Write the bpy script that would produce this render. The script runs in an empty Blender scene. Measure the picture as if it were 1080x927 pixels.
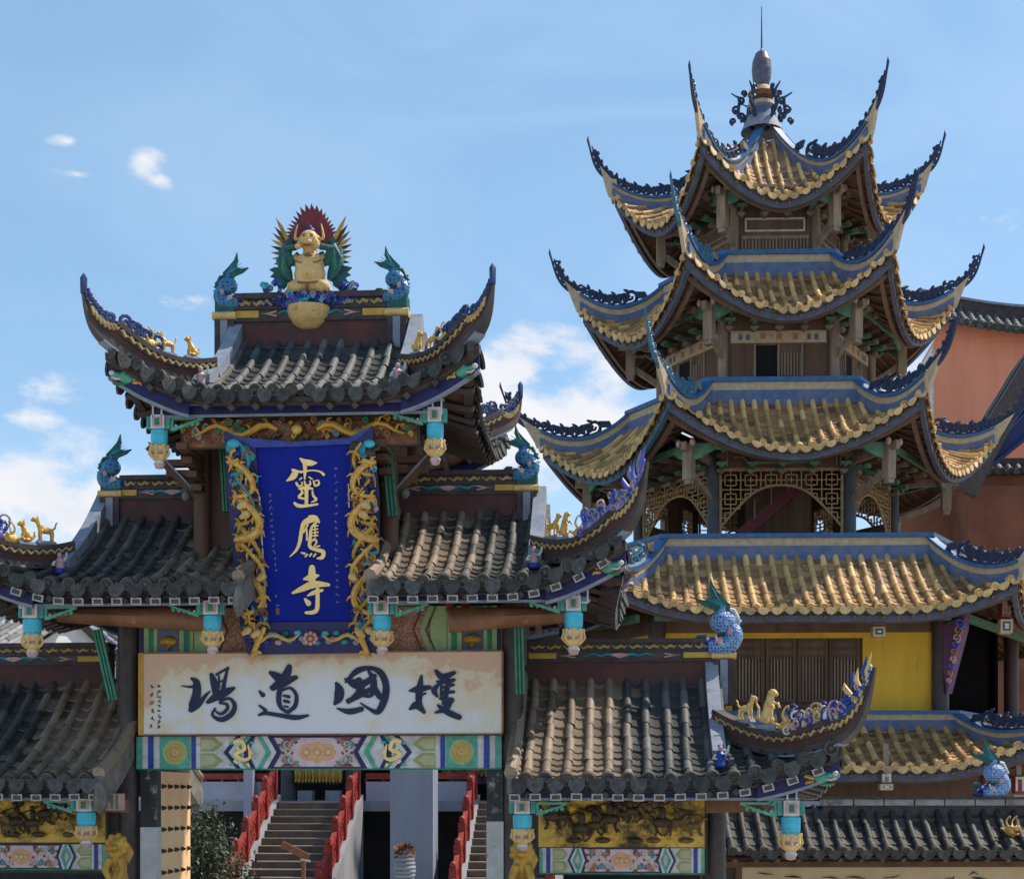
import bpy, math, random
from mathutils import Vector, Matrix, noise
R = math.radians
rnd = random.Random(7)
scene = bpy.context.scene
col = scene.collection
Z = Vector((0, 0, 1))

# ------------------------------------------------------------------ camera, sky, sun, exposure
EYE = 3.0                       # eye height above the ground of the courtyard
F_PX, HOR, CXP = 1600.0, 840.0, 540.0
cd = bpy.data.cameras.new("camera")
cd.sensor_width = 36.0
cd.lens = 36.0 * F_PX / 1080.0
cd.shift_y = (HOR - 463.5) / 1080.0
cd.clip_end = 3000
cam = bpy.data.objects.new("camera", cd)
cam.location = (0, 0, EYE)
cam.rotation_euler = (R(90), 0, 0)
col.objects.link(cam)
scene.camera = cam

SUN_EL, SUN_AZ = 54.0, 66.0   # azimuth clockwise from +Y: the sun stands high to the right, a little behind the gate's plane
world = bpy.data.worlds.new("World")
scene.world = world
world.use_nodes = True
wn, wl = world.node_tree.nodes, world.node_tree.links
wn.clear()
w_out = wn.new("ShaderNodeOutputWorld")
w_bg = wn.new("ShaderNodeBackground")
w_bg.inputs["Strength"].default_value = 0.095
sky = wn.new("ShaderNodeTexSky")
sky.sky_type = 'NISHITA'
sky.sun_disc = False
sky.sun_elevation = R(SUN_EL)
sky.sun_rotation = R(SUN_AZ)
sky.air_density = 1.0
sky.dust_density = 1.6
sky.ozone_density = 1.6
sky.altitude = 1900


def wmath(op, a, b=None, clamp=False):
    n = wn.new("ShaderNodeMath")
    n.operation = op
    n.use_clamp = clamp
    for i, x in enumerate((a, b)):
        if x is None:
            continue
        if isinstance(x, (int, float)):
            n.inputs[i].default_value = x
        else:
            wl.new(x, n.inputs[i])
    return n.outputs[0]


w_tc = wn.new("ShaderNodeTexCoord")
w_noise = wn.new("ShaderNodeTexNoise")
w_noise.inputs["Scale"].default_value = 13.0
w_noise.inputs["Detail"].default_value = 9.0
w_noise.inputs["Roughness"].default_value = 0.58
w_noise.inputs["Distortion"].default_value = 0.25
w_map = wn.new("ShaderNodeMapping")
w_map.inputs["Scale"].default_value = (1.0, 1.0, 1.7)
wl.new(w_tc.outputs["Generated"], w_map.inputs["Vector"])
wl.new(w_map.outputs[0], w_noise.inputs["Vector"])
# cumulus banks: direction of the centre (azimuth from +Y, elevation), angular half sizes, density
CLOUDS = [(-18.5, 11.3, 4.5, 1.7, 1.0), (-14.5, 10.4, 5.5, 1.9, 1.0), (-10.5, 12.2, 3.4, 1.2, .85), (-17.8, 13.3, 1.3, .6, .75), (1.8, 13.4, 5.0, 2.5, 1.25), (.4, 15.9, 2.4, 1.2, 1.1), (4.0, 15.0, 2.4, 1.9, 1.15), (2.4, 16.2, 1.8, .9, .9),
          (-1.5, 11.8, 5.5, 2.6, .95), (-13.6, 22.2, 1.1, 1.0, .9), (-13.1, 21.6, .8, .5, .8), (-16.3, 22.5, 1.1, .36, .95), (-16.0, 21.5, 1.4, .36, .95),
          (-11.6, 17.8, 1.3, .5, .6), (-18.6, 26.5, 1.6, .5, .55), (17.2, 20.0, 1.2, .7, .6), (14.5, 15.5, 3.5, 1.3, .5),
          (-16.8, 14.8, 1.6, .8, .62), (-40, 14, 12, 5, .9), (38, 14, 12, 5, .9), (80, 16, 18, 6, .9), (-85, 15, 18, 6, .9), (150, 18, 25, 7, .9), (-150, 18, 25, 7, .9)]
dens = None
for az, el, sa, se, dn in CLOUDS:
    c = Vector((math.sin(R(az)) * math.cos(R(el)), math.cos(R(az)) * math.cos(R(el)), math.sin(R(el))))
    m = wn.new("ShaderNodeMapping")
    # rotate the direction so that the cloud centre sits on +Y, then scale
    m.vector_type = 'POINT'
    rot = Matrix.Rotation(R(-el), 3, 'X') @ Matrix.Rotation(R(az), 3, 'Z')
    m.inputs["Rotation"].default_value = rot.to_euler('XYZ')
    wl.new(w_tc.outputs["Generated"], m.inputs["Vector"])
    s = wn.new("ShaderNodeVectorMath")
    s.operation = 'MULTIPLY_ADD'
    s.inputs[1].default_value = (1 / R(sa), 3.0, 1 / R(se))
    s.inputs[2].default_value = (0, -3.0, 0)
    wl.new(m.outputs[0], s.inputs[0])
    ln = wn.new("ShaderNodeVectorMath")
    ln.operation = 'LENGTH'
    wl.new(s.outputs[0], ln.inputs[0])
    g = wmath('MULTIPLY', wmath('SUBTRACT', 1.0, wmath('MULTIPLY', ln.outputs["Value"], 0.62), True), dn)
    dens = g if dens is None else wmath('MAXIMUM', dens, g)
cl = wmath('ADD', wmath('MULTIPLY', dens, 0.92), wmath('MULTIPLY', wmath('SUBTRACT', w_noise.outputs["Fac"], 0.5), 2.1))
cmask = wn.new("ShaderNodeMapRange")
cmask.interpolation_type = 'SMOOTHSTEP'
cmask.inputs["From Min"].default_value = 0.36
cmask.inputs["From Max"].default_value = 0.78
wl.new(wmath('MULTIPLY', cl, wmath('MULTIPLY', dens, 5.0, True)), cmask.inputs["Value"])
w_mix = wn.new("ShaderNodeMix")
w_mix.data_type = 'RGBA'
w_ccol = wn.new("ShaderNodeMix")
w_ccol.data_type = 'RGBA'
w_n2 = wn.new("ShaderNodeTexNoise")
w_n2.inputs["Scale"].default_value = 22.0
w_n2.inputs["Detail"].default_value = 5.0
wl.new(w_map.outputs[0], w_n2.inputs["Vector"])
wl.new(w_n2.outputs["Fac"], w_ccol.inputs[0])
w_ccol.inputs[6].default_value = (4.3, 4.6, 5.2, 1)
w_ccol.inputs[7].default_value = (6.0, 5.95, 5.9, 1)
wl.new(cmask.outputs[0], w_mix.inputs[0])
SKYT = wn.new("ShaderNodeMix")     # the colour of the clear sky, slightly softened by thin high haze
SKYT.data_type = 'RGBA'
SKYT.inputs[0].default_value = 0.4
SKYT.inputs[7].default_value = (2.4, 4.35, 6.1, 1)
wl.new(sky.outputs[0], SKYT.inputs[6])
w_ci = wn.new("ShaderNodeTexNoise")       # thin high veil of ice cloud
w_ci.inputs["Scale"].default_value = 3.2
w_ci.inputs["Detail"].default_value = 8.0
w_ci.inputs["Distortion"].default_value = 1.2
w_cm = wn.new("ShaderNodeMapping")
w_cm.inputs["Scale"].default_value = (1.0, 1.0, 2.6)
w_cm.inputs["Rotation"].default_value = (0, R(14), 0)
wl.new(w_tc.outputs["Generated"], w_cm.inputs["Vector"])
wl.new(w_cm.outputs[0], w_ci.inputs["Vector"])
w_veil = wn.new("ShaderNodeMix")
w_veil.data_type = 'RGBA'
wl.new(wmath('MULTIPLY', wmath('SUBTRACT', w_ci.outputs["Fac"], 0.42, True), 0.65, True), w_veil.inputs[0])
wl.new(SKYT.outputs[2], w_veil.inputs[6])
w_veil.inputs[7].default_value = (4.6, 5.6, 6.6, 1)
wl.new(w_veil.outputs[2], w_mix.inputs[6])
wl.new(w_ccol.outputs[2], w_mix.inputs[7])
wl.new(w_mix.outputs[2], w_bg.inputs["Color"])
wl.new(w_bg.outputs[0], w_out.inputs["Surface"])

sd = bpy.data.lights.new("sun", 'SUN')
sd.energy = 3.4
sd.angle = R(0.9)
sd.color = (1.0, 0.90, 0.75)
sun = bpy.data.objects.new("sun", sd)
_s = Vector((math.sin(R(SUN_AZ)) * math.cos(R(SUN_EL)), math.cos(R(SUN_AZ)) * math.cos(R(SUN_EL)), math.sin(R(SUN_EL))))
sun.rotation_euler = _s.to_track_quat('Z', 'Y').to_euler()
sun.location = _s * 80
col.objects.link(sun)
vs = scene.view_settings
vs.view_transform = 'Standard'
vs.look = 'None'
vs.gamma = 1.0
vs.use_curve_mapping = False
vs.exposure = 0.86
scene.render.engine = 'CYCLES'
scene.cycles.max_bounces = 6
scene.cycles.use_denoising = True

# ------------------------------------------------------------------ materials
MATS = {}


def mat(name, c, rough=0.7, c2=None, scale=6.0, fac=(0.35, 0.65), bump=0.0, bscale=40.0, metal=0.0, isl=0.0, dirt=None, spec=0.4, streak=False):
    """plain painted or weathered surface: two colours mixed by noise, per-piece variation, optional dirt blotches and bump"""
    if name in MATS:
        return MATS[name]
    m = bpy.data.materials.new(name)
    m.use_nodes = True
    nt = m.node_tree
    N, L = nt.nodes, nt.links
    b = N["Principled BSDF"]
    b.inputs["Roughness"].default_value = rough
    b.inputs["Metallic"].default_value = metal
    b.inputs["Specular IOR Level"].default_value = spec
    tc = N.new("ShaderNodeTexCoord")
    src = tc.outputs["Object"]
    if streak:
        mp = N.new("ShaderNodeMapping")
        mp.inputs["Scale"].default_value = (1, 1, 0.18)
        L.new(src, mp.inputs["Vector"])
        src2 = mp.outputs[0]
    else:
        src2 = src
    c = tuple(c) + (1,)
    cur = None
    mix = N.new("ShaderNodeMix")
    mix.data_type = 'RGBA'
    c2 = tuple(c2) + (1,) if c2 else tuple(x * 0.72 for x in c[:3]) + (1,)
    no = N.new("ShaderNodeTexNoise")
    no.inputs["Scale"].default_value = scale
    no.inputs["Detail"].default_value = 5
    no.inputs["Roughness"].default_value = 0.6
    L.new(src2, no.inputs["Vector"])
    mr = N.new("ShaderNodeMapRange")
    mr.inputs["From Min"].default_value = fac[0]
    mr.inputs["From Max"].default_value = fac[1]
    L.new(no.outputs["Fac"], mr.inputs["Value"])
    L.new(mr.outputs[0], mix.inputs[0])
    mix.inputs[6].default_value = c
    mix.inputs[7].default_value = c2
    cur = mix.outputs[2]
    if dirt:
        n2 = N.new("ShaderNodeTexNoise")
        n2.inputs["Scale"].default_value = dirt[1]
        n2.inputs["Detail"].default_value = 7
        n2.inputs["Roughness"].default_value = 0.7
        L.new(src2, n2.inputs["Vector"])
        m2 = N.new("ShaderNodeMapRange")
        m2.inputs["From Min"].default_value = dirt[2]
        m2.inputs["From Max"].default_value = dirt[2] + 0.16
        L.new(n2.outputs["Fac"], m2.inputs["Value"])
        x2 = N.new("ShaderNodeMix")
        x2.data_type = 'RGBA'
        L.new(m2.outputs[0], x2.inputs[0])
        L.new(cur, x2.inputs[6])
        x2.inputs[7].default_value = tuple(dirt[0]) + (1,)
        cur = x2.outputs[2]
    if isl:
        ge = N.new("ShaderNodeNewGeometry")
        hs = N.new("ShaderNodeHueSaturation")
        mv = N.new("ShaderNodeMapRange")
        mv.inputs["To Min"].default_value = 1 - isl
        mv.inputs["To Max"].default_value = 1 + isl
        L.new(ge.outputs["Random Per Island"], mv.inputs["Value"])
        L.new(mv.outputs[0], hs.inputs["Value"])
        L.new(cur, hs.inputs["Color"])
        cur = hs.outputs[0]
    L.new(cur, b.inputs["Base Color"])
    if bump:
        n3 = N.new("ShaderNodeTexNoise")
        n3.inputs["Scale"].default_value = bscale
        n3.inputs["Detail"].default_value = 6
        L.new(src, n3.inputs["Vector"])
        bp = N.new("ShaderNodeBump")
        bp.inputs["Strength"].default_value = bump
        bp.inputs["Distance"].default_value = 0.02
        L.new(n3.outputs["Fac"], bp.inputs["Height"])
        L.new(bp.outputs[0], b.inputs["Normal"])
    MATS[name] = m
    return m


def tile_mat(name, dark, dark2, tan, zone, isl=0.3, moss=(0.02, 0.025, 0.012)):
    """fired roof tile: grey tiles with moss, and a tan zone with a ragged noise edge.
    zone = (axis, centre, half width, softness, strength) of the tan part, in the roof's own metres"""
    m = bpy.data.materials.new(name)
    m.use_nodes = True
    N, L = m.node_tree.nodes, m.node_tree.links
    b = N["Principled BSDF"]
    b.inputs["Roughness"].default_value = 0.62
    b.inputs["Specular IOR Level"].default_value = 0.35
    tc = N.new("ShaderNodeTexCoord")
    no = N.new("ShaderNodeTexNoise")
    no.inputs["Scale"].default_value = 3.2
    no.inputs["Detail"].default_value = 8
    no.inputs["Roughness"].default_value = 0.68
    L.new(tc.outputs["Object"], no.inputs["Vector"])
    ge = N.new("ShaderNodeNewGeometry")

    def M(op, a, bb, clamp=False):
        n = N.new("ShaderNodeMath")
        n.operation = op
        n.use_clamp = clamp
        for i, x in enumerate((a, bb)):
            if isinstance(x, (int, float)):
                n.inputs[i].default_value = x
            else:
                L.new(x, n.inputs[i])
        return n.outputs[0]

    def MX(f, a, bb):
        n = N.new("ShaderNodeMix")
        n.data_type = 'RGBA'
        L.new(f, n.inputs[0])
        for i, x in ((6, a), (7, bb)):
            if isinstance(x, tuple):
                n.inputs[i].default_value = x + (1,)
            else:
                L.new(x, n.inputs[i])
        return n.outputs[2]

    f1 = M('ADD', M('MULTIPLY', no.outputs["Fac"], 0.9), M('MULTIPLY', ge.outputs["Random Per Island"], 0.5))
    base = MX(M('SUBTRACT', M('MULTIPLY', f1, 1.6), 0.6, True), dark, dark2)
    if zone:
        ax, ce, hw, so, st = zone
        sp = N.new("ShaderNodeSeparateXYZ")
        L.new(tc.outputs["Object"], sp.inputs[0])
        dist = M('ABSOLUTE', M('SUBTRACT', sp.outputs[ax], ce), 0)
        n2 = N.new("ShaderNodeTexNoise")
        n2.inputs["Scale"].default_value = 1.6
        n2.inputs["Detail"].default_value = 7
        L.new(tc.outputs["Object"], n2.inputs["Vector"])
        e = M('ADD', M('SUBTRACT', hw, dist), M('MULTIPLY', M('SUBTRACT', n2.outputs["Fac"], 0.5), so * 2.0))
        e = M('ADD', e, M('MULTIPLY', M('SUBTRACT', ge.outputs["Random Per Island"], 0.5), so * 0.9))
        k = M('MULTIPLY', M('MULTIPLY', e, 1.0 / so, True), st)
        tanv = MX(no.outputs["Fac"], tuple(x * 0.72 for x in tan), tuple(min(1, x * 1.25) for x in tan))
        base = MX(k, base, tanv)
    else:
        n2 = no
    # moss in blotches
    n4 = N.new("ShaderNodeTexNoise")
    n4.inputs["Scale"].default_value = 5.0
    n4.inputs["Detail"].default_value = 8
    n4.inputs["Roughness"].default_value = 0.75
    L.new(tc.outputs["Object"], n4.inputs["Vector"])
    mr = N.new("ShaderNodeMapRange")
    mr.inputs["From Min"].default_value = 0.55
    mr.inputs["From Max"].default_value = 0.70
    mr.inputs["To Max"].default_value = 0.75
    L.new(n4.outputs["Fac"], mr.inputs["Value"])
    base = MX(mr.outputs[0], base, moss)
    hs = N.new("ShaderNodeHueSaturation")
    mv = N.new("ShaderNodeMapRange")
    mv.inputs["To Min"].default_value = 1 - isl
    mv.inputs["To Max"].default_value = 1 + isl
    L.new(ge.outputs["Random Per Island"], mv.inputs["Value"])
    L.new(mv.outputs[0], hs.inputs["Value"])
    L.new(base, hs.inputs["Color"])
    L.new(hs.outputs[0], b.inputs["Base Color"])
    n3 = N.new("ShaderNodeTexNoise")
    n3.inputs["Scale"].default_value = 35
    n3.inputs["Detail"].default_value = 6
    L.new(tc.outputs["Object"], n3.inputs["Vector"])
    bp = N.new("ShaderNodeBump")
    bp.inputs["Strength"].default_value = 0.5
    bp.inputs["Distance"].default_value = 0.015
    L.new(n3.outputs["Fac"], bp.inputs["Height"])
    L.new(bp.outputs[0], b.inputs["Normal"])
    return m


SLATE = mat("slate", (0.042, 0.039, 0.036), 0.75, (0.085, 0.078, 0.07), 7, bump=.4, isl=.3, dirt=((0.02, 0.024, 0.012), 6, .56))
DISC = mat("tile_end", (0.075, 0.071, 0.066), 0.75, (0.036, 0.034, 0.031), 12, bump=.6, isl=.45, dirt=((0.02, 0.02, 0.015), 16, .6))
DARK = mat("dark_lacquer", (0.040, 0.032, 0.032), 0.6, (0.075, 0.056, 0.05), 5, dirt=((0.11, 0.09, 0.08), 7, .64))
RIDGE = mat("ridge_plaster", (0.034, 0.024, 0.028), 0.75, (0.07, 0.05, 0.052), 6, bump=.3, dirt=((0.10, 0.09, 0.08), 9, .6))
MAROON = mat("maroon", (0.105, 0.034, 0.03), 0.8, (0.055, 0.026, 0.025), 4, bump=.3, dirt=((0.045, 0.038, 0.036), 4.5, .50))
BROWN = mat("brown_wood", (0.135, 0.07, 0.038), 0.65, (0.075, 0.04, 0.024), 4, streak=True, dirt=((0.2, 0.13, 0.08), 5, .64))
LOG = mat("oiled_log", (0.23, 0.105, 0.05), 0.55, (0.13, 0.055, 0.026), 3, bump=.15, dirt=((0.33, 0.20, 0.12), 5, .6))
BARGE = mat("grey_barge", (0.20, 0.185, 0.165), 0.8, (0.11, 0.10, 0.09), 5, bump=.5, dirt=((0.045, 0.04, 0.036), 6, .57))
NAVY = mat("navy_paint", (0.012, 0.014, 0.11), 0.5, (0.010, 0.010, 0.06), 6)
BLUE = mat("blue_paint", (0.018, 0.055, 0.32), 0.45, (0.012, 0.03, 0.19), 9)
FIELD = mat("plaque_blue", (0.002, 0.014, 0.27), 0.6, (0.002, 0.011, 0.20), 2.5, spec=.15, streak=True, dirt=((0.012, 0.022, 0.16), 6, .64))
TEAL = mat("teal_paint", (0.03, 0.28, 0.33), 0.45, (0.02, 0.17, 0.22), 8)
TURQ = mat("turquoise_paint", (0.05, 0.46, 0.60), 0.42, (0.04, 0.34, 0.45), 7, dirt=((0.12, 0.2, 0.22), 14, .60))
GREEN = mat("green_paint", (0.02, 0.22, 0.12), 0.5, (0.012, 0.12, 0.07), 8)
MINT = mat("mint_paint", (0.10, 0.38, 0.28), 0.55, (0.06, 0.25, 0.18), 12, dirt=((0.10, 0.15, 0.12), 11, .6))
DGREEN = mat("dark_green_scale", (0.014, 0.11, 0.09), 0.5, (0.008, 0.05, 0.05), 10, bump=.6, dirt=((0.05, 0.17, 0.15), 14, .6))
WHITE = mat("white_paint", (0.60, 0.59, 0.56), 0.6, (0.42, 0.41, 0.39), 6, dirt=((0.22, 0.19, 0.17), 12, .58), bump=.2)
PINK = mat("pink_paint", (0.52, 0.32, 0.30), 0.6, (0.38, 0.22, 0.22), 9, dirt=((0.24, 0.15, 0.13), 13, .58))
RED = mat("red_paint", (0.30, 0.03, 0.022), 0.6, (0.19, 0.018, 0.015), 7, dirt=((0.36, 0.15, 0.12), 12, .58))
GOLD = mat("gilding", (0.66, 0.40, 0.10), 0.4, (0.46, 0.25, 0.05), 14, metal=.2, bump=.6, dirt=((0.16, 0.085, 0.03), 13, .57))
PALEGOLD = mat("pale_gilding", (0.70, 0.46, 0.18), 0.5, (0.54, 0.36, 0.13), 8, metal=.08, bump=.6, bscale=26, dirt=((0.33, 0.17, 0.06), 11, .57))
FRAMEW = mat("grey_white_edge", (0.36, 0.36, 0.37), 0.6, (0.24, 0.24, 0.25), 12)
LEAFGOLD = mat("letter_gold", (0.92, 0.70, 0.30), 0.45, (0.86, 0.60, 0.22), 10)
YELLOW = mat("ochre_yellow", (0.55, 0.33, 0.06), 0.6, (0.42, 0.24, 0.04), 8)
STRAW = mat("straw_relief", (0.46, 0.34, 0.13), 0.65, (0.32, 0.22, 0.08), 9)
INK = mat("ink", (0.008, 0.012, 0.045), 0.6, (0.012, 0.02, 0.06), 8)
STEEL = mat("blue_grey_plaster", (0.16, 0.19, 0.26), 0.7, (0.24, 0.26, 0.31), 6, bump=.3, dirt=((0.07, 0.07, 0.09), 8, .58))
VIOLET = mat("violet_blue", (0.10, 0.12, 0.50), 0.5, (0.06, 0.06, 0.30), 9)


def sign_mat():
    m = bpy.data.materials.new("aged_white_board")
    m.use_nodes = True
    N, L = m.node_tree.nodes, m.node_tree.links
    b = N["Principled BSDF"]
    b.inputs["Roughness"].default_value = 0.5
    tc = N.new("ShaderNodeTexCoord")
    sp = N.new("ShaderNodeSeparateXYZ")
    L.new(tc.outputs["Generated"], sp.inputs[0])
    no = N.new("ShaderNodeTexNoise")
    no.inputs["Scale"].default_value = 2.3
    no.inputs["Detail"].default_value = 8
    no.inputs["Roughness"].default_value = 0.65
    L.new(tc.outputs["Object"], no.inputs["Vector"])
    # water stains that came in from the top edge and the two ends of the board
    ab = N.new("ShaderNodeMath"); ab.operation = 'SUBTRACT'; L.new(sp.outputs[0], ab.inputs[0]); ab.inputs[1].default_value = .5
    a2 = N.new("ShaderNodeMath"); a2.operation = 'ABSOLUTE'; L.new(ab.outputs[0], a2.inputs[0])
    a3 = N.new("ShaderNodeMath"); a3.operation = 'POWER'; L.new(a2.outputs[0], a3.inputs[0]); a3.inputs[1].default_value = 2.2
    a4 = N.new("ShaderNodeMath"); a4.operation = 'MULTIPLY'; L.new(a3.outputs[0], a4.inputs[0]); a4.inputs[1].default_value = 1.5
    z1 = N.new("ShaderNodeMath"); z1.operation = 'POWER'; L.new(sp.outputs[2], z1.inputs[0]); z1.inputs[1].default_value = 2.4
    z2 = N.new("ShaderNodeMath"); z2.operation = 'MULTIPLY_ADD'; L.new(z1.outputs[0], z2.inputs[0]); z2.inputs[1].default_value = .40; L.new(a4.outputs[0], z2.inputs[2])
    s = N.new("ShaderNodeMath"); s.operation = 'MULTIPLY_ADD'; L.new(no.outputs["Fac"], s.inputs[0]); s.inputs[1].default_value = 1.15; L.new(z2.outputs[0], s.inputs[2])
    r1 = N.new("ShaderNodeValToRGB")
    e = r1.color_ramp.elements
    e[0].position = 0.66; e[0].color = (0.60, 0.60, 0.62, 1)
    e[1].position = 0.94; e[1].color = (0.60, 0.50, 0.34, 1)
    x = e.new(0.80); x.color = (0.61, 0.55, 0.45, 1)
    x = e.new(1.0); x.color = (0.56, 0.36, 0.24, 1)
    L.new(s.outputs[0], r1.inputs[0])
    L.new(r1.outputs[0], b.inputs["Base Color"])
    return m


SIGN = sign_mat()


def scale_mat(name, c, edge, sc=16.0):
    """glazed fish scales: rounded cells with a paler rim"""
    m = bpy.data.materials.new(name)
    m.use_nodes = True
    N, L = m.node_tree.nodes, m.node_tree.links
    b = N["Principled BSDF"]
    b.inputs["Roughness"].default_value = 0.4
    tc = N.new("ShaderNodeTexCoord")
    vo = N.new("ShaderNodeTexVoronoi")
    vo.feature = 'DISTANCE_TO_EDGE'
    vo.inputs["Scale"].default_value = sc
    vo.inputs["Randomness"].default_value = 0.55
    L.new(tc.outputs["Object"], vo.inputs["Vector"])
    r = N.new("ShaderNodeValToRGB")
    e = r.color_ramp.elements
    e[0].position, e[0].color = .05, tuple(edge) + (1,)
    e[1].position, e[1].color = .22, tuple(c) + (1,)
    x = e.new(.5)
    x.color = tuple(q * .55 for q in c) + (1,)
    L.new(vo.outputs["Distance"], r.inputs[0])
    L.new(r.outputs[0], b.inputs["Base Color"])
    bp = N.new("ShaderNodeBump")
    bp.inputs["Strength"].default_value = .6
    bp.inputs["Distance"].default_value = .03
    L.new(vo.outputs["Distance"], bp.inputs["Height"])
    L.new(bp.outputs[0], b.inputs["Normal"])
    return m


SCALE_D = scale_mat("dark_fish_scale", (0.015, 0.05, 0.30), (0.03, 0.20, 0.24))
SCALE_P = scale_mat("bright_fish_scale", (0.02, 0.08, 0.40), (0.22, 0.36, 0.50), 24.0)


# ------------------------------------------------------------------ mesh builder
class MB:
    def __init__(s):
        s.v, s.f, s.mi, s.sm, s.mats = [], [], [], [], []
        s.M = None
        s.cur = 0
        s.smooth = False

    def use(s, m, smooth=None):
        if m not in s.mats:
            s.mats.append(m)
        s.cur = s.mats.index(m)
        if smooth is not None:
            s.smooth = smooth
        return s

    def add(s, vs_, fs):
        o = len(s.v)
        if s.M is not None:
            vs_ = [s.M @ Vector(v) for v in vs_]
        s.v.extend([tuple(v) for v in vs_])
        for f in fs:
            s.f.append(tuple(i + o for i in f))
            s.mi.append(s.cur)
            s.sm.append(s.smooth)

    def box(s, x0, x1, y0, y1, z0, z1):
        s.obox(Vector(((x0 + x1) / 2, (y0 + y1) / 2, (z0 + z1) / 2)), Vector(((x1 - x0) / 2, 0, 0)), Vector((0, (y1 - y0) / 2, 0)), Vector((0, 0, (z1 - z0) / 2)))

    def obox(s, c, a, b, d, tb=1.0):
        vs_ = []
        for k in (-1, 1):
            q = tb if k == 1 else 1.0
            for i, j in ((-1, -1), (1, -1), (1, 1), (-1, 1)):
                vs_.append(c + a * i * q + b * j * q + d * k)
        s.add(vs_, [(3, 2, 1, 0), (4, 5, 6, 7), (0, 1, 5, 4), (1, 2, 6, 5), (2, 3, 7, 6), (3, 0, 4, 7)])

    def beam(s, p, q, w, h, up=Z):
        p, q = Vector(p), Vector(q)
        t = (q - p)
        sd_ = t.cross(up)
        if sd_.length < 1e-6:
            sd_ = Vector((1, 0, 0))
        sd_.normalize()
        n = sd_.cross(t).normalized()
        s.obox((p + q) / 2, sd_ * w / 2, n * h / 2, t / 2)

    def tube(s, path, r, n=6, caps=True, closed=False, flat=1.0):
        path = [Vector(p) for p in path]
        m = len(path)
        rr = r if isinstance(r, (list, tuple)) else [r] * m
        rings = []
        prev = None
        for i, p in enumerate(path):
            if closed:
                t = path[(i + 1) % m] - path[i - 1]
            else:
                t = path[min(i + 1, m - 1)] - path[max(i - 1, 0)]
            t = t.normalized() if t.length > 1e-9 else Z
            if prev is None:
                a = t.cross(Z if abs(t.z) < .9 else Vector((1, 0, 0))).normalized()
            else:
                a = (prev - t * prev.dot(t))
                a = a.normalized() if a.length > 1e-6 else t.orthogonal().normalized()
            prev = a
            b = t.cross(a)
            rings.append([p + (a * math.cos(2 * math.pi * k / n) + b * math.sin(2 * math.pi * k / n) * flat) * rr[i] for k in range(n)])
        vs_ = [v for g in rings for v in g]
        fs = []
        for i in range(m if closed else m - 1):
            j = (i + 1) % m
            for k in range(n):
                k2 = (k + 1) % n
                fs.append((i * n + k, i * n + k2, j * n + k2, j * n + k))
        if caps and not closed:
            fs.append(tuple(range(n - 1, -1, -1)))
            fs.append(tuple((m - 1) * n + k for k in range(n)))
        s.add(vs_, fs)

    def ell(s, c, rad, nu=10, nv=7, rot=None):
        c = Vector(c)
        vs_, fs = [], []
        for j in range(nv + 1):
            th = math.pi * j / nv
            for i in range(nu):
                ph = 2 * math.pi * i / nu
                p = Vector((rad[0] * math.sin(th) * math.cos(ph), rad[1] * math.sin(th) * math.sin(ph), rad[2] * math.cos(th)))
                if rot:
                    p = rot @ p
                vs_.append(c + p)
        for j in range(nv):
            for i in range(nu):
                i2 = (i + 1) % nu
                fs.append((j * nu + i, (j + 1) * nu + i, (j + 1) * nu + i2, j * nu + i2))
        s.add(vs_, fs)

    def lathe(s, prof, c, n=12, mats=None, rot=None):
        """prof: list of (radius, z); mats: optional list of materials per ring"""
        c = Vector(c)
        for k in range(len(prof) - 1):
            if mats:
                s.use(mats[min(k, len(mats) - 1)])
            vs_ = []
            for (r, z) in (prof[k], prof[k + 1]):
                for i in range(n):
                    a = 2 * math.pi * i / n
                    p = Vector((r * math.cos(a), r * math.sin(a), z))
                    if rot:
                        p = rot @ p
                    vs_.append(c + p)
            s.add(vs_, [(i, (i + 1) % n, n + (i + 1) % n, n + i) for i in range(n)])

    def prism(s, poly, o, ex, ey, th):
        """polygon (2-D) in the plane (o, ex, ey), thickened by th along the plane normal both ways"""
        o = Vector(o)
        n = ex.cross(ey).normalized()
        k = len(poly)
        vs_ = [o + ex * p[0] + ey * p[1] + n * th / 2 for p in poly] + [o + ex * p[0] + ey * p[1] - n * th / 2 for p in poly]
        fs = [tuple(range(k)), tuple(range(2 * k - 1, k - 1, -1))] + [(i, k + i, k + (i + 1) % k, (i + 1) % k) for i in range(k)]
        s.add(vs_, fs)

    def fin(s, bot, top, w):
        """wall between two curves, width w (number or list)"""
        m = len(bot)
        vs_ = []
        for i in range(m):
            b, t = Vector(bot[i]), Vector(top[i])
            tg = Vector(top[min(i + 1, m - 1)]) - Vector(top[max(i - 1, 0)])
            tg = Vector((tg.x, tg.y, 0))
            if tg.length < 1e-5:
                tg = Vector(bot[min(i + 1, m - 1)]) - Vector(bot[max(i - 1, 0)])
                tg.z = 0
            sd_ = tg.cross(Z)
            sd_ = sd_.normalized() if sd_.length > 1e-6 else Vector((1, 0, 0))
            ww = (w[i] if isinstance(w, (list, tuple)) else w) / 2
            vs_ += [b + sd_ * ww, b - sd_ * ww, t - sd_ * ww, t + sd_ * ww]
        fs = [(0, 1, 2, 3), (4 * m - 1, 4 * m - 2, 4 * m - 3, 4 * m - 4)]
        for i in range(m - 1):
            a, b = 4 * i, 4 * i + 4
            for k in range(4):
                k2 = (k + 1) % 4
                fs.append((a + k2, a + k, b + k, b + k2))
        s.add(vs_, fs)

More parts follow.
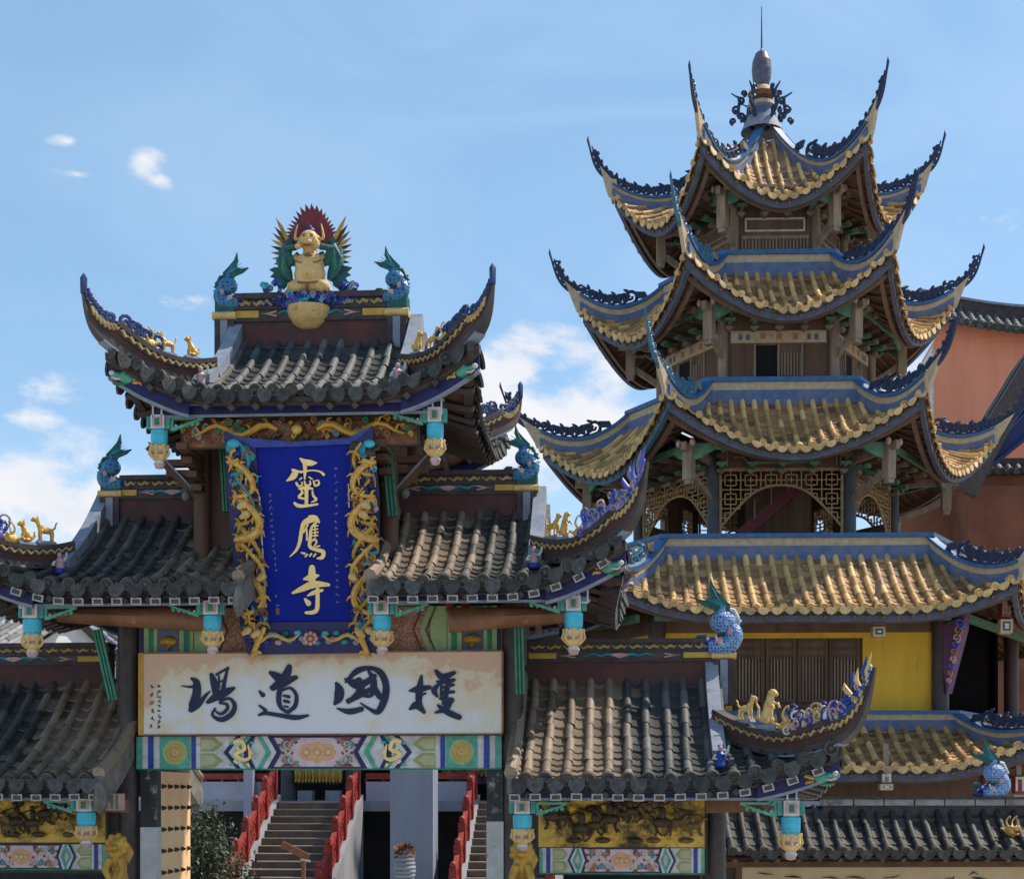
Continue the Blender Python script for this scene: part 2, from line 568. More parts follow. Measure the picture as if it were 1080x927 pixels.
    def grid(s, fn, nu, nv, close=False):
        vs_ = [fn(i / nu, j / nv) for j in range(nv + 1) for i in range(nu + 1)]
        w = nu + 1
        s.add(vs_, [(j * w + i, j * w + i + 1, (j + 1) * w + i + 1, (j + 1) * w + i) for j in range(nv) for i in range(nu)])

    def build(s, name, parent=None, loc=None, remesh=None, angle=38):
        me = bpy.data.meshes.new(name)
        me.from_pydata(s.v, [], s.f)
        for m in s.mats:
            me.materials.append(m)
        me.polygons.foreach_set("material_index", s.mi)
        me.polygons.foreach_set("use_smooth", [bool(x) for x in s.sm])
        me.update()
        if any(s.sm):
            me.set_sharp_from_angle(angle=R(angle))
        o = bpy.data.objects.new(name, me)
        col.objects.link(o)
        if loc is not None:
            o.location = loc
        if parent is not None:
            o.parent = parent
        if remesh:
            md = o.modifiers.new("fuse", 'REMESH')
            md.mode = 'VOXEL'
            md.voxel_size = remesh
            md.use_smooth_shade = True
        return o


def tag(o, label=None, cat=None, group=None, kind=None):
    for k, v in (("label", label), ("category", cat), ("group", group), ("kind", kind)):
        if v:
            o[k] = v
    return o


def empty(name, loc, rz=0.0):
    o = bpy.data.objects.new(name, None)
    o.location = loc
    o.rotation_euler = (0, 0, rz)
    o.empty_display_size = .3
    col.objects.link(o)
    return o


def crom(pts, n=5):
    """Catmull-Rom through the points (any tuples)"""
    out = []
    m = len(pts)
    for i in range(m - 1):
        p0, p1, p2, p3 = pts[max(i - 1, 0)], pts[i], pts[i + 1], pts[min(i + 2, m - 1)]
        for k in range(n):
            t = k / n
            out.append(tuple(.5 * (2 * b + (c - a) * t + (2 * a - 5 * b + 4 * c - d) * t * t + (3 * b - a - 3 * c + d) * t ** 3) for a, b, c, d in zip(p0, p1, p2, p3)))
    out.append(tuple(pts[-1]))
    return out


class Frame:
    """the local axes of one building; px() finds the local point seen along a photograph ray on the plane V = const"""

    def __init__(s, loc, rz):
        s.M = Matrix.Translation(loc) @ Matrix.Rotation(rz, 4, 'Z')
        s.I = s.M.inverted()
        s.c = s.I @ Vector((0, 0, EYE))

    def ray(s, px, py):
        return s.I.to_3x3() @ Vector(((px - CXP) / F_PX, 1, (HOR - py) / F_PX))

    def px(s, px, py, V):
        d = s.ray(px, py)
        return s.c + d * ((V - s.c.y) / d.y)

    def pl(s, px, py, p, n):
        d = s.ray(px, py)
        return s.c + d * ((p - s.c).dot(n) / d.dot(n))


def scroll(mb, p, t, up, size, r, turns=1.25, flip=1, n=5, seg=12):
    """one C-scroll (spiral) lying in the plane (t, up)"""
    path, rad = [], []
    for i in range(seg + 1):
        a = i / seg
        ang = a * turns * 2 * math.pi
        q = size * (1 - .8 * a)
        path.append(p + t * (math.sin(ang) * q) + up * flip * (size - math.cos(ang) * q))
        rad.append(r * (1 - .35 * a))
    mb.tube(path, rad, n)


def openwork(mb, path, up, size0, size1, r, step, leaf=.6):
    """pierced scroll crest along a path: alternating spirals above the stem, with leaf tips"""
    path = [Vector(p) for p in path]
    L = [0]
    for i in range(1, len(path)):
        L.append(L[-1] + (path[i] - path[i - 1]).length)
    tot = L[-1]
    d, k = 0, 0
    while d < tot - size1 * .5:
        i = max(j for j in range(len(L)) if L[j] <= d)
        i = min(i, len(path) - 2)
        t = (path[i + 1] - path[i]).normalized()
        p = path[i] + t * (d - L[i])
        a = d / tot
        sz = size0 * (1 - a) + size1 * a
        nrm = (up - t * up.dot(t))
        nrm = nrm.normalized() if nrm.length > .05 else Vector((-t.x, -t.y, .2)).normalized()
        scroll(mb, p, t * (1 if k % 2 else -1), nrm, sz * .5, r * (1 - .4 * a), flip=1)
        if k % 3 == 0 and leaf:
            q = p + nrm * sz * .85
            mb.tube([q, q + nrm * sz * .3 * leaf + t * sz * .2, q + nrm * sz * .45 * leaf + t * sz * .55 * leaf], [r, r * .8, r * .3], 5)
        d += sz * step
        k += 1


# ------------------------------------------------------------------ tiled roofs
class Face:
    """one slope of a swept roof.  u runs along the eave, d from the eave up the slope.
    hips: (gable inset or None for a full hip, half corner angle beta)"""

    def __init__(s, O, ux, no, uL, uR, dmax, H, zE, hipL=None, hipR=None, k=.4, lift=1.0, cl=2.0, dl=2.0, flare=.3, p=2.2):
        s.O, s.ux, s.no, s.uL, s.uR, s.dmax, s.H, s.zE = Vector(O), Vector(ux), Vector(no), uL, uR, dmax, H, zE
        s.hipL, s.hipR, s.k, s.lift, s.cl, s.dl, s.fl, s.p = hipL, hipR, k, lift, cl, dl, flare, p
        s.dlim = dmax

    def dtop(s, u):
        t = s.dlim
        for hp, c in ((s.hipL, u - s.uL), (s.hipR, s.uR - u)):
            if hp:
                g, be = hp
                if g is None or c < g:
                    t = min(t, max(0, c) / math.tan(be))
        return t

    def pt(s, u, d, off=0.0):
        x = d / s.dmax
        z = s.zE + s.H * ((1 - s.k) * x + s.k * x * x)
        z += .014 * noise.noise(Vector((u * 1.1 + s.O.x, d * .8, s.zE))) + .006 * noise.noise(Vector((u * 4.3, d * 3.0, s.zE + 5)))
        n = -d
        uu = u
        for hp, c, sg in ((s.hipL, u - s.uL, -1), (s.hipR, s.uR - u, 1)):
            if hp:
                f = max(0, 1 - max(c, 0) / s.cl) ** s.p * max(0, 1 - d / s.dl) ** 1.4
                z += s.lift * f
                uu += sg * s.fl * f * math.sin(hp[1])
                n += s.fl * f * math.cos(hp[1])
        return s.O + s.ux * uu + s.no * n + Z * (z + off)

    def fr(s, u, d):
        e = .02
        t = (s.pt(u, d) - s.pt(u, d + e)).normalized()      # down the slope
        a = (s.pt(u + e, d) - s.pt(u - e, d)).normalized()
        n = a.cross(t).normalized()
        if n.z < 0:
            n = -n
        return t, a, n


def lay_tiles(mb, fc, sp, r, tile, disc, drip=.12, seg=.30, course=.17, capscale=1.25, sag=.035, umin=None, umax=None, jit=.012, lipm=None, pan=None):
    u0, u1 = fc.uL, fc.uR
    cnt = max(2, round((u1 - u0) / sp))
    sp = (u1 - u0) / cnt
    us = [u0 + sp * (i + .5) for i in range(cnt)]
    NR = 6
    for u in us:
        if (umin is not None and u < umin) or (umax is not None and u > umax):
            continue
        dt = fc.dtop(u)
        if dt < .12:
            continue
        ns = max(1, round(dt / seg))
        mb.use(tile, True)
        ju = rnd.uniform(-jit, jit)
        for i in range(ns):
            d1, d0 = dt * (ns - i) / ns, dt * (ns - i - 1) / ns
            vs_ = []
            jr = 1 + rnd.uniform(-.05, .05)
            jj = ju + rnd.uniform(-jit, jit)
            for d, q in ((d1, .94), (d0 - .012, 1.04)):
                t, a, n = fc.fr(u, max(d, 0))
                c = fc.pt(u + jj, d)
                for k in range(NR + 1):
                    th = math.pi * k / NR
                    vs_.append(c + a * math.cos(th) * r * q * jr + n * (math.sin(th) * r * q * jr * 1.1))
            w = NR + 1
            mb.add(vs_, [(k + 1, k, w + k, w + k + 1) for k in range(NR)])
        # round tile end
        mb.use(disc, False)
        t, a, n = fc.fr(u, 0)
        t = (t + a * rnd.gauss(0, .06) + n * rnd.gauss(0, .06)).normalized()
        a = (a - t * a.dot(t)).normalized()
        n = t.cross(a) if t.cross(a).z > 0 else a.cross(t)
        c = fc.pt(u + ju, 0) + n * r * .25 + t * rnd.gauss(0, .012)
        R1 = r * capscale
        m = 12
        rings = []
        for (q, o) in ((1.0, -.05), (1.0, .035), (.78, .035), (.70, .02), (.34, .02), (.22, .04)):
            rings.append([c + t * o + (a * math.cos(2 * math.pi * k / m) + n * math.sin(2 * math.pi * k / m)) * R1 * q for k in range(m)])
        vs_ = [v for g in rings for v in g]
        fs = [(i * m + k, i * m + (k + 1) % m, (i + 1) * m + (k + 1) % m, (i + 1) * m + k) for i in range(len(rings) - 1) for k in range(m)]
        fs.append(tuple((len(rings) - 1) * m + k for k in range(m)))
        mb.add(vs_, fs)
    # pan tiles between the rolls, laid in lapped courses
    edges = [u0] + us + [u1]
    for i in range(len(edges) - 1):
        ua, ub = edges[i], edges[i + 1]
        um = (ua + ub) / 2
        if (umin is not None and um < umin) or (umax is not None and um > umax):
            continue
        dt = max(fc.dtop(um), min(fc.dtop(ua + .01), fc.dtop(ub - .01)))
        if dt < .08:
            continue
        nc = max(1, round(dt / course))
        mb.use(pan or tile, False)
        for j in range(nc):
            d1, d0 = dt * (nc - j) / nc + .03, dt * (nc - j - 1) / nc
            jl = rnd.uniform(-.006, .006)
            vs_ = []
            for d, lip in ((d1, 0.0), (d0, .028 + jl), (d0, -.03)):
                for u, sg in ((ua, 0), (um, -sag), (ub, 0)):
                    vs_.append(fc.pt(u, d, sg + lip))
            mb.add(vs_, [(1, 0, 3, 4), (2, 1, 4, 5), (4, 3, 6, 7), (5, 4, 7, 8)])
        if drip and rnd.random() > .03:
            mb.use(lipm or disc, False)
            t, a, n = fc.fr(um, 0)
            dn = (-Z * .92 + t * .35 + a * rnd.gauss(0, .05)).normalized()
            w = sp * .40
            h = drip
            poly = [(-w, -.05), (w, -.05), (w, h * .35), (w * .62, h * .78), (0, h), (-w * .62, h * .78), (-w, h * .35)]
            mb.prism(poly, fc.pt(um, 0, -sag * .6) + t * .03, a, dn, .035)


def soffit(mb, fc, din, m, mr=None, thick=.13, sp=.35, nu=26, nd=5):
    """boarded underside with rafters"""
    mb.use(m, False)

    def f(a, b):
        u = fc.uL + (fc.uR - fc.uL) * a
        d = min(din, fc.dtop(u) if (fc.hipL or fc.hipR) else din) * b + .03
        return fc.pt(u, d, -thick)
    mb.grid(f, nu, nd)
    if mr:
        mb.use(mr, False)
        n = max(2, int((fc.uR - fc.uL) / sp))
        for i in range(n):
            u = fc.uL + (fc.uR - fc.uL) * (i + .5) / n
            dd = min(din, fc.dtop(u))
            if dd < .2:
                continue
            mb.tube([fc.pt(u, .02 + (dd - .02) * k / 4, -thick - .05) for k in range(5)], .05, 4)


def eave_board(mb, fc, m, h, drop, w=.07, u0=None, u1=None, inset=.07, edge=None, n=30):
    u0 = fc.uL if u0 is None else u0
    u1 = fc.uR if u1 is None else u1
    us = [u0 + (u1 - u0) * i / n for i in range(n + 1)]
    top = [fc.pt(u, inset, -drop) for u in us]
    bot = [p - Z * h for p in top]
    mb.use(m, False)
    mb.fin(bot, top, w)
    if edge:
        mb.use(edge, False)
        mb.fin([p - Z * .035 for p in bot], [p + Z * .004 for p in bot], w + .03)


def hip_path(fc, side, d0, n=16, beta=math.pi / 4):
    """points along the hip from d0 down to the eave corner"""
    tb = math.tan(beta)
    out = []
    for i in range(n + 1):
        d = d0 * (1 - i / n)
        u = fc.uR - d * tb if side > 0 else fc.uL + d * tb
        out.append(fc.pt(u, d))
    return out


def tip_curve(C, hd, dR, dH, n=10, bow=.75):
    """upturned end beyond the corner, first outwards then almost straight up"""
    P0, P1, P3 = C, C + hd * dR * bow + Z * dH * .22, C + hd * dR + Z * dH
    P2 = P3 - Z * dH * .40 - hd * dR * .16
    out = []
    for i in range(n + 1):
        t = i / n
        out.append(P0 * (1 - t) ** 3 + P1 * 3 * t * (1 - t) ** 2 + P2 * 3 * t * t * (1 - t) + P3 * t ** 3)
    return out


# ------------------------------------------------------------------ small carved things
def blob_mesh(parts, mats_, name, parent=None, loc=None, vox=.02):
    mb = MB()
    mb.use(mats_, True)
    for p in parts:
        if p[0] == 'e':
            mb.ell(p[1], p[2], 10, 8)
        else:
            mb.tube(p[1], p[2], 8)
    return mb.build(name, parent, loc, remesh=vox)


def dragon_head(parent, p, sx, s=.3, yaw=0.0):
    """painted corner dragon head looking along sx; a carved bracket of the roof corner"""
    mb = MB()
    mb.M = Matrix.Translation(p) @ Matrix.Rotation(yaw, 4, 'Z') @ Matrix.Diagonal((sx * s, s, s, 1))
    mb.use(MINT, True)
    mb.ell((0, 0, .1), (.42, .3, .3))
    mb.ell((.35, 0, .16), (.32, .2, .14))
    mb.use(WHITE, True)
    mb.ell((.62, 0, .24), (.14, .14, .12))
    mb.tube([(.2, .12, .02), (.5, .14, -.02), (.68, .1, .06)], [.05, .06, .03], 6)
    mb.tube([(.2, -.12, .02), (.5, -.14, -.02), (.68, -.1, .06)], [.05, .06, .03], 6)
    mb.use(GREEN, True)
    mb.ell((.26, 0, -.2), (.36, .16, .08))
    mb.use(RED, True)
    mb.ell((.36, 0, -.08), (.26, .1, .05))
    mb.use(PINK, True)
    for y in (-.2, .2):
        mb.ell((.12, y, .32), (.1, .08, .1))
    mb.use(GOLD, True)
    for y in (-.16, .16):
        mb.tube([(-.1, y, .3), (-.3, y * 1.4, .5), (-.55, y * 1.6, .52), (-.7, y * 1.5, .66)], [.07, .06, .045, .01], 6)
        mb.tube([(-.25, y, .05), (-.55, y * 2, .15), (-.75, y * 2, .05)], [.12, .08, .01], 6)
        mb.tube([(-.25, y, -.1), (-.5, y * 2, -.12), (-.62, y * 2, -.28)], [.1, .07, .01], 6)
    return mb.build("dragon_head", parent)


def hanging_post(parent, top, zb, w=.19, sb=0, style=0):
    """carved pendant post under the eave: painted block, turquoise drum, gilt tassel"""
    x, y, zt = top
    h = zt - zb
    mb = MB()
    mb.use(WHITE)
    mb.box(x - w * .5, x + w * .5, y - w * .5, y + w * .5, zt - h * .26, zt)
    mb.use(PINK)
    mb.box(x - w * .34, x + w * .34, y - w * .5 - .012, y - w * .4, zt - h * .22, zt - h * .05)
    mb.use(GREEN)
    mb.box(x - w * .16, x + w * .16, y - w * .5 - .02, y - w * .45, zt - h * .2, zt - h * .07)
    for sx in (-1, 1):
        mb.use(MINT)
        mb.box(x + sx * w * .56, x + sx * w * .86, y - w * .3, y + w * .3, zt - h * .25, zt - h * .02)
        mb.use(TEAL)
        mb.box(x + sx * w * .66, x + sx * w * .76, y - w * .3 - .01, y + w * .25, zt - h * .22, zt - h * .05)
    a = w * .62
    prof = [(a * .8, zt - h * .26), (a, zt - h * .29), (a * 1.02, zt - h * .4), (a * .98, zt - h * .52), (a * .86, zt - h * .56)]
    mb.smooth = True
    mb.lathe([(r, z) for r, z in prof], (x, y, 0), 14, [TURQ])
    mb.lathe([(a * .86, zt - h * .56), (a * 1.12, zt - h * .6), (a * 1.0, zt - h * .66), (a * .74, zt - h * .70), (a * .98, zt - h * .76), (a * .8, zt - h * .83), (a * .5, zt - h * .86), (a * .66, zt - h * .92), (a * .45, zb), (0.001, zb - .01)],
             (x, y, 0), 14, [WHITE, PALEGOLD, WHITE, PINK, PALEGOLD, PALEGOLD, WHITE, PINK, WHITE])
    mb.use(PALEGOLD, True)
    for k in range(8):
        an = 2 * math.pi * k / 8
        px_, py_ = x + math.cos(an) * a * 1.02, y + math.sin(an) * a * 1.02
        mb.ell((px_, py_, zt - h * .585), (a * .22, a * .22, h * .035), 6, 5)
        mb.tube([(px_, py_, zt - h * .62), (px_ + math.cos(an) * .02, py_ + math.sin(an) * .02, zt - h * .72), (x + math.cos(an) * a * .7, y + math.sin(an) * a * .7, zt - h * .83)], [.022, .018, .01], 5)
    o = mb.build("hanging_post", parent)
    if sb:
        for s_ in ((-1, 1) if sb == 2 else (sb,)):
            m2 = MB()
            x0 = x + s_ * w * .9
            ln_, hh = h * .62, h * .26
            m2.use(MINT)
            e1, e2 = Vector((s_, 0, 0)), Vector((0, 0, -1))
            o_ = Vector((x0, y, zt - .02))
            m2.prism([(0, 0), (ln_, 0), (ln_, .03), (0, .03)], o_, e1, e2, .05)
            m2.prism([(0, .03), (.03, .03), (.03, hh), (0, hh)], o_, e1, e2, .05)
            m2.prism([(ln_ - .02, .02), (ln_, .03), (.03, hh), (0.0, hh - .03)], o_, e1, e2, .045)
            for q in range(5):
                c = o_ + e1 * (.05 + q * ln_ * .17) + e2 * (.05 + (hh - .05) * .38 * (1 - q / 5))
                m2.use([WHITE, MINT, TEAL, MINT, MINT][q], True)
                scroll(m2, c, e1, e2, max(.022, hh * .2 * (1 - q / 6)), .014, 1.1, 1)
            m2.smooth = False
            m2.build("bracket", o)
    return o


def fish_dragon(name, loc, sx, s, rz=0.0, label="", split=True, pale=False):
    """ridge-end fish dragon: jaws on the ridge facing +x*sx, body coiling up to a forked tail"""
    root = empty(name, loc, rz)
    tag(root, label, "ridge ornament", "fish dragons on the ridge ends")
    D = Matrix.Diagonal((sx * s, s, s, 1))
    b = MB()
    b.M = D
    b.use(SCALE_P if pale else SCALE_D, True)
    path = crom([(.26, 0, .10), (.12, 0, .10), (-.08, 0, .13), (-.20, 0, .28), (-.16, 0, .44), (-.02, 0, .54), (.06, 0, .66), (.0, 0, .76), (-.01, 0, .84)], 4)
    n = len(path)
    b.tube(path, [1.3 * (.11 + .06 * math.sin(min(1, i / n * 1.5) * math.pi)) * (1 - .55 * i / n) for i in range(n)], 10)
    # bulging coil in the middle
    b.ell((-.02, 0, .54), (.25, .18, .22), 16, 12)
    b.use(DGREEN if not pale else WHITE, True)
    b.tube([(-.24, 0, .40), (-.30, 0, .56), (-.2, 0, .76), (-.02, 0, .82)], [.03, .05, .05, .02], 7)
    for k in range(7):
        an = k * 1.35
        b.use((TURQ, VIOLET, BLUE, STEEL)[k % 4], True)
        for sy in (-1, 1):
            scroll(b, Vector((-.12 + .06 * k, sy * (.15 - .006 * k), .10 + .03 * math.sin(an))), Vector((1 if k % 2 else -1, 0, 0)), Z, .055, .016, 1.3)
    b.use(PINK, True)
    for sy in (-1, 1):
        b.ell((-.14, sy * .12, .36), (.07, .05, .085), 8, 6)
        b.ell((.06, sy * .13, .2), (.085, .05, .07), 8, 6)
    b.use(WHITE, True)
    for sy in (-1, 1):
        b.tube([(-.16, sy * .13, .18), (-.02, sy * .16, .12), (.1, sy * .15, .2), (.14, sy * .15, .3)], [.022] * 4, 6)
    b.build("body", root)
    h = MB()
    h.M = D
    h.use(BLUE, True)
    h.ell((.24, 0, .2), (.15, .12, .09))
    h.tube([(.2, 0, .08), (.38, 0, .05), (.46, 0, .1)], [.08, .06, .03], 8)
    h.use(DGREEN, True)
    h.tube([(.3, 0, .26), (.42, 0, .28), (.5, 0, .24)], [.07, .06, .03], 8)
    h.tube([(.14, .05, .27), (.02, .07, .33), (-.05, .07, .3)], [.035, .025, .01], 6)
    h.tube([(.14, -.05, .27), (.02, -.07, .33), (-.05, -.07, .3)], [.035, .025, .01], 6)
    h.use(WHITE, True)
    for sy in (-1, 1):
        h.ell((.27, sy * .1, .24), (.035, .03, .035), 8, 6)
        h.tube([(.34, sy * .06, .2), (.4, sy * .06, .15)], [.02, .005], 5)
    h.use(RED, True)
    h.ell((.34, 0, .15), (.12, .05, .025))
    h.build("head", root)
    f = MB()
    f.M = D
    ex, ez = Vector((1, 0, 0)), Vector((0, 0, 1))
    f.use(DGREEN, False)
    # forked tail
    f.prism([(-.12, .68), (-.14, .86), (.0, 1.0), (.14, 1.16), (.22, 1.36), (.24, 1.14), (.20, 1.0), (.32, .95), (.5, .98), (.36, .86), (.16, .78), (.10, .66)], Vector((0, 0, 0)), ex, ez, .07)
    for k in range(4):
        f.use(TEAL, True)
        f.tube([(-.02 + k * .015, -.04, .84), (.1 + k * .04, -.05, 1.0 - k * .02), (.22 + k * .06, -.04, 1.24 - k * .08)], [.014, .012, .004], 5)
    f.build("tail_fin", root)
    g = MB()
    g.M = D
    g.use(DGREEN, False)
    pts = [(-.14, .0)]
    for k in range(7):
        zz = .06 + k * .10
        pts.append((-.33 - .06 * math.sin(k * .55) + (.12 if k == 6 else 0), zz + .07))
        pts.append((-.24 - .03 * math.sin(k * .5), zz + .085))
    pts += [(-.1, .66), (-.12, .4), (-.14, .2)]
    g.prism(pts, Vector((0, 0, 0)), ex, ez, .05)
    for k in range(6):
        g.use(TEAL, True)
        g.tube([(-.14, -.03, .1 + k * .1), (-.27, -.03, .14 + k * .1)], [.014, .006], 5)
    g.build("dorsal_fin", root)
    if pale:
        for ch in root.children:
            pass
    return root


def beast(name, loc, rz, pose, label, s=.3, m=GOLD, base=True):
    """small roof-walker animal; pose 0 standing, 1 sitting, 2 rearing. A one-piece body, mane and base apart"""
    root = empty(name, loc, rz)
    tag(root, label, "roof figure", "gilded animals on the hip ridges")
    if pose == 0:
        P_ = [('e', (0, 0, .52), (.34, .15, .17)), ('e', (.26, 0, .62), (.17, .15, .2)), ('t', [(.3, 0, .66), (.42, 0, .86), (.5, 0, .98)], [.13, .11, .12]),
              ('e', (.56, 0, 1.0), (.16, .11, .12)), ('t', [(.6, 0, .96), (.76, 0, .93)], [.09, .06]),
              ('t', [(-.32, 0, .58), (-.46, 0, .7), (-.5, 0, .9), (-.6, 0, .98)], [.06, .05, .045, .03]),
              ('t', [(.46, .07, 1.05), (.44, .08, 1.2)], [.05, .02]), ('t', [(.46, -.07, 1.05), (.44, -.08, 1.2)], [.05, .02])]
        for x, dx in ((.26, .04), (-.26, -.05)):
            for y in (-.1, .1):
                P_.append(('t', [(x, y, .5), (x + dx, y, .26), (x + dx * .4, y, .02)], [.1, .06, .055]))
                P_.append(('e', (x + dx + .03, y, .035), (.08, .06, .04)))
    elif pose == 1:
        P_ = [('e', (-.12, 0, .26), (.25, .19, .24)), ('t', [(-.1, 0, .3), (.1, 0, .6), (.18, 0, .78)], [.2, .17, .13]), ('e', (.26, 0, .92), (.18, .14, .15)),
              ('t', [(.34, 0, .89), (.48, 0, .86)], [.1, .07]), ('t', [(.12, .09, .55), (.2, .1, .28), (.2, .1, .03)], [.08, .06, .055]),
              ('t', [(.12, -.09, .55), (.2, -.1, .28), (.2, -.1, .03)], [.08, .06, .055]), ('e', (.02, .15, .1), (.2, .07, .08)), ('e', (.02, -.15, .1), (.2, .07, .08)),
              ('t', [(-.32, 0, .2), (-.46, 0, .34), (-.4, 0, .52), (-.48, 0, .62)], [.06, .05, .045, .02]),
              ('t', [(.18, .09, 1.0), (.14, .11, 1.16)], [.055, .02]), ('t', [(.18, -.09, 1.0), (.14, -.11, 1.16)], [.055, .02])]
    else:
        P_ = [('t', [(-.2, 0, .12), (-.05, 0, .4), (.0, 0, .7), (.1, 0, .98)], [.2, .2, .17, .12]), ('e', (.18, 0, 1.1), (.17, .13, .14)), ('t', [(.24, 0, 1.06), (.4, 0, 1.04)], [.09, .06]),
              ('t', [(.08, .12, .72), (.3, .14, .74), (.36, .14, .58)], [.07, .055, .05]), ('t', [(.08, -.12, .72), (.28, -.14, .66), (.36, -.14, .52)], [.07, .055, .05]),
              ('t', [(-.1, .12, .3), (.06, .15, .16), (.02, .15, .02)], [.12, .08, .06]), ('t', [(-.1, -.12, .3), (.06, -.15, .16), (.02, -.15, .02)], [.12, .08, .06]),
              ('t', [(-.3, 0, .12), (-.46, 0, .3), (-.44, 0, .6), (-.56, 0, .8), (-.46, 0, 1.0)], [.07, .06, .05, .04, .015])]
    sc = []
    for p in P_:
        if p[0] == 'e':
            sc.append(('e', [q * s for q in p[1]], [q * s for q in p[2]]))
        else:
            sc.append(('t', [[q * s for q in a] for a in p[1]], [q * s for q in p[2]]))
    blob_mesh(sc, m, "body", root, vox=s * .035)
    if base:
        b = MB()
        b.use(STEEL, False)
        b.obox(Vector((0, 0, -.06 * s)), Vector((.5 * s, 0, 0)), Vector((0, .2 * s, 0)), Vector((0, 0, .07 * s)), .86)
        b.obox(Vector((.0, 0, -.17 * s)), Vector((.42 * s, 0, 0)), Vector((0, .16 * s, 0)), Vector((0, 0, .05 * s)))
        b.build("plinth", root)
    mn = MB()
    mn.use(PALEGOLD, True)
    hx, hz = {0: (.42, .9), 1: (.14, .8), 2: (.06, 1.0)}[pose]
    for k in range(5):
        mn.ell(((hx - .06 * k * .6) * s, 0, (hz + .12 - .09 * k) * s), (.05 * s, .12 * s, .06 * s), 8, 6)
    mn.build("mane", root)
    return root


def ridge_dragon(name, loc, rz, s, label):
    """gilded dragon head with two curling horns that swallows the hip ridge"""
    root = empty(name, loc, rz)
    tag(root, label, "roof figure", "gilded dragon heads on the hip ridges")
    P_ = [('e', (0, 0, .3), (.36, .26, .3)), ('e', (.34, 0, .42), (.22, .2, .14)), ('e', (.3, 0, .14), (.24, .17, .08)), ('e', (.5, 0, .5), (.09, .12, .08)),
          ('t', [(-.2, .18, .3), (-.44, .24, .44), (-.5, .24, .3)], [.09, .06, .02]), ('t', [(-.2, -.18, .3), (-.44, -.24, .44), (-.5, -.24, .3)], [.09, .06, .02]),
          ('e', (.2, .19, .52), (.07, .06, .08)), ('e', (.2, -.19, .52), (.07, .06, .08))]
    sc = []
    for p in P_:
        sc.append((p[0], [q * s for q in p[1]], [q * s for q in p[2]]) if p[0] == 'e' else ('t', [[q * s for q in a] for a in p[1]], [q * s for q in p[2]]))
    blob_mesh(sc, GOLD, "head", root, vox=s * .035)
    for sy in (-1, 1):
        h = MB()
        h.use(PALEGOLD, True)
        h.tube([(x * s, sy * y * s, z * s) for x, y, z in crom([(0, .14, .5), (-.1, .2, .72), (.02, .24, .95), (.2, .24, 1.06), (.16, .22, .93)], 3)], [.06 * s * (1 - i / 16) for i in range(13)], 6)
        h.build("horn", root)
    m = MB()
    m.use(RED, True)
    m.ell((.34 * s, 0, .27 * s), (.2 * s, .12 * s, .035 * s), 8, 6)
    m.build("tongue", root)
    return root


# ------------------------------------------------------------------ brush lettering
def strokes(mb, sets, to3, nrm, scale=1.0, th=.016):
    """each stroke: list of (x, y, width) in the letter's own grid; to3(x, y) gives the point on the board"""
    k = 0
    for st in sets:
        if len(st) == 1:
            x, y, w = st[0]
            st = [(x - w * .2, y - w * .2, w), (x + w * .2, y + w * .2, w)]
        pts = crom([tuple(map(float, p)) for p in st], 6)
        # rounded brush ends
        def cap(p, q):
            dx, dy = p[0] - q[0], p[1] - q[1]
            l = math.hypot(dx, dy) or 1
            return [(p[0] + dx / l * p[2] * .5 * a, p[1] + dy / l * p[2] * .5 * a, p[2] * math.sqrt(max(0, 1 - a * a))) for a in (.35, .65, .88, .99)]
        pts = cap(pts[0], pts[1])[::-1] + pts + cap(pts[-1], pts[-2])
        f, b = [], []
        off = th + .0006 * k
        k += 1
        m = len(pts)
        for i, p in enumerate(pts):
            a_, c_ = pts[max(i - 1, 0)], pts[min(i + 1, m - 1)]
            dx, dy = c_[0] - a_[0], c_[1] - a_[1]
            l = math.hypot(dx, dy) or 1
            ox, oy = -dy / l * p[2] * .5, dx / l * p[2] * .5
            for sg in (1, -1):
                q = to3(p[0] + sg * ox, p[1] + sg * oy)
                f.append(q + nrm * off)
                b.append(q + nrm * .002)
        n = len(f)
        fs = []
        for i in range(m - 1):
            j = 2 * i
            fs.append((j, j + 1, j + 3, j + 2))
            fs.append((j, j + 2, n + j + 2, n + j))
            fs.append((j + 3, j + 1, n + j + 1, n + j + 3))
        mb.add(f + b, fs)


# ------------------------------------------------------------------ ground
gm = MB()
PAVE = mat("paving", (0.46, 0.44, 0.41), 0.8, (0.36, 0.345, 0.33), 1.2, bump=.3, dirt=((0.27, 0.26, 0.24), .6, .58))
gm.use(PAVE)
gm.add([(-1500, -300, 0), (1500, -300, 0), (1500, 2500, 0), (-1500, 2500, 0)], [(0, 1, 2, 3)])
tag(gm.build("ground"), kind="structure")

# ------------------------------------------------------------------ the ceremonial gate
ALPHA = R(4.0)
GF = Frame(Vector(((338 - 540) / F_PX * 20, 20, 0)), -ALPHA)
G = GF.px
gate = empty("temple_gate", GF.M.to_translation(), -ALPHA)
tag(gate, "ornate tiered wooden temple gate with dark tiled upswept roofs and painted beams", "temple gate")
VE, VR = -1.35, 0.9
TAN = (0.245, 0.18, 0.125)


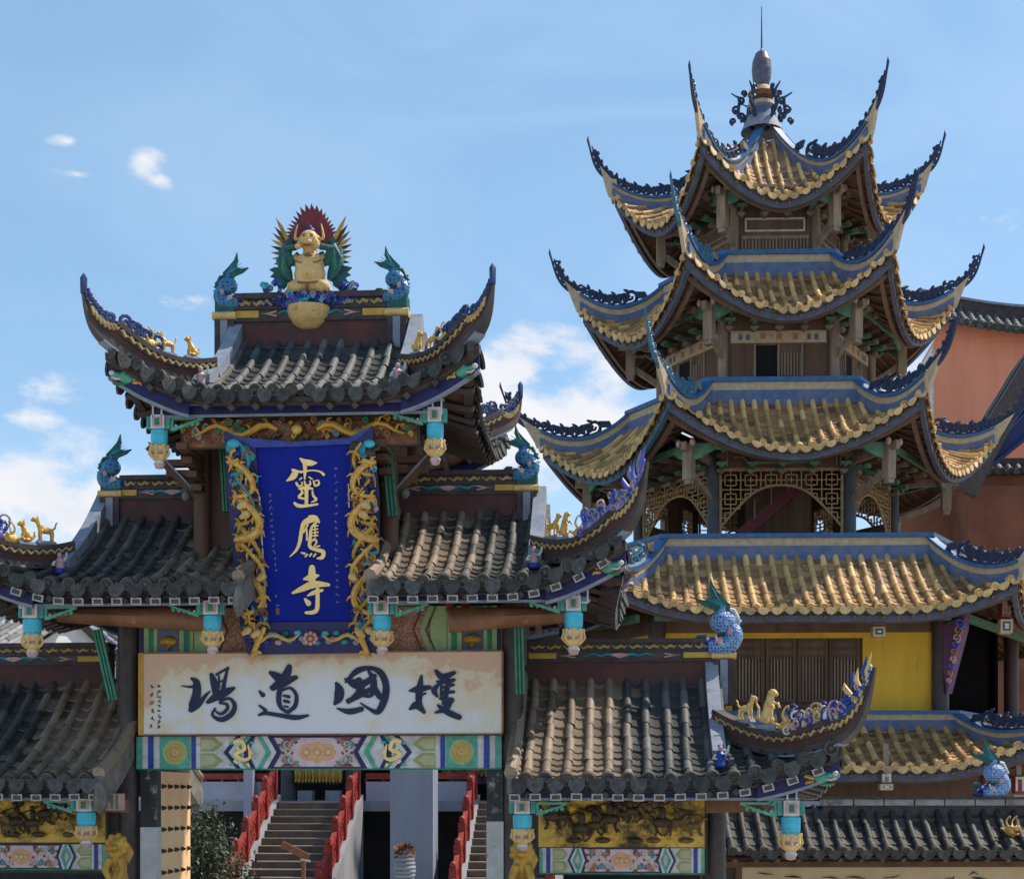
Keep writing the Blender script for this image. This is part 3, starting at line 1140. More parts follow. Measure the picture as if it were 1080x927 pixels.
def band_scroll(mb, p0, p1, nrm, h, n, m):
    """row of gilt wave scrolls on a ridge face between p0 and p1"""
    p0, p1 = Vector(p0), Vector(p1)
    ax = (p1 - p0) / n
    e1 = ax.normalized()
    mb.use(m, True)
    for i in range(n):
        c = p0 + ax * (i + .5)
        l = ax.length
        mb.tube([c - e1 * l * .45 + Z * h * .2, c - e1 * l * .2 - Z * h * .25, c + e1 * l * .05 + Z * h * .2, c + e1 * l * .3 - Z * h * .1, c + e1 * l * .42 + Z * h * .3], [h * .12, h * .26, h * .3, h * .24, h * .08], 6)
        mb.ell(c + e1 * l * .1 + Z * h * .25, (h * .3, h * .2, h * .2), 6, 4)


def ridge(parent, u0, u1, v, z0, h, ends=(), motif=True, w=.26):
    """main ridge with painted bands: maroon base, lotus band, gilt wave band, dark cap"""
    mb = MB()
    mb.use(MAROON); mb.box(u0, u1, v - w * .5, v + w * .5, z0 - .25, z0 + h * .30)
    mb.use(RIDGE); mb.box(u0, u1, v - w * .60, v + w * .60, z0 + h * .30, z0 + h * .38)
    mb.use(DARK); mb.box(u0, u1, v - w * .5, v + w * .5, z0 + h * .38, z0 + h * .60)
    mb.use(RIDGE); mb.box(u0, u1, v - w * .60, v + w * .60, z0 + h * .60, z0 + h * .66)
    mb.use(DARK); mb.box(u0, u1, v - w * .46, v + w * .46, z0 + h * .66, z0 + h * .86)
    mb.use(RIDGE); mb.box(u0, u1, v - w * .66, v + w * .66, z0 + h * .86, z0 + h)
    o = mb.build("ridge", parent)
    if motif:
        rl = MB()
        f = v - w * .5
        n = max(3, int((u1 - u0) / .21))
        band_scroll(rl, (u0 + .04, f - .0, z0 + h * .76), (u1 - .04, f - .0, z0 + h * .76), None, h * .17, n, STRAW)
        zc, hh = z0 + h * .49, h * .085
        L = u1 - u0
        rl.use(YELLOW)
        for s, a in ((1, u0), (-1, u1)):
            rl.box(min(a + s * .03, a + s * L * .16), max(a + s * .03, a + s * L * .16), f - .02, f + .02, zc - hh, zc + hh)
        rl.use(PINK)
        for s, a in ((1, u0), (-1, u1)):
            q = a + s * L * .17
            for zz in (-1, 1):
                rl.prism([(0, 0), (s * .10, zz * hh * .2), (s * .22, zz * hh * .9), (s * .24, zz * hh * .5), (s * .12, -zz * hh * .1)], (q, f - .01, zc), Vector((1, 0, 0)), Z, .03)
        c = (u0 + u1) / 2
        rl.use(TEAL, True)
        for s in (-1, 1):
            rl.tube([(c + s * .06, f - .012, zc - hh * .4), (c + s * .16, f - .015, zc + hh * .6), (c + s * .26, f - .015, zc - hh * .1), (c + s * .36, f - .012, zc + hh * .8), (c + s * .48, f - .01, zc - hh * .2)], [hh * .4, hh * .5, hh * .45, hh * .35, .004], 6)
        rl.use(PINK, False)
        rl.prism([(-.14, hh * .5), (0, hh * .9), (.14, hh * .5), (.05, -hh * .6), (0, -hh), (-.05, -hh * .6)], (c, f - .012, zc), Vector((1, 0, 0)), Z, .03)
        rl.build("ridge_relief", parent)
    for s, a in ends:
        e = MB()
        wd = .27
        x0, x1 = min(a, a + s * wd), max(a, a + s * wd)
        e.use(RIDGE); e.box(x0, x1, v - w * .7, v + w * .7, z0 - .45, z0 + h * .36)
        e.use(STEEL); e.box((x0 + x1) / 2 - .05, (x0 + x1) / 2 + .05, v - w * .76, v + w * .76, z0 - .45, z0 + h * .34)
        e.use(PALEGOLD, True)
        e.tube([(x0 - .03, v - w * .6, z0 + h * .46), (x1 + .03, v - w * .6, z0 + h * .46)], h * .10, 10)
        e.tube([(x0 - .03, v + w * .6, z0 + h * .46), (x1 + .03, v + w * .6, z0 + h * .46)], h * .10, 10)
        e.smooth = False
        e.use(PALEGOLD); e.box(x0 - .02, x1 + .02, v - w * .6, v + w * .6, z0 + h * .365, z0 + h * .555)
        e.use(DGREEN); e.box(x0, x1, v - w * .62, v + w * .62, z0 + h * .56, z0 + h * .92)
        e.build("ridge_end", parent)
    return o


def end_figure(parent, p, m1, m2, s=.3):
    """small glazed standing figure closing the lower end of a slope ridge"""
    mb = MB()
    p = Vector(p)
    mb.use(m2, True)
    mb.lathe([(.30 * s, 0), (.34 * s, .1 * s), (.26 * s, .35 * s), (.24 * s, .6 * s), (.28 * s, .78 * s), (.1 * s, .98 * s)], p, 10, [m2, m2, m1, m1, m1])
    mb.use(PINK, True)
    mb.ell(p + Vector((0, -.02, 1.1 * s)), (.14 * s, .14 * s, .17 * s), 8, 7)
    mb.use(WHITE, True)
    mb.tube([p + Vector((-.26 * s, -.1 * s, .75 * s)), p + Vector((-.4 * s, -.2 * s, .5 * s)), p + Vector((-.2 * s, -.34 * s, .5 * s))], [.09 * s, .08 * s, .06 * s], 6)
    mb.tube([p + Vector((.26 * s, -.1 * s, .75 * s)), p + Vector((.42 * s, -.15 * s, .95 * s)), p + Vector((.46 * s, -.2 * s, 1.25 * s))], [.09 * s, .07 * s, .05 * s], 6)
    mb.use(DARK, True)
    mb.ell(p + Vector((0, .02, 1.24 * s)), (.15 * s, .15 * s, .09 * s), 8, 6)
    return mb.build("end_figure", parent)


def gate_roof(uL, uR, hipL, hipR, zE, zT, g, tile, sp, lift=.62, cl=1.4, tip=(.42, 1.0), crest="curl", fasc=None, hr=.5, ridge_u=None, motif_n=6, flare=.25, dch=.5):
    """one roof of the gate; hip ends get four-way corners with upturned tips, plain ends get barge boards"""
    H = zT - zE
    D = VR - VE
    q = math.pi / 4
    hp = (g, q)
    fargs = dict(lift=lift, cl=cl, dl=1.6, flare=flare, k=.55)
    front = Face((0, VE, 0), (1, 0, 0), (0, -1, 0), uL, uR, D, H, zE, hp if hipL else None, hp if hipR else None, **fargs)
    back = Face((0, VR + D, 0), (-1, 0, 0), (0, 1, 0), -uR, -uL, D, H, zE, hp if hipR else None, hp if hipL else None, **fargs)
    faces = [front, back]
    if hipR:
        f = Face((uR, VR, 0), (0, 1, 0), (1, 0, 0), -D, D, D, H, zE, hp, hp, **fargs)
        f.dlim = g
        faces.append(f)
    if hipL:
        f = Face((uL, VR, 0), (0, -1, 0), (-1, 0, 0), -D, D, D, H, zE, hp, hp, **fargs)
        f.dlim = g
        faces.append(f)
    mb = MB()
    for f in faces:
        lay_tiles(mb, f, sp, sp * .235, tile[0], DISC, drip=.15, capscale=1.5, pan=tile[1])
    roof = mb.build("roof", gate)
    # underside
    so = MB()
    for f in faces:
        soffit(so, f, min(D, f.dlim), BROWN, DARK, .14, .3)
    so.build("soffit", roof)
    # eave boards, second row of half-moon drips and white-framed rafter ends
    eb = MB()
    for f in faces:
        eave_board(eb, f, DARK, .10, .08, .09, inset=.10)
        for hp_, ua_, ub_ in ((f.hipL, f.uL, f.uL + .85), (f.hipR, f.uR - .85, f.uR)):
            if hp_ and f in faces[:2]:
                eave_board(eb, f, NAVY, .17, .18, .04, ua_, ub_, inset=.16, edge=STEEL, n=12)
    rf = eb
    for f in faces[:1] + faces[2:]:
        if roof.name == 'roof':
            break
        n = max(2, round((f.uR - f.uL) / sp))
        s2 = (f.uR - f.uL) / n
        for i in range(n + 1):
            u = f.uL + i * s2
            if f.dtop(min(max(u, f.uL + .01), f.uR - .01)) < .05:
                continue
            t, a, nn = f.fr(u, 0)
            c = f.pt(u, .10, -.20)
            rf.use(DARK); rf.obox(c + t * .02, a * .055, nn * .035, t * .12)
            rf.use(FRAMEW)
            e = c + t * .142
            w_, h_ = .058, .036
            for sg in (-1, 1):
                rf.obox(e + a * sg * w_, a * .009, nn * (h_ + .009), t * .006)
                rf.obox(e + nn * sg * h_, a * (w_ - .0095), nn * .009, t * .006)
    eb.build("eave_board", roof)
    # straight fascia with pale borders
    if fasc:
        fb = MB()
        fu0, fu1, fz0, fz1 = fasc
        fb.use(NAVY); fb.box(fu0, fu1, VE + .25, VE + .33, fz0, fz1)
        fb.use(STEEL)
        fb.box(fu0 - .01, fu1 + .01, VE + .235, VE + .248, fz0 - .022, fz0 + .012)
        fb.box(fu0 - .01, fu1 + .01, VE + .235, VE + .248, fz1 - .014, fz1 + .014)
        fb.use(WHITE)
        for ux_, on in ((fu0, hipL), (fu1, hipR)):
            if on:
                c = ux_ + (.08 if ux_ == fu0 else -.08)
                for sg in (-1, 1):
                    fb.box(c + sg * .055 - .011, c + sg * .055 + .011, VE + .215, VE + .232, fz0 - .03, fz1 + .05)
                    zz = fz0 - .03 if sg < 0 else fz1 + .05
                    fb.box(c - .066, c + .066, VE + .217, VE + .230, zz - .011, zz + .011)
        fb.build("fascia", roof)
    # main ridge
    r0, r1 = ridge_u or (uL + (g if hipL else 0), uR - (g if hipR else 0))
    ridge(roof, r0, r1, VR, zT + .04, hr, [(s_, a) for s_, a, on in ((-1, r0, hipL), (1, r1, hipR)) if on])
    for s_, on, uu in ((-1, hipL, uL), (1, hipR, uR)):
        ug = uu - s_ * g
        if on:
            # gable triangle, slope ridges, end figures
            gb = MB()
            gb.use(MAROON)
            zs = front.zE
            prof = [(VE + d, front.pt(ug, d, -.02).z) for d in [g * .8 + (D - g * .8) * k / 8 for k in range(9)]]
            poly = prof + [(2 * VR - v, z) for v, z in prof[::-1][1:]]
            gb.prism(poly, (ug, 0, 0), Vector((0, 1, 0)), Z, .08)
            gb.build("gable", roof)
            for f, sg in ((front, 1), (back, -1)):
                sr = MB()
                ds = [D * 1.0 - (D - dch) * k / 14 for k in range(15)]
                bot = [f.pt(ug * sg, d, -.05) for d in ds]
                sr.use(STEEL)
                sr.fin(bot, [p + Z * (.36 - .010 * i) for i, p in enumerate(bot)], .17)
                sr.use(BARGE)
                sr.fin([p + Z * .0 for p in bot], [p + Z * .11 for p in bot], .27)
                sr.build("slope_ridge", roof)
                if f is front:
                    end_figure(roof, bot[-1] + Vector((0, -.10, -.0)), BLUE if uR > 6.2 else PINK, BLUE, .22)
            for f, bk in ((front, False), (back, True)):
                side = s_ if not bk else -s_
                hd = Vector((s_ * math.sin(q), math.cos(q) if bk else -math.cos(q), 0))
                base = hip_path(f, side, g + .06, 14)
                tc_ = tip_curve(base[-1], hd, tip[0], tip[1], 10)
                path = base + tc_[1:]
                m = len(path)
                hs = []
                for i in range(m):
                    a = i / (len(base) - 1)
                    hs.append(.29 if a <= .6 else .29 + (a - .6) * .15 if a <= 1 else max(.03, .35 * (1 - (i - len(base) + 1) / (m - len(base))) ** 1.15))
                top = []
                for i in range(m):
                    t = (path[min(i + 1, m - 1)] - path[max(i - 1, 0)]).normalized()
                    nn = Z - t * t.z
                    nn = nn.normalized() if nn.length > .05 else -hd
                    kb = max(0, min(1, (i - len(base) + 5) / 9))
                    nn = (nn - hd * .42 * kb * kb * (3 - 2 * kb)).normalized()
                    top.append(path[i] + nn * hs[i])
                low = [a + (b - a) * .30 for a, b in zip(path, top)]
                mid = [a + (b - a) * .58 for a, b in zip(path, top)]
                m2_ = [a + (b - a) * .80 for a, b in zip(path, top)]
                h = MB()
                wt = [1.0 if i < len(base) else 1 - .78 * (i - len(base) + 1) / (m - len(base)) for i in range(m)]
                h.use(DARK); h.fin(path, low, [.145 * w_ for w_ in wt])
                h.use(MAROON); h.fin(low, mid, [.12 * w_ for w_ in wt])
                h.use(STEEL); h.fin([p - Z * .012 for p in path[8:len(base)]], [p + Z * .014 for p in path[8:len(base)]], .165)
                h.use(DARK); h.fin(mid, m2_, [.15 * w_ for w_ in wt])
                h.use(RIDGE); h.fin(m2_, top, [.21 * w_ for w_ in wt])
                lat = hd.cross(Z)
                for sg in (-1, 1):
                    for i in range(1, m - 4):
                        c = mid[i] * .45 + m2_[i] * .55 + lat * sg * .085 * wt[i]
                        t = (mid[i + 1] - mid[i]).normalized()
                        h.use(STRAW, True)
                        h.tube([c - t * .06 + Z * .02, c - t * .02 - Z * .02, c + t * .03 + Z * .025, c + t * .07], [.012, .022, .022, .008], 5)
                h.smooth = False
                if crest == "curl":
                    h.use(CRESTN, True)
                    openwork(h, top[9:], Z * .6 - hd, .25, .10, .032, .42, 0)
                    h.tube([p + (Z * .5 - hd) * .13 * (1 - .6 * i / (m - 9)) for i, p in enumerate(top[9:])], .022, 5)
                    h.tube([top[-1] - Z * .05, top[-1] + Z * .14, top[-1] + Z * .2], [.04, .045, .008], 6)
                elif not bk:
                    vio = crest == "violet"
                    cols = (VIOLET, VIOLET, BLUE, STEEL, VIOLET, PINK) if vio else (BLUE, WHITE, PALEGOLD, BLUE, STRAW, BLUE, PINK)
                    pth = crom([tuple(p) for p in top[10:]], 3)
                    k = len(pth)
                    rq = random.Random(31)
                    for i in range(0, k - 1):
                        p = Vector(pth[i])
                        a = i / k
                        t = (Vector(pth[i + 1]) - p).normalized()
                        nn = (Z - t * t.z)
                        nn = nn.normalized() if nn.length > .1 else -hd
                        nn = (nn - hd * .3).normalized()
                        r_ = .17 * (1 - a) ** .6 + .03
                        for q in range(4):
                            h.use(rq.choice(cols), True)
                            c_ = p + lat * rq.uniform(-.1, .1) * (1 - a) + nn * rq.uniform(-.2, 1.0) * r_ + t * rq.uniform(-.04, .04)
                            d_ = (t + nn * rq.uniform(-1, 1) + lat * rq.uniform(-.6, .6)).normalized()
                            u_ = (nn - d_ * nn.dot(d_)).normalized()
                            scroll(h, c_, d_ * rq.choice((-1, 1)), u_, r_ * rq.uniform(.25, .5), .017, 1.2)
                        h.use(rq.choice(cols), True)
                        h.ell(p + nn * r_ * .25, (r_ * .45, r_ * .42, r_ * .5), 7, 5)
                    tq = top[-1]
                    for q in range(5):
                        h.use((VIOLET, STEEL)[q % 2] if vio else (PALEGOLD, BLUE)[q % 2], True)
                        o_ = top[-3 - q // 2] - hd * .02 * q
                        h.tube([o_, o_ - hd * (.03 + .03 * q) + Z * .16, o_ + hd * (.04 - .05 * q) + Z * (.38 - .04 * q)], [.035, .035, .005], 6)
                    h.smooth = False
                h.build("hip_ridge", roof)
                if not bk:
                    cpt = front.pt(uR - .0 if s_ > 0 else uL, 0, -.42) - hd * .34
                    dragon_head(gate, cpt, s_, .29, yaw=(-.5 if s_ > 0 else .5))
                    roof["hip%d" % s_] = 0
                    HIPS.setdefault(roof.name, {})[s_] = (top, hd)
        else:
            # plain end: weathered barge board with a rounded foot, and a tile edging
            bb = MB()
            ds = [D - D * k / 14 for k in range(15)]
            for f, sg in ((front, 1), (back, -1)):
                ue = uu * sg
                pth = [f.pt(ue, d) + Vector((s_ * .05, 0, 0)) for d in ds]
                bb.use(BARGE, False)
                bb.fin([p - Z * ((.26 + .10 * (i / 14)) if s_ > 0 else .16) for i, p in enumerate(pth)], [p + Z * .05 for p in pth], .09)
                bb.use(tile[0], True)
                bb.tube([p + Z * .09 for p in pth], .085, 8)
                bb.smooth = False
                e = pth[-1]
                if s_ < 0:
                    continue
                bb.use(BARGE, True)
                bb.ell(e + Vector((0, .03 * sg, -.20)), (.075, .13, .21), 10, 8)
            bb.build("barge_board", roof)
    return roof, front


HIPS = {}
CRESTN = mat('crest_navy', (0.022, 0.05, 0.16), 0.5, (0.016, 0.03, 0.09), 9, dirt=((0.10, 0.14, 0.26), 12, .6))


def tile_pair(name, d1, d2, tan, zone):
    # rolls and the pans between them: the pans are darker, their moss too
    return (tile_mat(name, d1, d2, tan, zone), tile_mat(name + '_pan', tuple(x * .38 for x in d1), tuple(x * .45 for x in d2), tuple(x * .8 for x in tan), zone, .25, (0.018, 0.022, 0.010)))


# heights read from the photograph rays on the planes where the parts stand
zt1 = G(320, 358, VR).z
ze1 = G(310, 412, VE).z
a = .707 * .25
T_TOP = tile_pair("top_roof_tile", (0.036, 0.041, 0.046), (0.095, 0.098, 0.096), TAN, None)
u_l, u_r = G(112, 400, VE).x + a, G(508, 400, VE).x - a
roof_top, f_top = gate_roof(u_l, u_r, True, True, ze1, zt1, .92, T_TOP, .225, lift=.60, tip=(.26, .58),
                            fasc=(G(160, 430, VE + .25).x, G(468, 430, VE + .25).x, G(310, 437, VE + .25).z, G(310, 425, VE + .25).z), hr=.56,
                            ridge_u=(G(250, 340, VR).x, G(410, 340, VR).x))
zt2, ze2 = G(470, 538, VR).z, G(520, 613, VE).z
zs = (G(500, 634, VE + .25).z, G(500, 621, VE + .25).z)
ui_r, uo_r = G(394, 600, VE).x, G(662, 600, VE).x - a
ui_l, uo_l = G(247, 600, VE).x, G(-52, 600, VE).x + a
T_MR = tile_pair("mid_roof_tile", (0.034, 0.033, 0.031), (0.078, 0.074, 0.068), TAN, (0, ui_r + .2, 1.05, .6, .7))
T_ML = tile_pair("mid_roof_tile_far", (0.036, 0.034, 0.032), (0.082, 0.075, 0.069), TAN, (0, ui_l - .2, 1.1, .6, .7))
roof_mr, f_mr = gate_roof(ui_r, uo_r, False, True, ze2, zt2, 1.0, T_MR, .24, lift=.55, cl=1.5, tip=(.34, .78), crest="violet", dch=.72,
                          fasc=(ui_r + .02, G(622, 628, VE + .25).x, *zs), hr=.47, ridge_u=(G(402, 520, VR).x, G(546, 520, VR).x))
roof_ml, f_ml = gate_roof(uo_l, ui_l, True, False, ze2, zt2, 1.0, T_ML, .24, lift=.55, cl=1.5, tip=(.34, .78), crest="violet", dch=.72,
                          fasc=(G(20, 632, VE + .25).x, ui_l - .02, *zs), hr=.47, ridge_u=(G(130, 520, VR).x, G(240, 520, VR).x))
zt3, ze3 = G(640, 712, VR).z, G(650, 822, VE).z
zs = (G(650, 842, VE + .25).z, G(650, 829, VE + .25).z)
vi_r, vo_r = G(543, 800, VE).x, G(888, 800, VE).x - a
vi_l, vo_l = G(100, 800, VE).x, G(-215, 800, VE).x + a
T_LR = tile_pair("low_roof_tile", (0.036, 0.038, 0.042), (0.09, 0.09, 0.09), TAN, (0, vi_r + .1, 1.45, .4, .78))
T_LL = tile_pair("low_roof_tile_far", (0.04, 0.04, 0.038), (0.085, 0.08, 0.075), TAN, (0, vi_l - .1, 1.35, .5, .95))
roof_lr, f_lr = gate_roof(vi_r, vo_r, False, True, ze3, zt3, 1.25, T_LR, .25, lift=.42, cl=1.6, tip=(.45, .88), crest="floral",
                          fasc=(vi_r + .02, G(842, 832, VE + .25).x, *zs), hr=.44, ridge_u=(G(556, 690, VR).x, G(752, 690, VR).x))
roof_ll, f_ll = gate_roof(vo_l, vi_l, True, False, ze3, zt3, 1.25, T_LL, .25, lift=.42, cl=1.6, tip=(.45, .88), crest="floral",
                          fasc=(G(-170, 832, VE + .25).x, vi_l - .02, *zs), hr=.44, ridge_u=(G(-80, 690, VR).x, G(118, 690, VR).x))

# columns: (px, half width px) on the front and back rows, from ground up into the roofs
def gpost(u, v, z0, z1, r, m, name="column", stone=True):
    mb = MB()
    mb.smooth = True
    mb.lathe([(r, z0 + .3 if stone else z0), (r * .98, (z0 + z1) / 2), (r * .9, z1)], (u, v, 0), 18, [m])
    if stone:
        mb.smooth = True
        mb.lathe([(r * 1.5, z0), (r * 1.55, z0 + .16), (r * 1.2, z0 + .3), (r * .9, z0 + .3)], (u, v, 0), 18, [BARGE])
    return mb.build(name, gate)


for px_, zz in ((136, ze2 + .75), (540, ze2 + .75), (213, ze1 + .7), (412, ze1 + .7)):
    u = G(px_, 700, 0).x
    lo = 0 if px_ in (136, 540) else ze2
    for v in (0.0, 1.8):
        gpost(u, v, lo, zz - (.15 if v == 0 else .15), .13 if lo == 0 else .11, DARK if lo == 0 else BROWN, stone=lo == 0)
for px_ in (756, -80):
    u = G(px_, 880, 0).x
    for v in (0.0, 1.8):
        gpost(u, v, 0, ze3 + .75, .12, DARK)
# upper chamber behind the plaque
bm_ = MB()
bm_.use(BROWN)
x0, x1 = G(216, 540, .1).x, G(410, 540, .1).x
bm_.box(x0, x1, .12, .2, ze2, ze1 + .1)
for s_ in (0, 1):
    xx = (x0, x1)[s_]
    bm_.box(xx - .03, xx + .03, .2, 1.7, ze2 + .3, ze1 + .05)
bm_.build("chamber_wall", gate)
# brackets (dougong-like arms) under the top eave, carried by the chamber posts
for s_, px_ in ((-1, 213), (1, 412)):
    u = G(px_, 480, 0).x
    mb = MB()
    mb.use(BROWN)
    for k in range(4):
        mb.box(u - .07, u + .07, -.95 + .22 * k, .25, ze1 - .62 + .02 - .13 * k, ze1 - .52 - .13 * k)
        mb.box(min(u, u + s_ * (.62 - .14 * k)), max(u, u + s_ * (.62 - .14 * k)), -.06 + .04 * k, .08 + .04 * k, ze1 - .62 - .13 * k + .004, ze1 - .53 - .13 * k)
    mb.beam((u, 0, ze1 - 1.1), (u + s_ * .72, -.02, ze1 - .35), .06, .09)
    mb.use(STEEL)
    mb.beam((u, -.045, ze1 - 1.04), (u + s_ * .70, -.065, ze1 - .30), .02, .025)
    mb.use(BARGE, True)
    mb.ell((u + s_ * .2, -.05, ze1 - 1.02), (.06, .06, .07))
    mb.build("bracket_arm", gate)


def relief(name, p00, p10, z0, z1, v, amp, mats_, nu, nv, seed, sc, parent=gate, tag_label=None):
    """carved panel: relief grid whose figures stand proud, coloured by depth of carving"""
    mb = MB()
    vs_, fs, hs = [], [], []
    for j in range(nv + 1):
        for i in range(nu + 1):
            x = p00 + (p10 - p00) * i / nu
            z = z0 + (z1 - z0) * j / nv
            n = noise.fractal(Vector((x * sc + seed, z * sc * 1.1, seed * 1.7)), .9, 2.1, 5)
            e = min(1, 8 * min(i / nu, 1 - i / nu), 5 * min(j / nv, 1 - j / nv))
            h = amp * max(0, min(1, .5 + n * 1.1)) * e
            vs_.append((x, v - h, z))
            hs.append(h / amp)
    w = nu + 1
    mb.use(mats_, True)
    mb.add(vs_, [(j * w + i, j * w + i + 1, (j + 1) * w + i + 1, (j + 1) * w + i) for j in range(nv) for i in range(nu)])
    mb.smooth = False
    mb.use(DARK)
    mb.box(min(p00, p10) - .02, max(p00, p10) + .02, v + .004, v + .07, z0 - .02, z1 + .02)
    return mb.build(name, parent, angle=60)


BRONZE = mat("dark_bronze", (0.07, 0.045, 0.018), 0.5, (0.03, 0.02, 0.01), 10, metal=.2)
DULLGOLD = mat("worn_gold_leaf", (0.50, 0.29, 0.045), 0.45, (0.34, 0.18, 0.03), 6, metal=.2, bump=.2)
RUST = mat("rust_carving", (0.26, 0.10, 0.04), 0.6, (0.16, 0.06, 0.03), 9)
# carved lintel under the top fascia
relief("carved_lintel", G(192, 455, -.85).x, G(440, 455, -.85).x, G(310, 470, -.85).z, G(310, 441, -.85).z, -.85, .09,
       mat('rust_carving_worn', (0.22, 0.085, 0.035), .6, (0.10, 0.05, 0.03), 7, dirt=((0.36, 0.21, 0.08), 8, .52), bump=.4), 140, 24, 3.1, 5.0)
lc = MB()
rr = random.Random(21)
la, lb, lz0, lz1 = G(194, 455, -.85).x, G(438, 455, -.85).x, G(310, 468, -.85).z, G(310, 443, -.85).z
for k in range(110):
    lc.use(rr.choice((RUST, DULLGOLD, BROWN, GREEN, STEEL, RUST, LOG, DULLGOLD)), True)
    p = Vector((la + (lb - la) * rr.random(), -.85 - rr.uniform(.05, .10), rr.uniform(lz0 + .04, lz1 - .02)))
    scroll(lc, p - Z * .03, Vector((rr.choice((-1, 1)), 0, rr.uniform(-.3, .3))).normalized(), Z, rr.uniform(.025, .055), .018, 1.3)
for s_ in (-1, 1):
    lm = (la + lb) / 2
    lc.use(DULLGOLD, True)
    pth = [Vector((lm + s_ * (.25 + .11 * i), -.97, (lz0 + lz1) / 2 + .07 * math.sin(i * 1.1))) for i in range(11)]
    lc.tube(pth, [.03, .04, .045, .045, .045, .04, .036, .032, .026, .02, .01], 7)
    for i in range(1, 10, 2):
        lc.tube([pth[i], pth[i] + Vector((s_ * .04, -.01, .07)), pth[i] + Vector((s_ * .09, 0, .08))], [.02, .016, .004], 5)
lc.use(GOLD, True)
lc.ell((lm, -.98, (lz0 + lz1) / 2), (.07, .05, .07), 9, 7)
lc.build("lintel_carving", gate)
# painted beam between the mid roofs, behind the plaque
pb = MB()
va = -.04
z0, z1 = G(338, 690, va).z, G(338, 640, va).z
xs = lambda p: G(p, 665, va).x
pb.use(LOG); pb.box(xs(147), xs(530), va, va + .12, z0, z1)
LIME = mat("pale_green_paint", (0.33, 0.45, 0.20), 0.55, (0.24, 0.34, 0.16), 9)
ROSE = mat("rose_lattice", (0.42, 0.22, 0.15), 0.6, (0.25, 0.11, 0.06), 30, fac=(.45, .55))
SLATEBLUE = mat("slate_blue_paint", (0.10, 0.16, 0.24), 0.55, (0.06, 0.10, 0.16), 8)
for s_ in (-1, 1):
    X = lambda p: xs(338 + s_ * p)
    def bx(a_, b_, m, dz=0, o=.006):
        pb.use(m)
        pb.box(min(X(a_), X(b_)), max(X(a_), X(b_)), va - o, va - .001, z0 + dz, z1 - .002)
    bx(186, 190, NAVY); bx(172, 186, LIME); bx(176, 181, GREEN, 0, .012); bx(150, 171, SLATEBLUE)
    bx(134, 149, LIME); bx(138, 144, GREEN, 0, .012); bx(116, 133, LIME, 0, .004); bx(60, 115, ROSE, 0, .003)
    for k, (o_, m) in enumerate(((0, DARK), (5, LIME), (14, DARK))):
        pb.use(m)
        hw = .018 if m is DARK else .06
        zm = (z0 + z1) / 2
        xa, xb = X(122 - o_), X(112 - o_)
        pb.beam((xa, va - .008 - .003 * k, z1), (xb, va - .008 - .003 * k, zm), .012, hw, Vector((0, 1, 0)).cross(Vector((xb - xa, 0, zm - z1))))
        pb.beam((xb, va - .009 - .003 * k, zm), (xa, va - .009 - .003 * k, z0), .012, hw, Vector((0, 1, 0)).cross(Vector((xa - xb, 0, z0 - zm))))
    pb.use(DULLGOLD, True)
    pb.ell((X(160), va - .02, z0 + .18), (.12, .05, .07))
    pb.tube([(X(166), va - .03, z0 + .2), (X(160), va - .05, z0 + .1), (X(154), va - .03, z0 + .2)], [.02, .04, .02], 6)
    pb.smooth = False
pb.use(GREEN); pb.box(xs(250), xs(398), va - .03, va - .002, z0 - .0, z0 + .03)
pb.build("painted_beam", gate)
# two thick oiled cross beams that carry the mid roofs' outer posts
for pa, pb_ in ((62, 232), (600, 474)):
    mb = MB()
    v = -.62
    za0, za1, zb0, zb1 = G(pa, 656, v).z, G(pa, 640, v).z, G(pb_, 667, v).z, G(pb_, 641, v).z
    xa, xb = G(pa, 650, v).x, G(pb_, 650, v).x
    mb.use(LOG, True)
    pts, rr = [], []
    n = 10
    vs_ = []
    for i in range(n + 1):
        t = i / n
        x = xa + (xb - xa) * t
        lo, hi = za0 + (zb0 - za0) * t, za1 + (zb1 - za1) * t
        for k in range(10):
            an = 2 * math.pi * k / 10
            vs_.append((x, v + .15 * math.cos(an) * (1.25 if abs(math.cos(an)) < .8 else 1), (lo + hi) / 2 + (hi - lo) * .5 * math.sin(an) * 1.05))
    mb.add(vs_, [(i * 10 + k, i * 10 + (k + 1) % 10, (i + 1) * 10 + (k + 1) % 10, (i + 1) * 10 + k) for i in range(n) for k in range(10)] + [tuple(range(9, -1, -1)), tuple(n * 10 + k for k in range(10))])
    mb.build("cross_beam", gate)
# hanging posts: px, top py, bottom py, bracket side
for px_, t_, b_, sb in ((168, 439, 494, 1), (459, 431, 490, -1)):
    p = G(px_, t_, VE + .3)
    hanging_post(gate, (p.x, p.y, p.z), G(px_, b_, VE + .3).z, .17, sb)
for px_, t_, b_, sb in ((34, 638, 693, 1), (224, 634, 690, -1), (403, 634, 690, 1), (605, 629, 690, -1)):
    p = G(px_, t_, VE + .3)
    hanging_post(gate, (p.x, p.y, p.z), G(px_, b_, VE + .3).z, .185, sb)
for px_, t_, b_, sb in ((91, 842, 893, -1), (551, 844, 897, 1), (834, 844, 906, -1)):
    p = G(px_, t_, VE + .3)
    hanging_post(gate, (p.x, p.y, p.z), G(px_, b_, VE + .3).z, .19, sb)
# red lanterns-blocks peeping under the mid fascia
for px_ in (170, 185, 476, 492):
    rb = MB()
    rb.use(RED)
    p = G(px_, 641, -.3)
    rb.box(p.x - .05, p.x + .05, -.5, -.3, p.z - .05, p.z + .06)
    rb.build("rafter_end", gate)
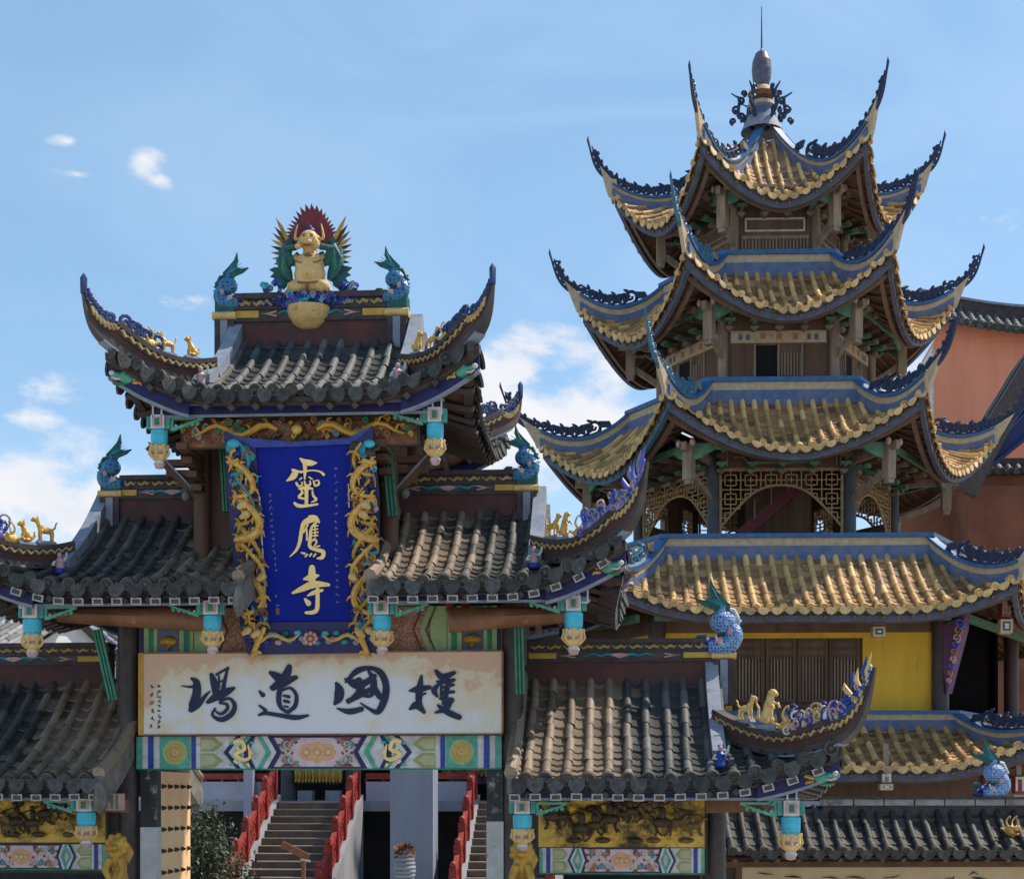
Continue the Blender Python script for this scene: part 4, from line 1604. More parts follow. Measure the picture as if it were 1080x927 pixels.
# green-edged planks slanting beside plaque and roofs
for (ax_, ay), (bx_, by), v, w in (((103, 664), (120, 738), -.5, .11), ((547, 657), (549, 732), -.5, .11), ((408, 468), (415, 545), -.35, .12), ((236, 470), (240, 540), -.3, .10)):
    mb = MB()
    p, q = G(ax_, ay, v), G(bx_, by, v)
    mb.use(DARK); mb.beam(p, q, w, .05, Vector((0, 1, 0)))
    mb.use(GREEN)
    sd_ = Vector((w * .42, 0, 0))
    for sg in (-1, 0, 1):
        mb.beam(p + sd_ * sg - Vector((0, .035, 0)), q + sd_ * sg - Vector((0, .035, 0)), w * (.26 if sg else .2), .018, Vector((0, 1, 0)))
    mb.build("green_plank", gate)


def deco_beam(name, xa, xb, z0, z1, v, dragon=True):
    """painted architrave: striped ends, medallions, chevrons, (dragon fields), flower field in the middle"""
    mb = MB()
    c, hw = (xa + xb) / 2, (xb - xa) / 2
    zm, hh = (z0 + z1) / 2, (z1 - z0) / 2
    mb.use(WHITE); mb.box(xa, xb, v, v + .14, z0, z1)
    mb.use(GREEN); mb.box(xa + .004, xb - .004, v - .012, v + .1, z0 - .018, z0 - .001)
    e1 = Vector((1, 0, 0))

    def O(k):
        return Vector((c, v - .004 - .0025 * k, zm))
    FIELDPINK = mat("shell_pink_field", (0.62, 0.47, 0.46), 0.55, (0.55, 0.38, 0.40), 12)
    ORANGE = mat("apricot_flower", (0.66, 0.36, 0.17), 0.55, (0.58, 0.28, 0.14), 14)

    def pl(poly, m, k, s_=1):
        mb.use(m)
        p = [(s_ * x * hw, z * hh) for x, z in poly]
        if s_ < 0:
            p = p[::-1]
        mb.prism(p, O(k), e1, Z, .006)

    def disc(x, z, r, m, k, n=14, star=0):
        mb.use(m)
        p = [(x * hw + r * hh * (1 + star * math.cos(8 * 2 * math.pi * q / n)) * math.cos(2 * math.pi * q / n), z * hh + r * hh * (1 + star * math.cos(8 * 2 * math.pi * q / n)) * math.sin(2 * math.pi * q / n)) for q in range(n)]
        mb.prism(p, O(k), e1, Z, .006)
    for s_ in (-1, 1):
        if dragon:
            st = [(1.0, .965, MINT), (.965, .94, WHITE), (.935, .905, BLUE), (.90, .875, WHITE), (.87, .70, MINT), (.695, .67, BLUE), (.665, .645, WHITE)]
            cv, dr = [.64, .52], (.50, .36)
        else:
            st = [(1.0, .965, MINT), (.96, .92, WHITE), (.915, .87, BLUE), (.865, .84, WHITE)]
            cv, dr = [.83, .66], None
        for k, (p, q, m) in enumerate(st):
            pl([(q, -1), (p, -1), (p, 1), (q, 1)], m, 0 + .2 * (k % 2), s_)
        if dragon:
            for k, (r, m) in enumerate(((.78, LIME), (.62, YELLOW), (.48, LIME), (.40, YELLOW), (.2, ORANGE), (.1, STRAW))):
                disc(s_ * .785, 0, r, m, 2 + k, 24, .0 if k in (0, 2) else .06)
        a_, b_ = cv
        # hexagonal end cells and chevrons
        for k, sz in enumerate((-1, 1)):
            pl([(b_ + .05, sz * .06), (b_, sz * .5), (b_ + .05, sz * .94), (a_, sz * .94), (a_, sz * .06)], mat("olive_paint", (0.34, 0.30, 0.10), .55, (.26, .24, .09), 9), 1, s_)
            pl([(b_ + .06, sz * .2), (b_ + .03, sz * .5), (b_ + .06, sz * .8), (a_, sz * .8), (a_, sz * .2)], mat("sage_paint", (0.42, 0.42, 0.24), .55, (.33, .34, .2), 9), 2, s_)
        w = .028
        for k, m in enumerate((NAVY, WHITE, MINT)):
            x = b_ - .004 - k * w
            pl([(x - .07, 1), (x, 0), (x - .07, -1), (x - .07 - w, -1), (x - w, 0), (x - .07 - w, 1)], m, 3 + k * .1, s_)
        if dr:
            x0_, x1_ = dr
            pl([(x0_ - .09, 1), (x0_ - .10, -1), (x1_ - .02, -1), (x1_ + .02, 0), (x1_ - .02, 1)], NAVY, 1, s_)
            pl([(x0_ - .07, .96), (x0_ - .02, 0), (x0_ - .07, -.96)], NAVY, 1.3, s_)
            mb.use(LEAFGOLD, True)
            xx = lambda t: c + s_ * hw * t
            vv = v - .02
            mb.tube(crom([(xx(.46), vv, zm + hh * .6), (xx(.42), vv, zm + hh * .75), (xx(.40), vv, zm + hh * .2), (xx(.45), vv, zm - hh * .1), (xx(.41), vv, zm - hh * .45), (xx(.37), vv, zm - hh * .3), (xx(.38), vv, zm + hh * .5)], 4), [.030] * 18 + [.026, .024, .022, .020, .018, .014, .010], 6)
            for q in ((.455, -.5), (.385, -.7), (.44, .3), (.37, .1)):
                mb.tube([(xx(q[0]), vv, zm + hh * q[1]), (xx(q[0] - .015), vv, zm + hh * (q[1] - .22))], [.026, .010], 5)
            mb.use(TURQ, True)
            for q in ((.47, .55), (.36, .6), (.47, -.75), (.43, -.05)):
                mb.ell((xx(q[0]), vv + .01, zm + hh * q[1]), (.035, .012, .02), 6, 5)
            mb.smooth = False
            xe = dr[1] - .03
        else:
            xe = .55
        for k, m in enumerate((MINT, WHITE, NAVY)):
            x = xe + .0 - k * w
            pl([(x, 1), (x - .05, 0), (x, -1), (x - w, -1), (x - w - .05, 0), (x - w, 1)], m, 4 + k * .1, s_)
        xf = xe - 3 * w
        mb.use(FIELDPINK)
        pl([(0, -.9), (xf - .01, -.9), (xf - .06, 0), (xf - .01, .9), (0, .9)], FIELDPINK, 1.5, s_)
        pl([(0, .9), (xf, .9), (xf, 1), (0, 1)], NAVY, 2.2, s_)
        pl([(0, -1), (xf, -1), (xf, -.9), (0, -.9)], NAVY, 2.2, s_)
        # scrolling flowers
        rr = random.Random(4)
        for k in range(7):
            x, z = .14 + (xf - .2) * k / 6, (.45 if k % 2 else -.45)
            mb.use((WHITE, ROSE, TEAL)[k % 3], True)
            scroll(mb, Vector((c + s_ * hw * x, v - .018, zm + hh * z * .5)), e1 * s_, Z * (1 if k % 2 else -1), hh * .26, .011, 1.4)
            mb.smooth = False
            disc(s_ * (x + .02), -z, .12, (ROSE, ORANGE, RED, MINT)[k % 4], 3 + k * .05, 10, .2)
            disc(s_ * (x - .03), z * 1.4, .10, (MINT, BLUE, ROSE)[k % 3], 3.4 + k * .05, 8, .2)
            disc(s_ * x, z * .1, .09, (RED, LIME, WHITE)[k % 3], 3.8 + k * .05, 8, .2)
        # red corner triangles
        for sz in (-1, 1):
            pl([(xf - .06, sz * .88), (xf - .16, sz * .88), (xf - .1, sz * .5)] if sz < 0 else [(xf - .1, sz * .5), (xf - .16, sz * .88), (xf - .06, sz * .88)], ROSE, 4.6, s_)
            pl([(.2, sz * .88), (.13, sz * .88), (.165, sz * .62)] if sz < 0 else [(.165, sz * .62), (.13, sz * .88), (.2, sz * .88)], RED, 4.7, s_)
    for k, (x, r) in enumerate(((0, .62), (-.055, .5), (.055, .5))):
        disc(x, 0, r, ORANGE, 5 + k * .2, 24, .1)
    for k, x in enumerate((0, -.06, .06)):
        for j, (r, m) in enumerate(((.26, STRAW), (.19, ORANGE), (.10, WHITE))):
            disc(x, 0, r, m, 6 + j + k * .1, 12)
    return mb.build(name, gate)


v = -.12
deco_beam("painted_beam", G(144, 790, v).x, G(529, 790, v).x, G(338, 810, v).z, G(338, 776, v).z, v)
v = -.18
deco_beam("painted_panel", G(569, 906, v).x, G(743, 906, v).x, G(650, 920, v).z, G(650, 894, v).z, v, False)
deco_beam("painted_panel", G(-64, 906, v).x, G(111, 906, v).x, G(60, 916, v).z, G(60, 890, v).z, v, False)
gf = mat('battle_scene_gilt', (0.66, 0.42, 0.07), 0.45, (0.52, 0.30, 0.045), 5, metal=.1, dirt=((0.06, 0.038, 0.015), 2.4, .47), bump=.5, bscale=14)
relief("gilt_panel", G(568, 866, v).x, G(743, 866, v).x, G(650, 893, v).z, G(650, 836, v).z, v, .07, gf, 150, 50, 5.3, 2.6)
relief("gilt_panel", G(-64, 866, v).x, G(111, 866, v).x, G(60, 888, v).z, G(60, 836, v).z, v, .07, gf, 150, 50, 8.3, 2.6)
# the battle scene on the gilt panels: dark bronze riders, rocks and banners in relief
for pxa, pxb, pz0, pz1, sd_ in ((568, 743, 893, 841, 5), (-64, 111, 888, 841, 9)):
    bs = MB()
    rr = random.Random(sd_)
    xa_, xb_ = G(pxa, 866, v).x + .08, G(pxb, 866, v).x - .08
    z0_, z1_ = G(650, pz0, v).z + .04, G(650, pz1, v).z
    for k in range(11):
        x = xa_ + (xb_ - xa_) * (k + .5 + rr.uniform(-.3, .3)) / 11
        z = z0_ + (z1_ - z0_) * rr.uniform(.25, .72)
        y = v - .075
        s_ = rr.uniform(.75, 1.2)
        fx = rr.choice((-1, 1))
        bs.use(rr.choice((BRONZE, BRONZE, mat('dark_gilt', (0.16, 0.10, 0.03), .5, (0.08, 0.05, 0.02), 9))), True)
        bs.ell((x, y, z), (.11 * s_, .03, .06 * s_), 8, 6)
        bs.tube([(x + fx * .08 * s_, y, z + .02), (x + fx * .14 * s_, y - .01, z + .10 * s_), (x + fx * .19 * s_, y, z + .10 * s_)], [.035, .028, .02], 6)
        for q in (-.08, -.04, .05, .09):
            bs.tube([(x + q * s_, y, z - .02), (x + (q + rr.uniform(-.03, .05)) * s_, y, z - .09 * s_), (x + (q + rr.uniform(-.04, .06)) * s_, y + .02, z - .15 * s_)], [.022, .016, .012], 5)
        bs.ell((x - fx * .01, y - .01, z + .11 * s_), (.045 * s_, .028, .07 * s_), 7, 6)
        bs.ell((x, y - .01, z + .20 * s_), (.028 * s_, .026, .032 * s_), 7, 5)
        bs.tube([(x - fx * .1 * s_, y, z + .22 * s_), (x + fx * .16 * s_, y - .01, z + .12 * s_)], .009, 4)
        if k % 2:
            bs.ell((x + rr.uniform(-.1, .1), y + .02, z1_ - rr.uniform(.08, .2)), (rr.uniform(.08, .16), .03, rr.uniform(.04, .09)), 8, 6)
            bs.ell((x + rr.uniform(-.15, .15), y + .02, z0_ + .05), (rr.uniform(.07, .14), .03, .04), 8, 6)
    bs.build("battle_relief", gate)
# tie beams and dark boarding behind the side bays and above the doorway
tb = MB()
tb.use(DARK)
tb.box(G(125, 700, .1).x, G(552, 700, .1).x, .06, .2, G(338, 811, .1).z, G(338, 628, .1).z)
for a_, b_ in ((545, 760), (-85, 130)):
    tb.box(G(a_, 850, .1).x, G(b_, 850, .1).x, -.02, .1, G(650, 922, .1).z, ze3 + .35)
    tb.box(G(a_, 850, .1).x, G(b_, 850, .1).x, 1.7, 1.85, G(650, 840, .1).z, ze3 + .5)
for px_ in (136, 540):
    u = G(px_, 700, 0).x
    tb.box(u - .10, u + .10, .12, 1.7, ze3 - .2, ze2 + .3)
tb.build("tie_beams", gate)
# tapering brown arms under the lower eaves, right and left of the gilt panels
for px0, px1 in ((748, 812), (132, 95)):
    mb = MB()
    p, q = G(px0, 850, -.5), G(px1, 848, -1.0)
    mb.use(LOG); mb.beam(p, q, .16, .17)
    mb.use(MINT, True)
    scroll(mb, q + Vector((0, -.1, 0)), Vector((1, 0, 0)), Z, .06, .02)
    mb.build("bracket_arm", gate)
p = G(120, 845, VE + .35)
mb = MB()
mb.use(PINK); mb.box(p.x - .09, p.x + .11, p.y - .05, p.y + .1, p.z - .11, p.z + .1)
for k in range(6):
    mb.use((SLATEBLUE, STRAW)[k % 2])
    mb.box(p.x - .085 + k * .033, p.x - .06 + k * .033, p.y - .058, p.y - .052, p.z - .10, p.z + .09)
mb.build("beam_end", gate)
# door posts: white plaster below, black with white blotches above
BLOTCHED = mat("blotched_black", (0.03, 0.03, 0.032), 0.6, (0.02, 0.02, 0.02), 6, dirt=((0.5, 0.49, 0.48), 3.2, .56))
PLASTER = mat("white_plaster", (0.52, 0.50, 0.49), 0.8, (0.40, 0.39, 0.385), 5, dirt=((0.12, 0.11, 0.11), 4, .63), bump=.2)
for pa, pb_, zsplit in ((148, 165, 872), (513, 531, 866)):
    mb = MB()
    x0, x1 = G(pa, 860, -.1).x, G(pb_, 860, -.1).x
    zm = G(pa, zsplit, -.1).z
    mb.use(PLASTER); mb.box(x0, x1, -.1, .12, 0, zm)
    mb.use(BLOTCHED); mb.box(x0 + .004, x1 - .004, -.095, .115, zm, G(pa, 811, -.1).z)
    mb.build("door_post", gate)
# open door leaf swung inwards, its gilt face with rows of dark studs
dl = MB()
u0 = G(166, 870, .06).x
zt_ = G(166, 813, .06).z
DOORGOLD = mat("sunlit_gilt_door", (0.80, 0.58, 0.34), 0.5, (0.74, 0.47, 0.24), 3)  # paler than gilt: the sunlight missing on the leaf is put into the colour
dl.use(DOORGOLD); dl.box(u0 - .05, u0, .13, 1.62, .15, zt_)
dl.use(BRONZE)
for j in range(12):
    for i in range(5):
        c = Vector((u0, .27 + i * .30, zt_ - .20 - j * .29))
        if c.z < .3:
            continue
        dl.use(BRONZE, True)
        dl.lathe([(.034, 0), (.03, .02), (.02, .05), (.001, .075)], c, 9, [BRONZE], Matrix.Rotation(R(90), 3, 'Y'))
door = dl.build("door_leaf", gate)
dr2 = MB()
u1 = G(513, 870, .06).x
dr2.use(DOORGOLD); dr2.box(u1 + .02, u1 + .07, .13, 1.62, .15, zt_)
dr2.build("door_leaf", gate)
# gilt lions carved at the feet of the lower hanging posts
for px_, py_ in ((125, 905), (551, 912)):
    p = G(px_, py_, -.9)
    blob_mesh([('e', p, (.12, .12, .17)), ('e', p + Vector((0, -.08, .17)), (.1, .1, .1)), *[('e', p + Vector((.12 * math.cos(q * .7), -.06 - .03 * (q % 2), .17 + .12 * math.sin(q * .7))), (.045, .05, .045)) for q in range(9)], ('e', p + Vector((0, -.19, .14)), (.06, .05, .04)),
               ('t', [p + Vector((.1, .0, -.05)), p + Vector((.17, .0, .08)), p + Vector((.13, 0, .2))], [.04, .035, .01]), ('t', [p + Vector((-.07, -.1, .0)), p + Vector((-.12, -.16, -.14)), p + Vector((-.06, -.16, -.26))], [.06, .05, .04]),
               ('t', [p + Vector((.07, -.1, .0)), p + Vector((.12, -.16, -.14)), p + Vector((.06, -.16, -.26))], [.06, .05, .04]), ('e', p + Vector((0, 0, -.24)), (.13, .12, .12)),
               ('t', [p + Vector((0, 0, -.2)), p + Vector((0, 0, -.6))], [.07, .06])], DULLGOLD, "carved_lion", gate, vox=.018)

# ------------------------------------------------------------------ the white sign and the blue plaque
sg_ = empty("name_board", GF.M @ G(338, 774, -.2), -ALPHA)
tag(sg_, "long white name board with four brushed black characters under the blue plaque", "sign board")
so_ = sg_.location.copy()


def to_sign(v3):
    """gate-local point -> local to the sign (same rotation)"""
    return v3 - (GF.I @ so_)


mb = MB()
v = -.22
c0, c1 = to_sign(G(146, 774, v)), to_sign(G(529, 687, v))
mb.use(SIGN); mb.box(c0.x, c1.x, c0.y, c0.y + .09, c0.z, c1.z)
mb.build("board", sg_)
mb = MB()
mb.use(DULLGOLD); mb.box(c0.x - .001, c0.x + .07, c0.y - .008, c0.y + .1, c0.z - .012, c1.z + .012)
mb.use(LOG)
mb.box(c0.x + .071, c1.x + .012, c0.y - .012, c0.y + .1, c1.z + .001, c1.z + .022)
mb.box(c0.x + .071, c1.x + .012, c0.y - .012, c0.y + .1, c0.z - .022, c0.z - .001)
mb.box(c1.x + .001, c1.x + .024, c0.y - .010, c0.y + .1, c0.z, c1.z)
mb.build("frame", sg_)
CH = [(350, 195, 14), (363, 190, 26), (366, 250, 38), (350, 315, 40), (338, 342, 16)]
S_A = [[(280, 206, 4), (325, 212, 9), (372, 206, 22)], [(338, 165, 12), (364, 188, 30), (364, 255, 38), (344, 318, 38), (332, 346, 14)], [(334, 342, 24), (376, 312, 24), (412, 265, 14), (440, 238, 5)],
       [(448, 140, 14), (462, 180, 30), (476, 245, 32)], [(478, 142, 10), (512, 122, 9), (545, 104, 9)], [(543, 102, 8), (525, 175, 15), (516, 225, 18)], [(492, 150, 6), (493, 215, 7)], [(478, 190, 7), (515, 176, 6)],
       [(430, 298, 16), (480, 266, 36), (535, 240, 32), (578, 218, 12)], [(500, 292, 12), (552, 278, 12), (582, 318, 18), (562, 368, 22), (505, 398, 22), (455, 372, 10), (470, 335, 8)],
       [(498, 304, 9), (538, 312, 12), (536, 342, 13), (502, 366, 12), (474, 350, 6)]]
S_B = [[(722, 236, 8), (742, 258, 20)], [(722, 318, 8), (758, 350, 16), (724, 370, 12)], [(718, 374, 6), (760, 362, 16), (830, 372, 18), (930, 386, 22), (998, 374, 10)],
       [(788, 132, 18), (826, 156, 38), (866, 184, 30)], [(892, 98, 24), (872, 146, 36), (800, 222, 20)], [(796, 216, 22), (850, 190, 42), (930, 158, 18)], [(844, 195, 22), (832, 280, 22), (846, 330, 16), (880, 354, 14)],
       [(852, 232, 9), (898, 218, 12), (932, 258, 15), (926, 318, 18), (888, 354, 16)], [(862, 262, 10), (890, 268, 14)], [(866, 292, 14), (890, 298, 12)], [(866, 322, 8), (884, 326, 8)]]
S_C = [[(108, 192, 14), (124, 230, 40), (120, 275, 40), (100, 306, 16)], [(160, 185, 8), (225, 122, 26), (300, 105, 18), (360, 132, 28), (390, 205, 30), (380, 285, 32), (345, 352, 26), (300, 340, 14), (246, 304, 6)],
       [(112, 334, 6), (180, 352, 26), (250, 338, 22)], [(160, 168, 12), (220, 196, 44), (268, 190, 30), (325, 150, 20)], [(236, 176, 30), (242, 240, 36), (176, 298, 16)], [(170, 290, 14), (225, 268, 24), (300, 226, 20)],
       [(292, 124, 12), (318, 170, 28), (318, 240, 30)], [(322, 200, 14), (350, 262, 26), (372, 282, 10)], [(262, 262, 12), (300, 262, 16), (340, 232, 10)]]
S_D = [[(592, 150, 10), (582, 220, 32), (578, 300, 26), (606, 356, 14)], [(524, 234, 8), (570, 226, 30), (638, 214, 18)], [(526, 338, 10), (566, 316, 36), (604, 352, 16)], [(562, 276, 8), (616, 248, 7)],
       [(676, 122, 16), (712, 156, 30), (776, 132, 18)], [(680, 182, 8), (730, 182, 22), (778, 172, 14)], [(690, 196, 12), (664, 232, 26), (682, 266, 10)], [(704, 192, 8), (706, 262, 14)], [(752, 178, 14), (732, 240, 24), (722, 305, 22)],
       [(716, 214, 10), (772, 200, 14)], [(714, 246, 10), (774, 240, 14)], [(700, 278, 12), (762, 288, 26)], [(762, 288, 18), (730, 336, 26), (672, 358, 8)], [(688, 318, 12), (742, 356, 28), (806, 384, 24)]]
n_ = Vector((0, -1, 0))
FAT = lambda ss, q: [[(x, y, w * q + 1.5) for x, y, w in st] for st in ss]
for sets, x0 in ((S_A, 140), (S_B, 140), (S_C, 335), (S_D, 335)):
    mb = MB()
    mb.use(INK)
    strokes(mb, FAT(sets, 1.25), lambda x, y, x0=x0: to_sign(G(x0 + x / 5.4, 685 + y / 5.4, v)), n_)
    mb.build("brushed_character", sg_)
rr = random.Random(12)
for cx_, y0_, y1_, n in ((160.5, 724, 766, 6), (167.3, 724, 766, 9)):
    mb = MB()
    mb.use(INK)
    for k in range(n):
        cy_ = y0_ + (y1_ - y0_) * k / (n - 1)
        st = []
        for q in range(4):
            ax_, ay = cx_ + rr.uniform(-1.6, 1.6), cy_ + rr.uniform(-1.5, 1.5)
            an = rr.choice((0, 1.57, .7, -.7))
            st.append([(ax_ - math.cos(an) * 1.1, ay - math.sin(an) * 1.1, .5), (ax_ + math.cos(an) * 1.1, ay + math.sin(an) * 1.1, .7)])
        strokes(mb, st, lambda x, y: to_sign(G(x, y, v)), n_, th=.008)
    mb.build("inscription", sg_)

# blue plaque, leaning forward out of the facade
PB, PT = G(325, 672, -.42), G(325, 460, -1.02)
PB.x = PT.x = 0
PN = Vector((0, -(PT.z - PB.z), (PT.y - PB.y))).normalized()
PN = PN if PN.y < 0 else -PN
plq = empty("name_plaque", GF.M @ Vector((G(325, 672, -.42).x, PB.y, PB.z)), -ALPHA)
tag(plq, "deep blue vertical plaque with gold characters in a carved gilt dragon frame, leaning forward", "plaque")
po = GF.I @ plq.location


def Q(px_, py_, off=0.0):
    return GF.pl(px_, py_, PB, PN) - po + PN * off


mb = MB()
mb.use(FIELD)


def slab(mb, pts, off, th, m):
    mb.use(m)
    f = [Q(x, y, off) for x, y in pts]
    b = [Q(x, y, off - th) for x, y in pts]
    k = len(pts)
    mb.add(f + b, [tuple(range(k - 1, -1, -1)), tuple(range(k, 2 * k))] + [(i, (i + 1) % k, k + (i + 1) % k, k + i) for i in range(k)])


slab(mb, [(266, 469), (372, 466), (378, 662), (280, 664)], 0, .06, FIELD)
mb.build("board", plq)
fr = MB()
slab(fr, [(237, 455), (268, 468), (270, 470), (285, 656), (262, 690), (254, 660), (240, 520)], .03, .05, NAVY)
slab(fr, [(393, 449), (371, 464), (369, 466), (375, 655), (397, 690), (401, 640), (400, 520)], .03, .05, NAVY)
slab(fr, [(285, 656), (375, 655), (396, 688), (263, 690)], .032, .05, NAVY)
slab(fr, [(238, 455), (252, 461), (310, 466), (368, 462), (393, 449), (372, 468), (310, 471), (268, 472)], .034, .05, BLUE)
# inner pale edge lines
slab(fr, [(273.6, 523), (275, 523), (282, 640), (280.6, 640)], .045, .01, WHITE)
slab(fr, [(367.5, 510), (368.6, 510), (369.4, 535), (368.2, 535)], .045, .01, WHITE)
fr.build("frame", plq)
# frame carving: coiling gilt dragons over teal clouds, down both sides, and along the foot
for side in (-1, 1):
    cv = MB()
    rr = random.Random(5 + side)
    def ctr(t):   # centre line of the side rail
        y = 468 + t * 205
        x = (252 + t * 17 + 4 * math.sin(t * 3)) if side < 0 else (384 + 2 * t)
        return x, y
    for k in range(64):
        t = k / 63
        x, y = ctr(t)
        x += rr.uniform(-10, 10)
        cv.use(rr.choice((TEAL, TURQ, BLUE, DARK, TEAL, NAVY, DARK, PINK, NAVY, BRONZE)), True)
        cv.ell(Q(x, y, .035), (rr.uniform(.05, .10), .035, rr.uniform(.04, .09)), 8, 6)
    for t0, t1, amp, ph, rad in ((.05, .34, 11, 0, .04), (.30, .66, 13, 2.2, .052), (.62, .98, 11, .6, .042), (.02, .36, 10, 3.3, .026), (.34, .68, 11, 5.2, .03), (.64, .97, 10, 3.9, .028)):
        pth = []
        n = 36
        for i in range(n + 1):
            t = t0 + (t1 - t0) * i / n
            x, y = ctr(t)
            a_ = ph + (i / n) * 9.5
            pth.append(Q(x + side * amp * math.sin(a_), y + 6 * math.cos(a_ * 1.1), .095 + .02 * math.sin(a_ * 2)))
        main_ = rad > .035
        cv.use(GOLD if main_ else rr.choice((DULLGOLD, NAVY, TEAL)), True)
        cv.tube(pth, [rad * (.6 + .5 * math.sin(math.pi * min(1, i / n * 1.4))) for i in range(n + 1)], 7)
        for i in range(3, n, 4):
            p = pth[i]
            t = (pth[i + 1] - pth[i - 1]).normalized()
            nn = t.cross(PN).normalized()
            cv.use((GOLD if i % 8 else PALEGOLD) if main_ else rr.choice((DULLGOLD, RUST, NAVY)), True)
            for sg in (-1, 1):
                cv.tube([p, p + nn * sg * .06 + t * .02, p + nn * sg * .095 + t * .06 - Z * .02], [.026, .018, .004], 5)
        # head
        p = pth[-2]
        cv.use(PALEGOLD, True)
        cv.ell(p + PN * .03, (.062, .06, .055), 8, 6)
        cv.tube([p + PN * .04, p + Vector((side * .06, -.04, -.05)) + PN * .04], [.05, .028], 6)
        cv.use(PINK, True)
        cv.ell(p + PN * .07 + Z * .02, (.025, .02, .02), 6, 5)
    # clawed legs, flames and cloud curls filling the rail
    for k in range(34):
        t = .03 + .94 * k / 33
        x, y = ctr(t)
        x += rr.uniform(-11, 11)
        p = Q(x, y, rr.uniform(.06, .10))
        d_ = Vector((rr.uniform(-1, 1), 0, rr.uniform(-1, 1))).normalized()
        u_ = d_.cross(PN).normalized()
        cv.use(rr.choice((GOLD, DULLGOLD, GOLD, TEAL, NAVY, RUST, BRONZE, DULLGOLD)), True)
        if k % 2:
            scroll(cv, p, d_, u_, rr.uniform(.035, .06), .016, 1.3)
        else:
            cv.tube([p, p + d_ * .05 + u_ * .02, p + d_ * .10 - u_ * .01, p + d_ * .14 + u_ * .03], [.022, .026, .018, .004], 6)
    cv.build("dragon_carving", plq)
ft = MB()
for k in range(26):
    x = 278 + k * 4.1
    ft.use((TEAL, BLUE, TURQ, STEEL, PINK, TEAL, DGREEN)[k % 7], True)
    ft.ell(Q(x, 672 + 5 * math.sin(k * 1.9), .045), (.05, .04, .04), 7, 5)
ft.use(GOLD, True)
for s_ in (-1, 1):
    c = 329
    ft.tube([Q(c + s_ * (12 + 5.5 * i), 668 + 4.5 * math.sin(i * .9) + i * .9, .10) for i in range(9)], [.012, .022, .026, .026, .028, .026, .024, .02, .01], 6)
    ft.tube([Q(c + s_ * (48 + 2 * i), 660 + i * 4.6 - .0 * i, .10) for i in range(8)], [.03, .034, .04, .04, .04, .036, .03, .02], 7)
    ft.tube([Q(c + s_ * (62 - 2.2 * i), 692 - 3.4 * i + .5 * i * i, .11) for i in range(6)], [.04, .04, .036, .03, .022, .01], 7)
ft.use(RED, True); ft.ell(Q(329, 672, .05), (.1, .06, .09), 12, 8)
ft.use(PINK, True)
for k in range(8):
    an = k * math.pi / 4
    ft.ell(Q(329 + 6 * math.cos(an), 672 + 5.4 * math.sin(an), .095), (.03, .03, .03), 6, 5)
ft.use(STRAW, True); ft.ell(Q(329, 672, .11), (.035, .03, .03), 8, 6)
ft.build("dragon_carving", plq)
K_A = [[(280, 140, 16), (330, 175, 52), (395, 188, 54), (456, 186, 12)], [(328, 185, 40), (330, 270, 30), (326, 362, 12)], [(196, 262, 22), (222, 290, 56), (196, 340, 56), (132, 380, 10)], [(200, 266, 20), (290, 284, 22), (400, 268, 12), (490, 280, 16), (532, 312, 26)],
       [(272, 368, 10), (292, 350, 14)], [(374, 340, 12), (408, 362, 12)], [(238, 405, 22), (260, 438, 18), (302, 424, 12), (292, 396, 10)], [(324, 386, 14), (344, 432, 20), (386, 420, 18), (384, 384, 12)],
       [(424, 384, 14), (440, 432, 18), (480, 416, 18), (472, 376, 12), (436, 384, 8)], [(268, 465, 18), (340, 456, 34), (412, 466, 16)], [(346, 460, 36), (346, 550, 32), (346, 640, 30)], [(288, 480, 12), (302, 510, 24), (264, 556, 22), (330, 576, 18)],
       [(412, 490, 14), (420, 540, 20), (452, 584, 22), (402, 612, 10)], [(218, 622, 22), (258, 650, 34), (350, 652, 24), (464, 634, 20)]]
K_B = [[(292, 4, 34), (330, 14, 44), (362, 42, 14)], [(310, 14, 50), (245, 46, 36), (222, 100, 26), (206, 195, 24), (180, 265, 18), (124, 324, 5)], [(272, 62, 12), (236, 124, 12)], [(262, 104, 10), (264, 186, 12)], [(336, 48, 16), (300, 90, 16), (290, 170, 22), (288, 240, 24), (340, 266, 26), (396, 284, 28), (388, 328, 28), (350, 336, 12)],
       [(300, 80, 9), (352, 70, 9)], [(300, 104, 9), (350, 98, 9)], [(300, 130, 9), (354, 124, 9)], [(298, 154, 9), (352, 150, 9)], [(330, 60, 8), (332, 160, 8)], [(300, 200, 10), (326, 180, 14), (342, 206, 12), (322, 236, 8)], [(340, 240, 10), (366, 236, 10)],
       [(218, 290, 8), (246, 298, 16)], [(252, 322, 10), (268, 306, 12)], [(288, 318, 10), (300, 300, 12)], [(320, 322, 10), (334, 302, 12)]]
K_C = [[(305, 412, 40), (304, 470, 52), (306, 560, 40)], [(240, 506, 14), (300, 490, 50), (356, 476, 14)], [(148, 618, 16), (230, 582, 42), (320, 548, 50), (440, 552, 22)], [(270, 640, 10), (320, 616, 30), (388, 596, 18)], [(350, 586, 26), (350, 680, 28), (344, 752, 30), (310, 776, 28), (256, 778, 18)], [(250, 670, 18), (276, 702, 38)]]
for s__, sc_, y0_ in ((K_A, 10.3, 470), (K_B, 7.73, 545), (K_C, 7.73, 545)):
    mb = MB()
    mb.use(LEAFGOLD)
    strokes(mb, FAT(s__, 1.12), lambda x, y, sc_=sc_, y0_=y0_: Q(290 + x / sc_, y0_ + y / sc_), PN, th=.025)
    mb.build("gilt_character", plq)
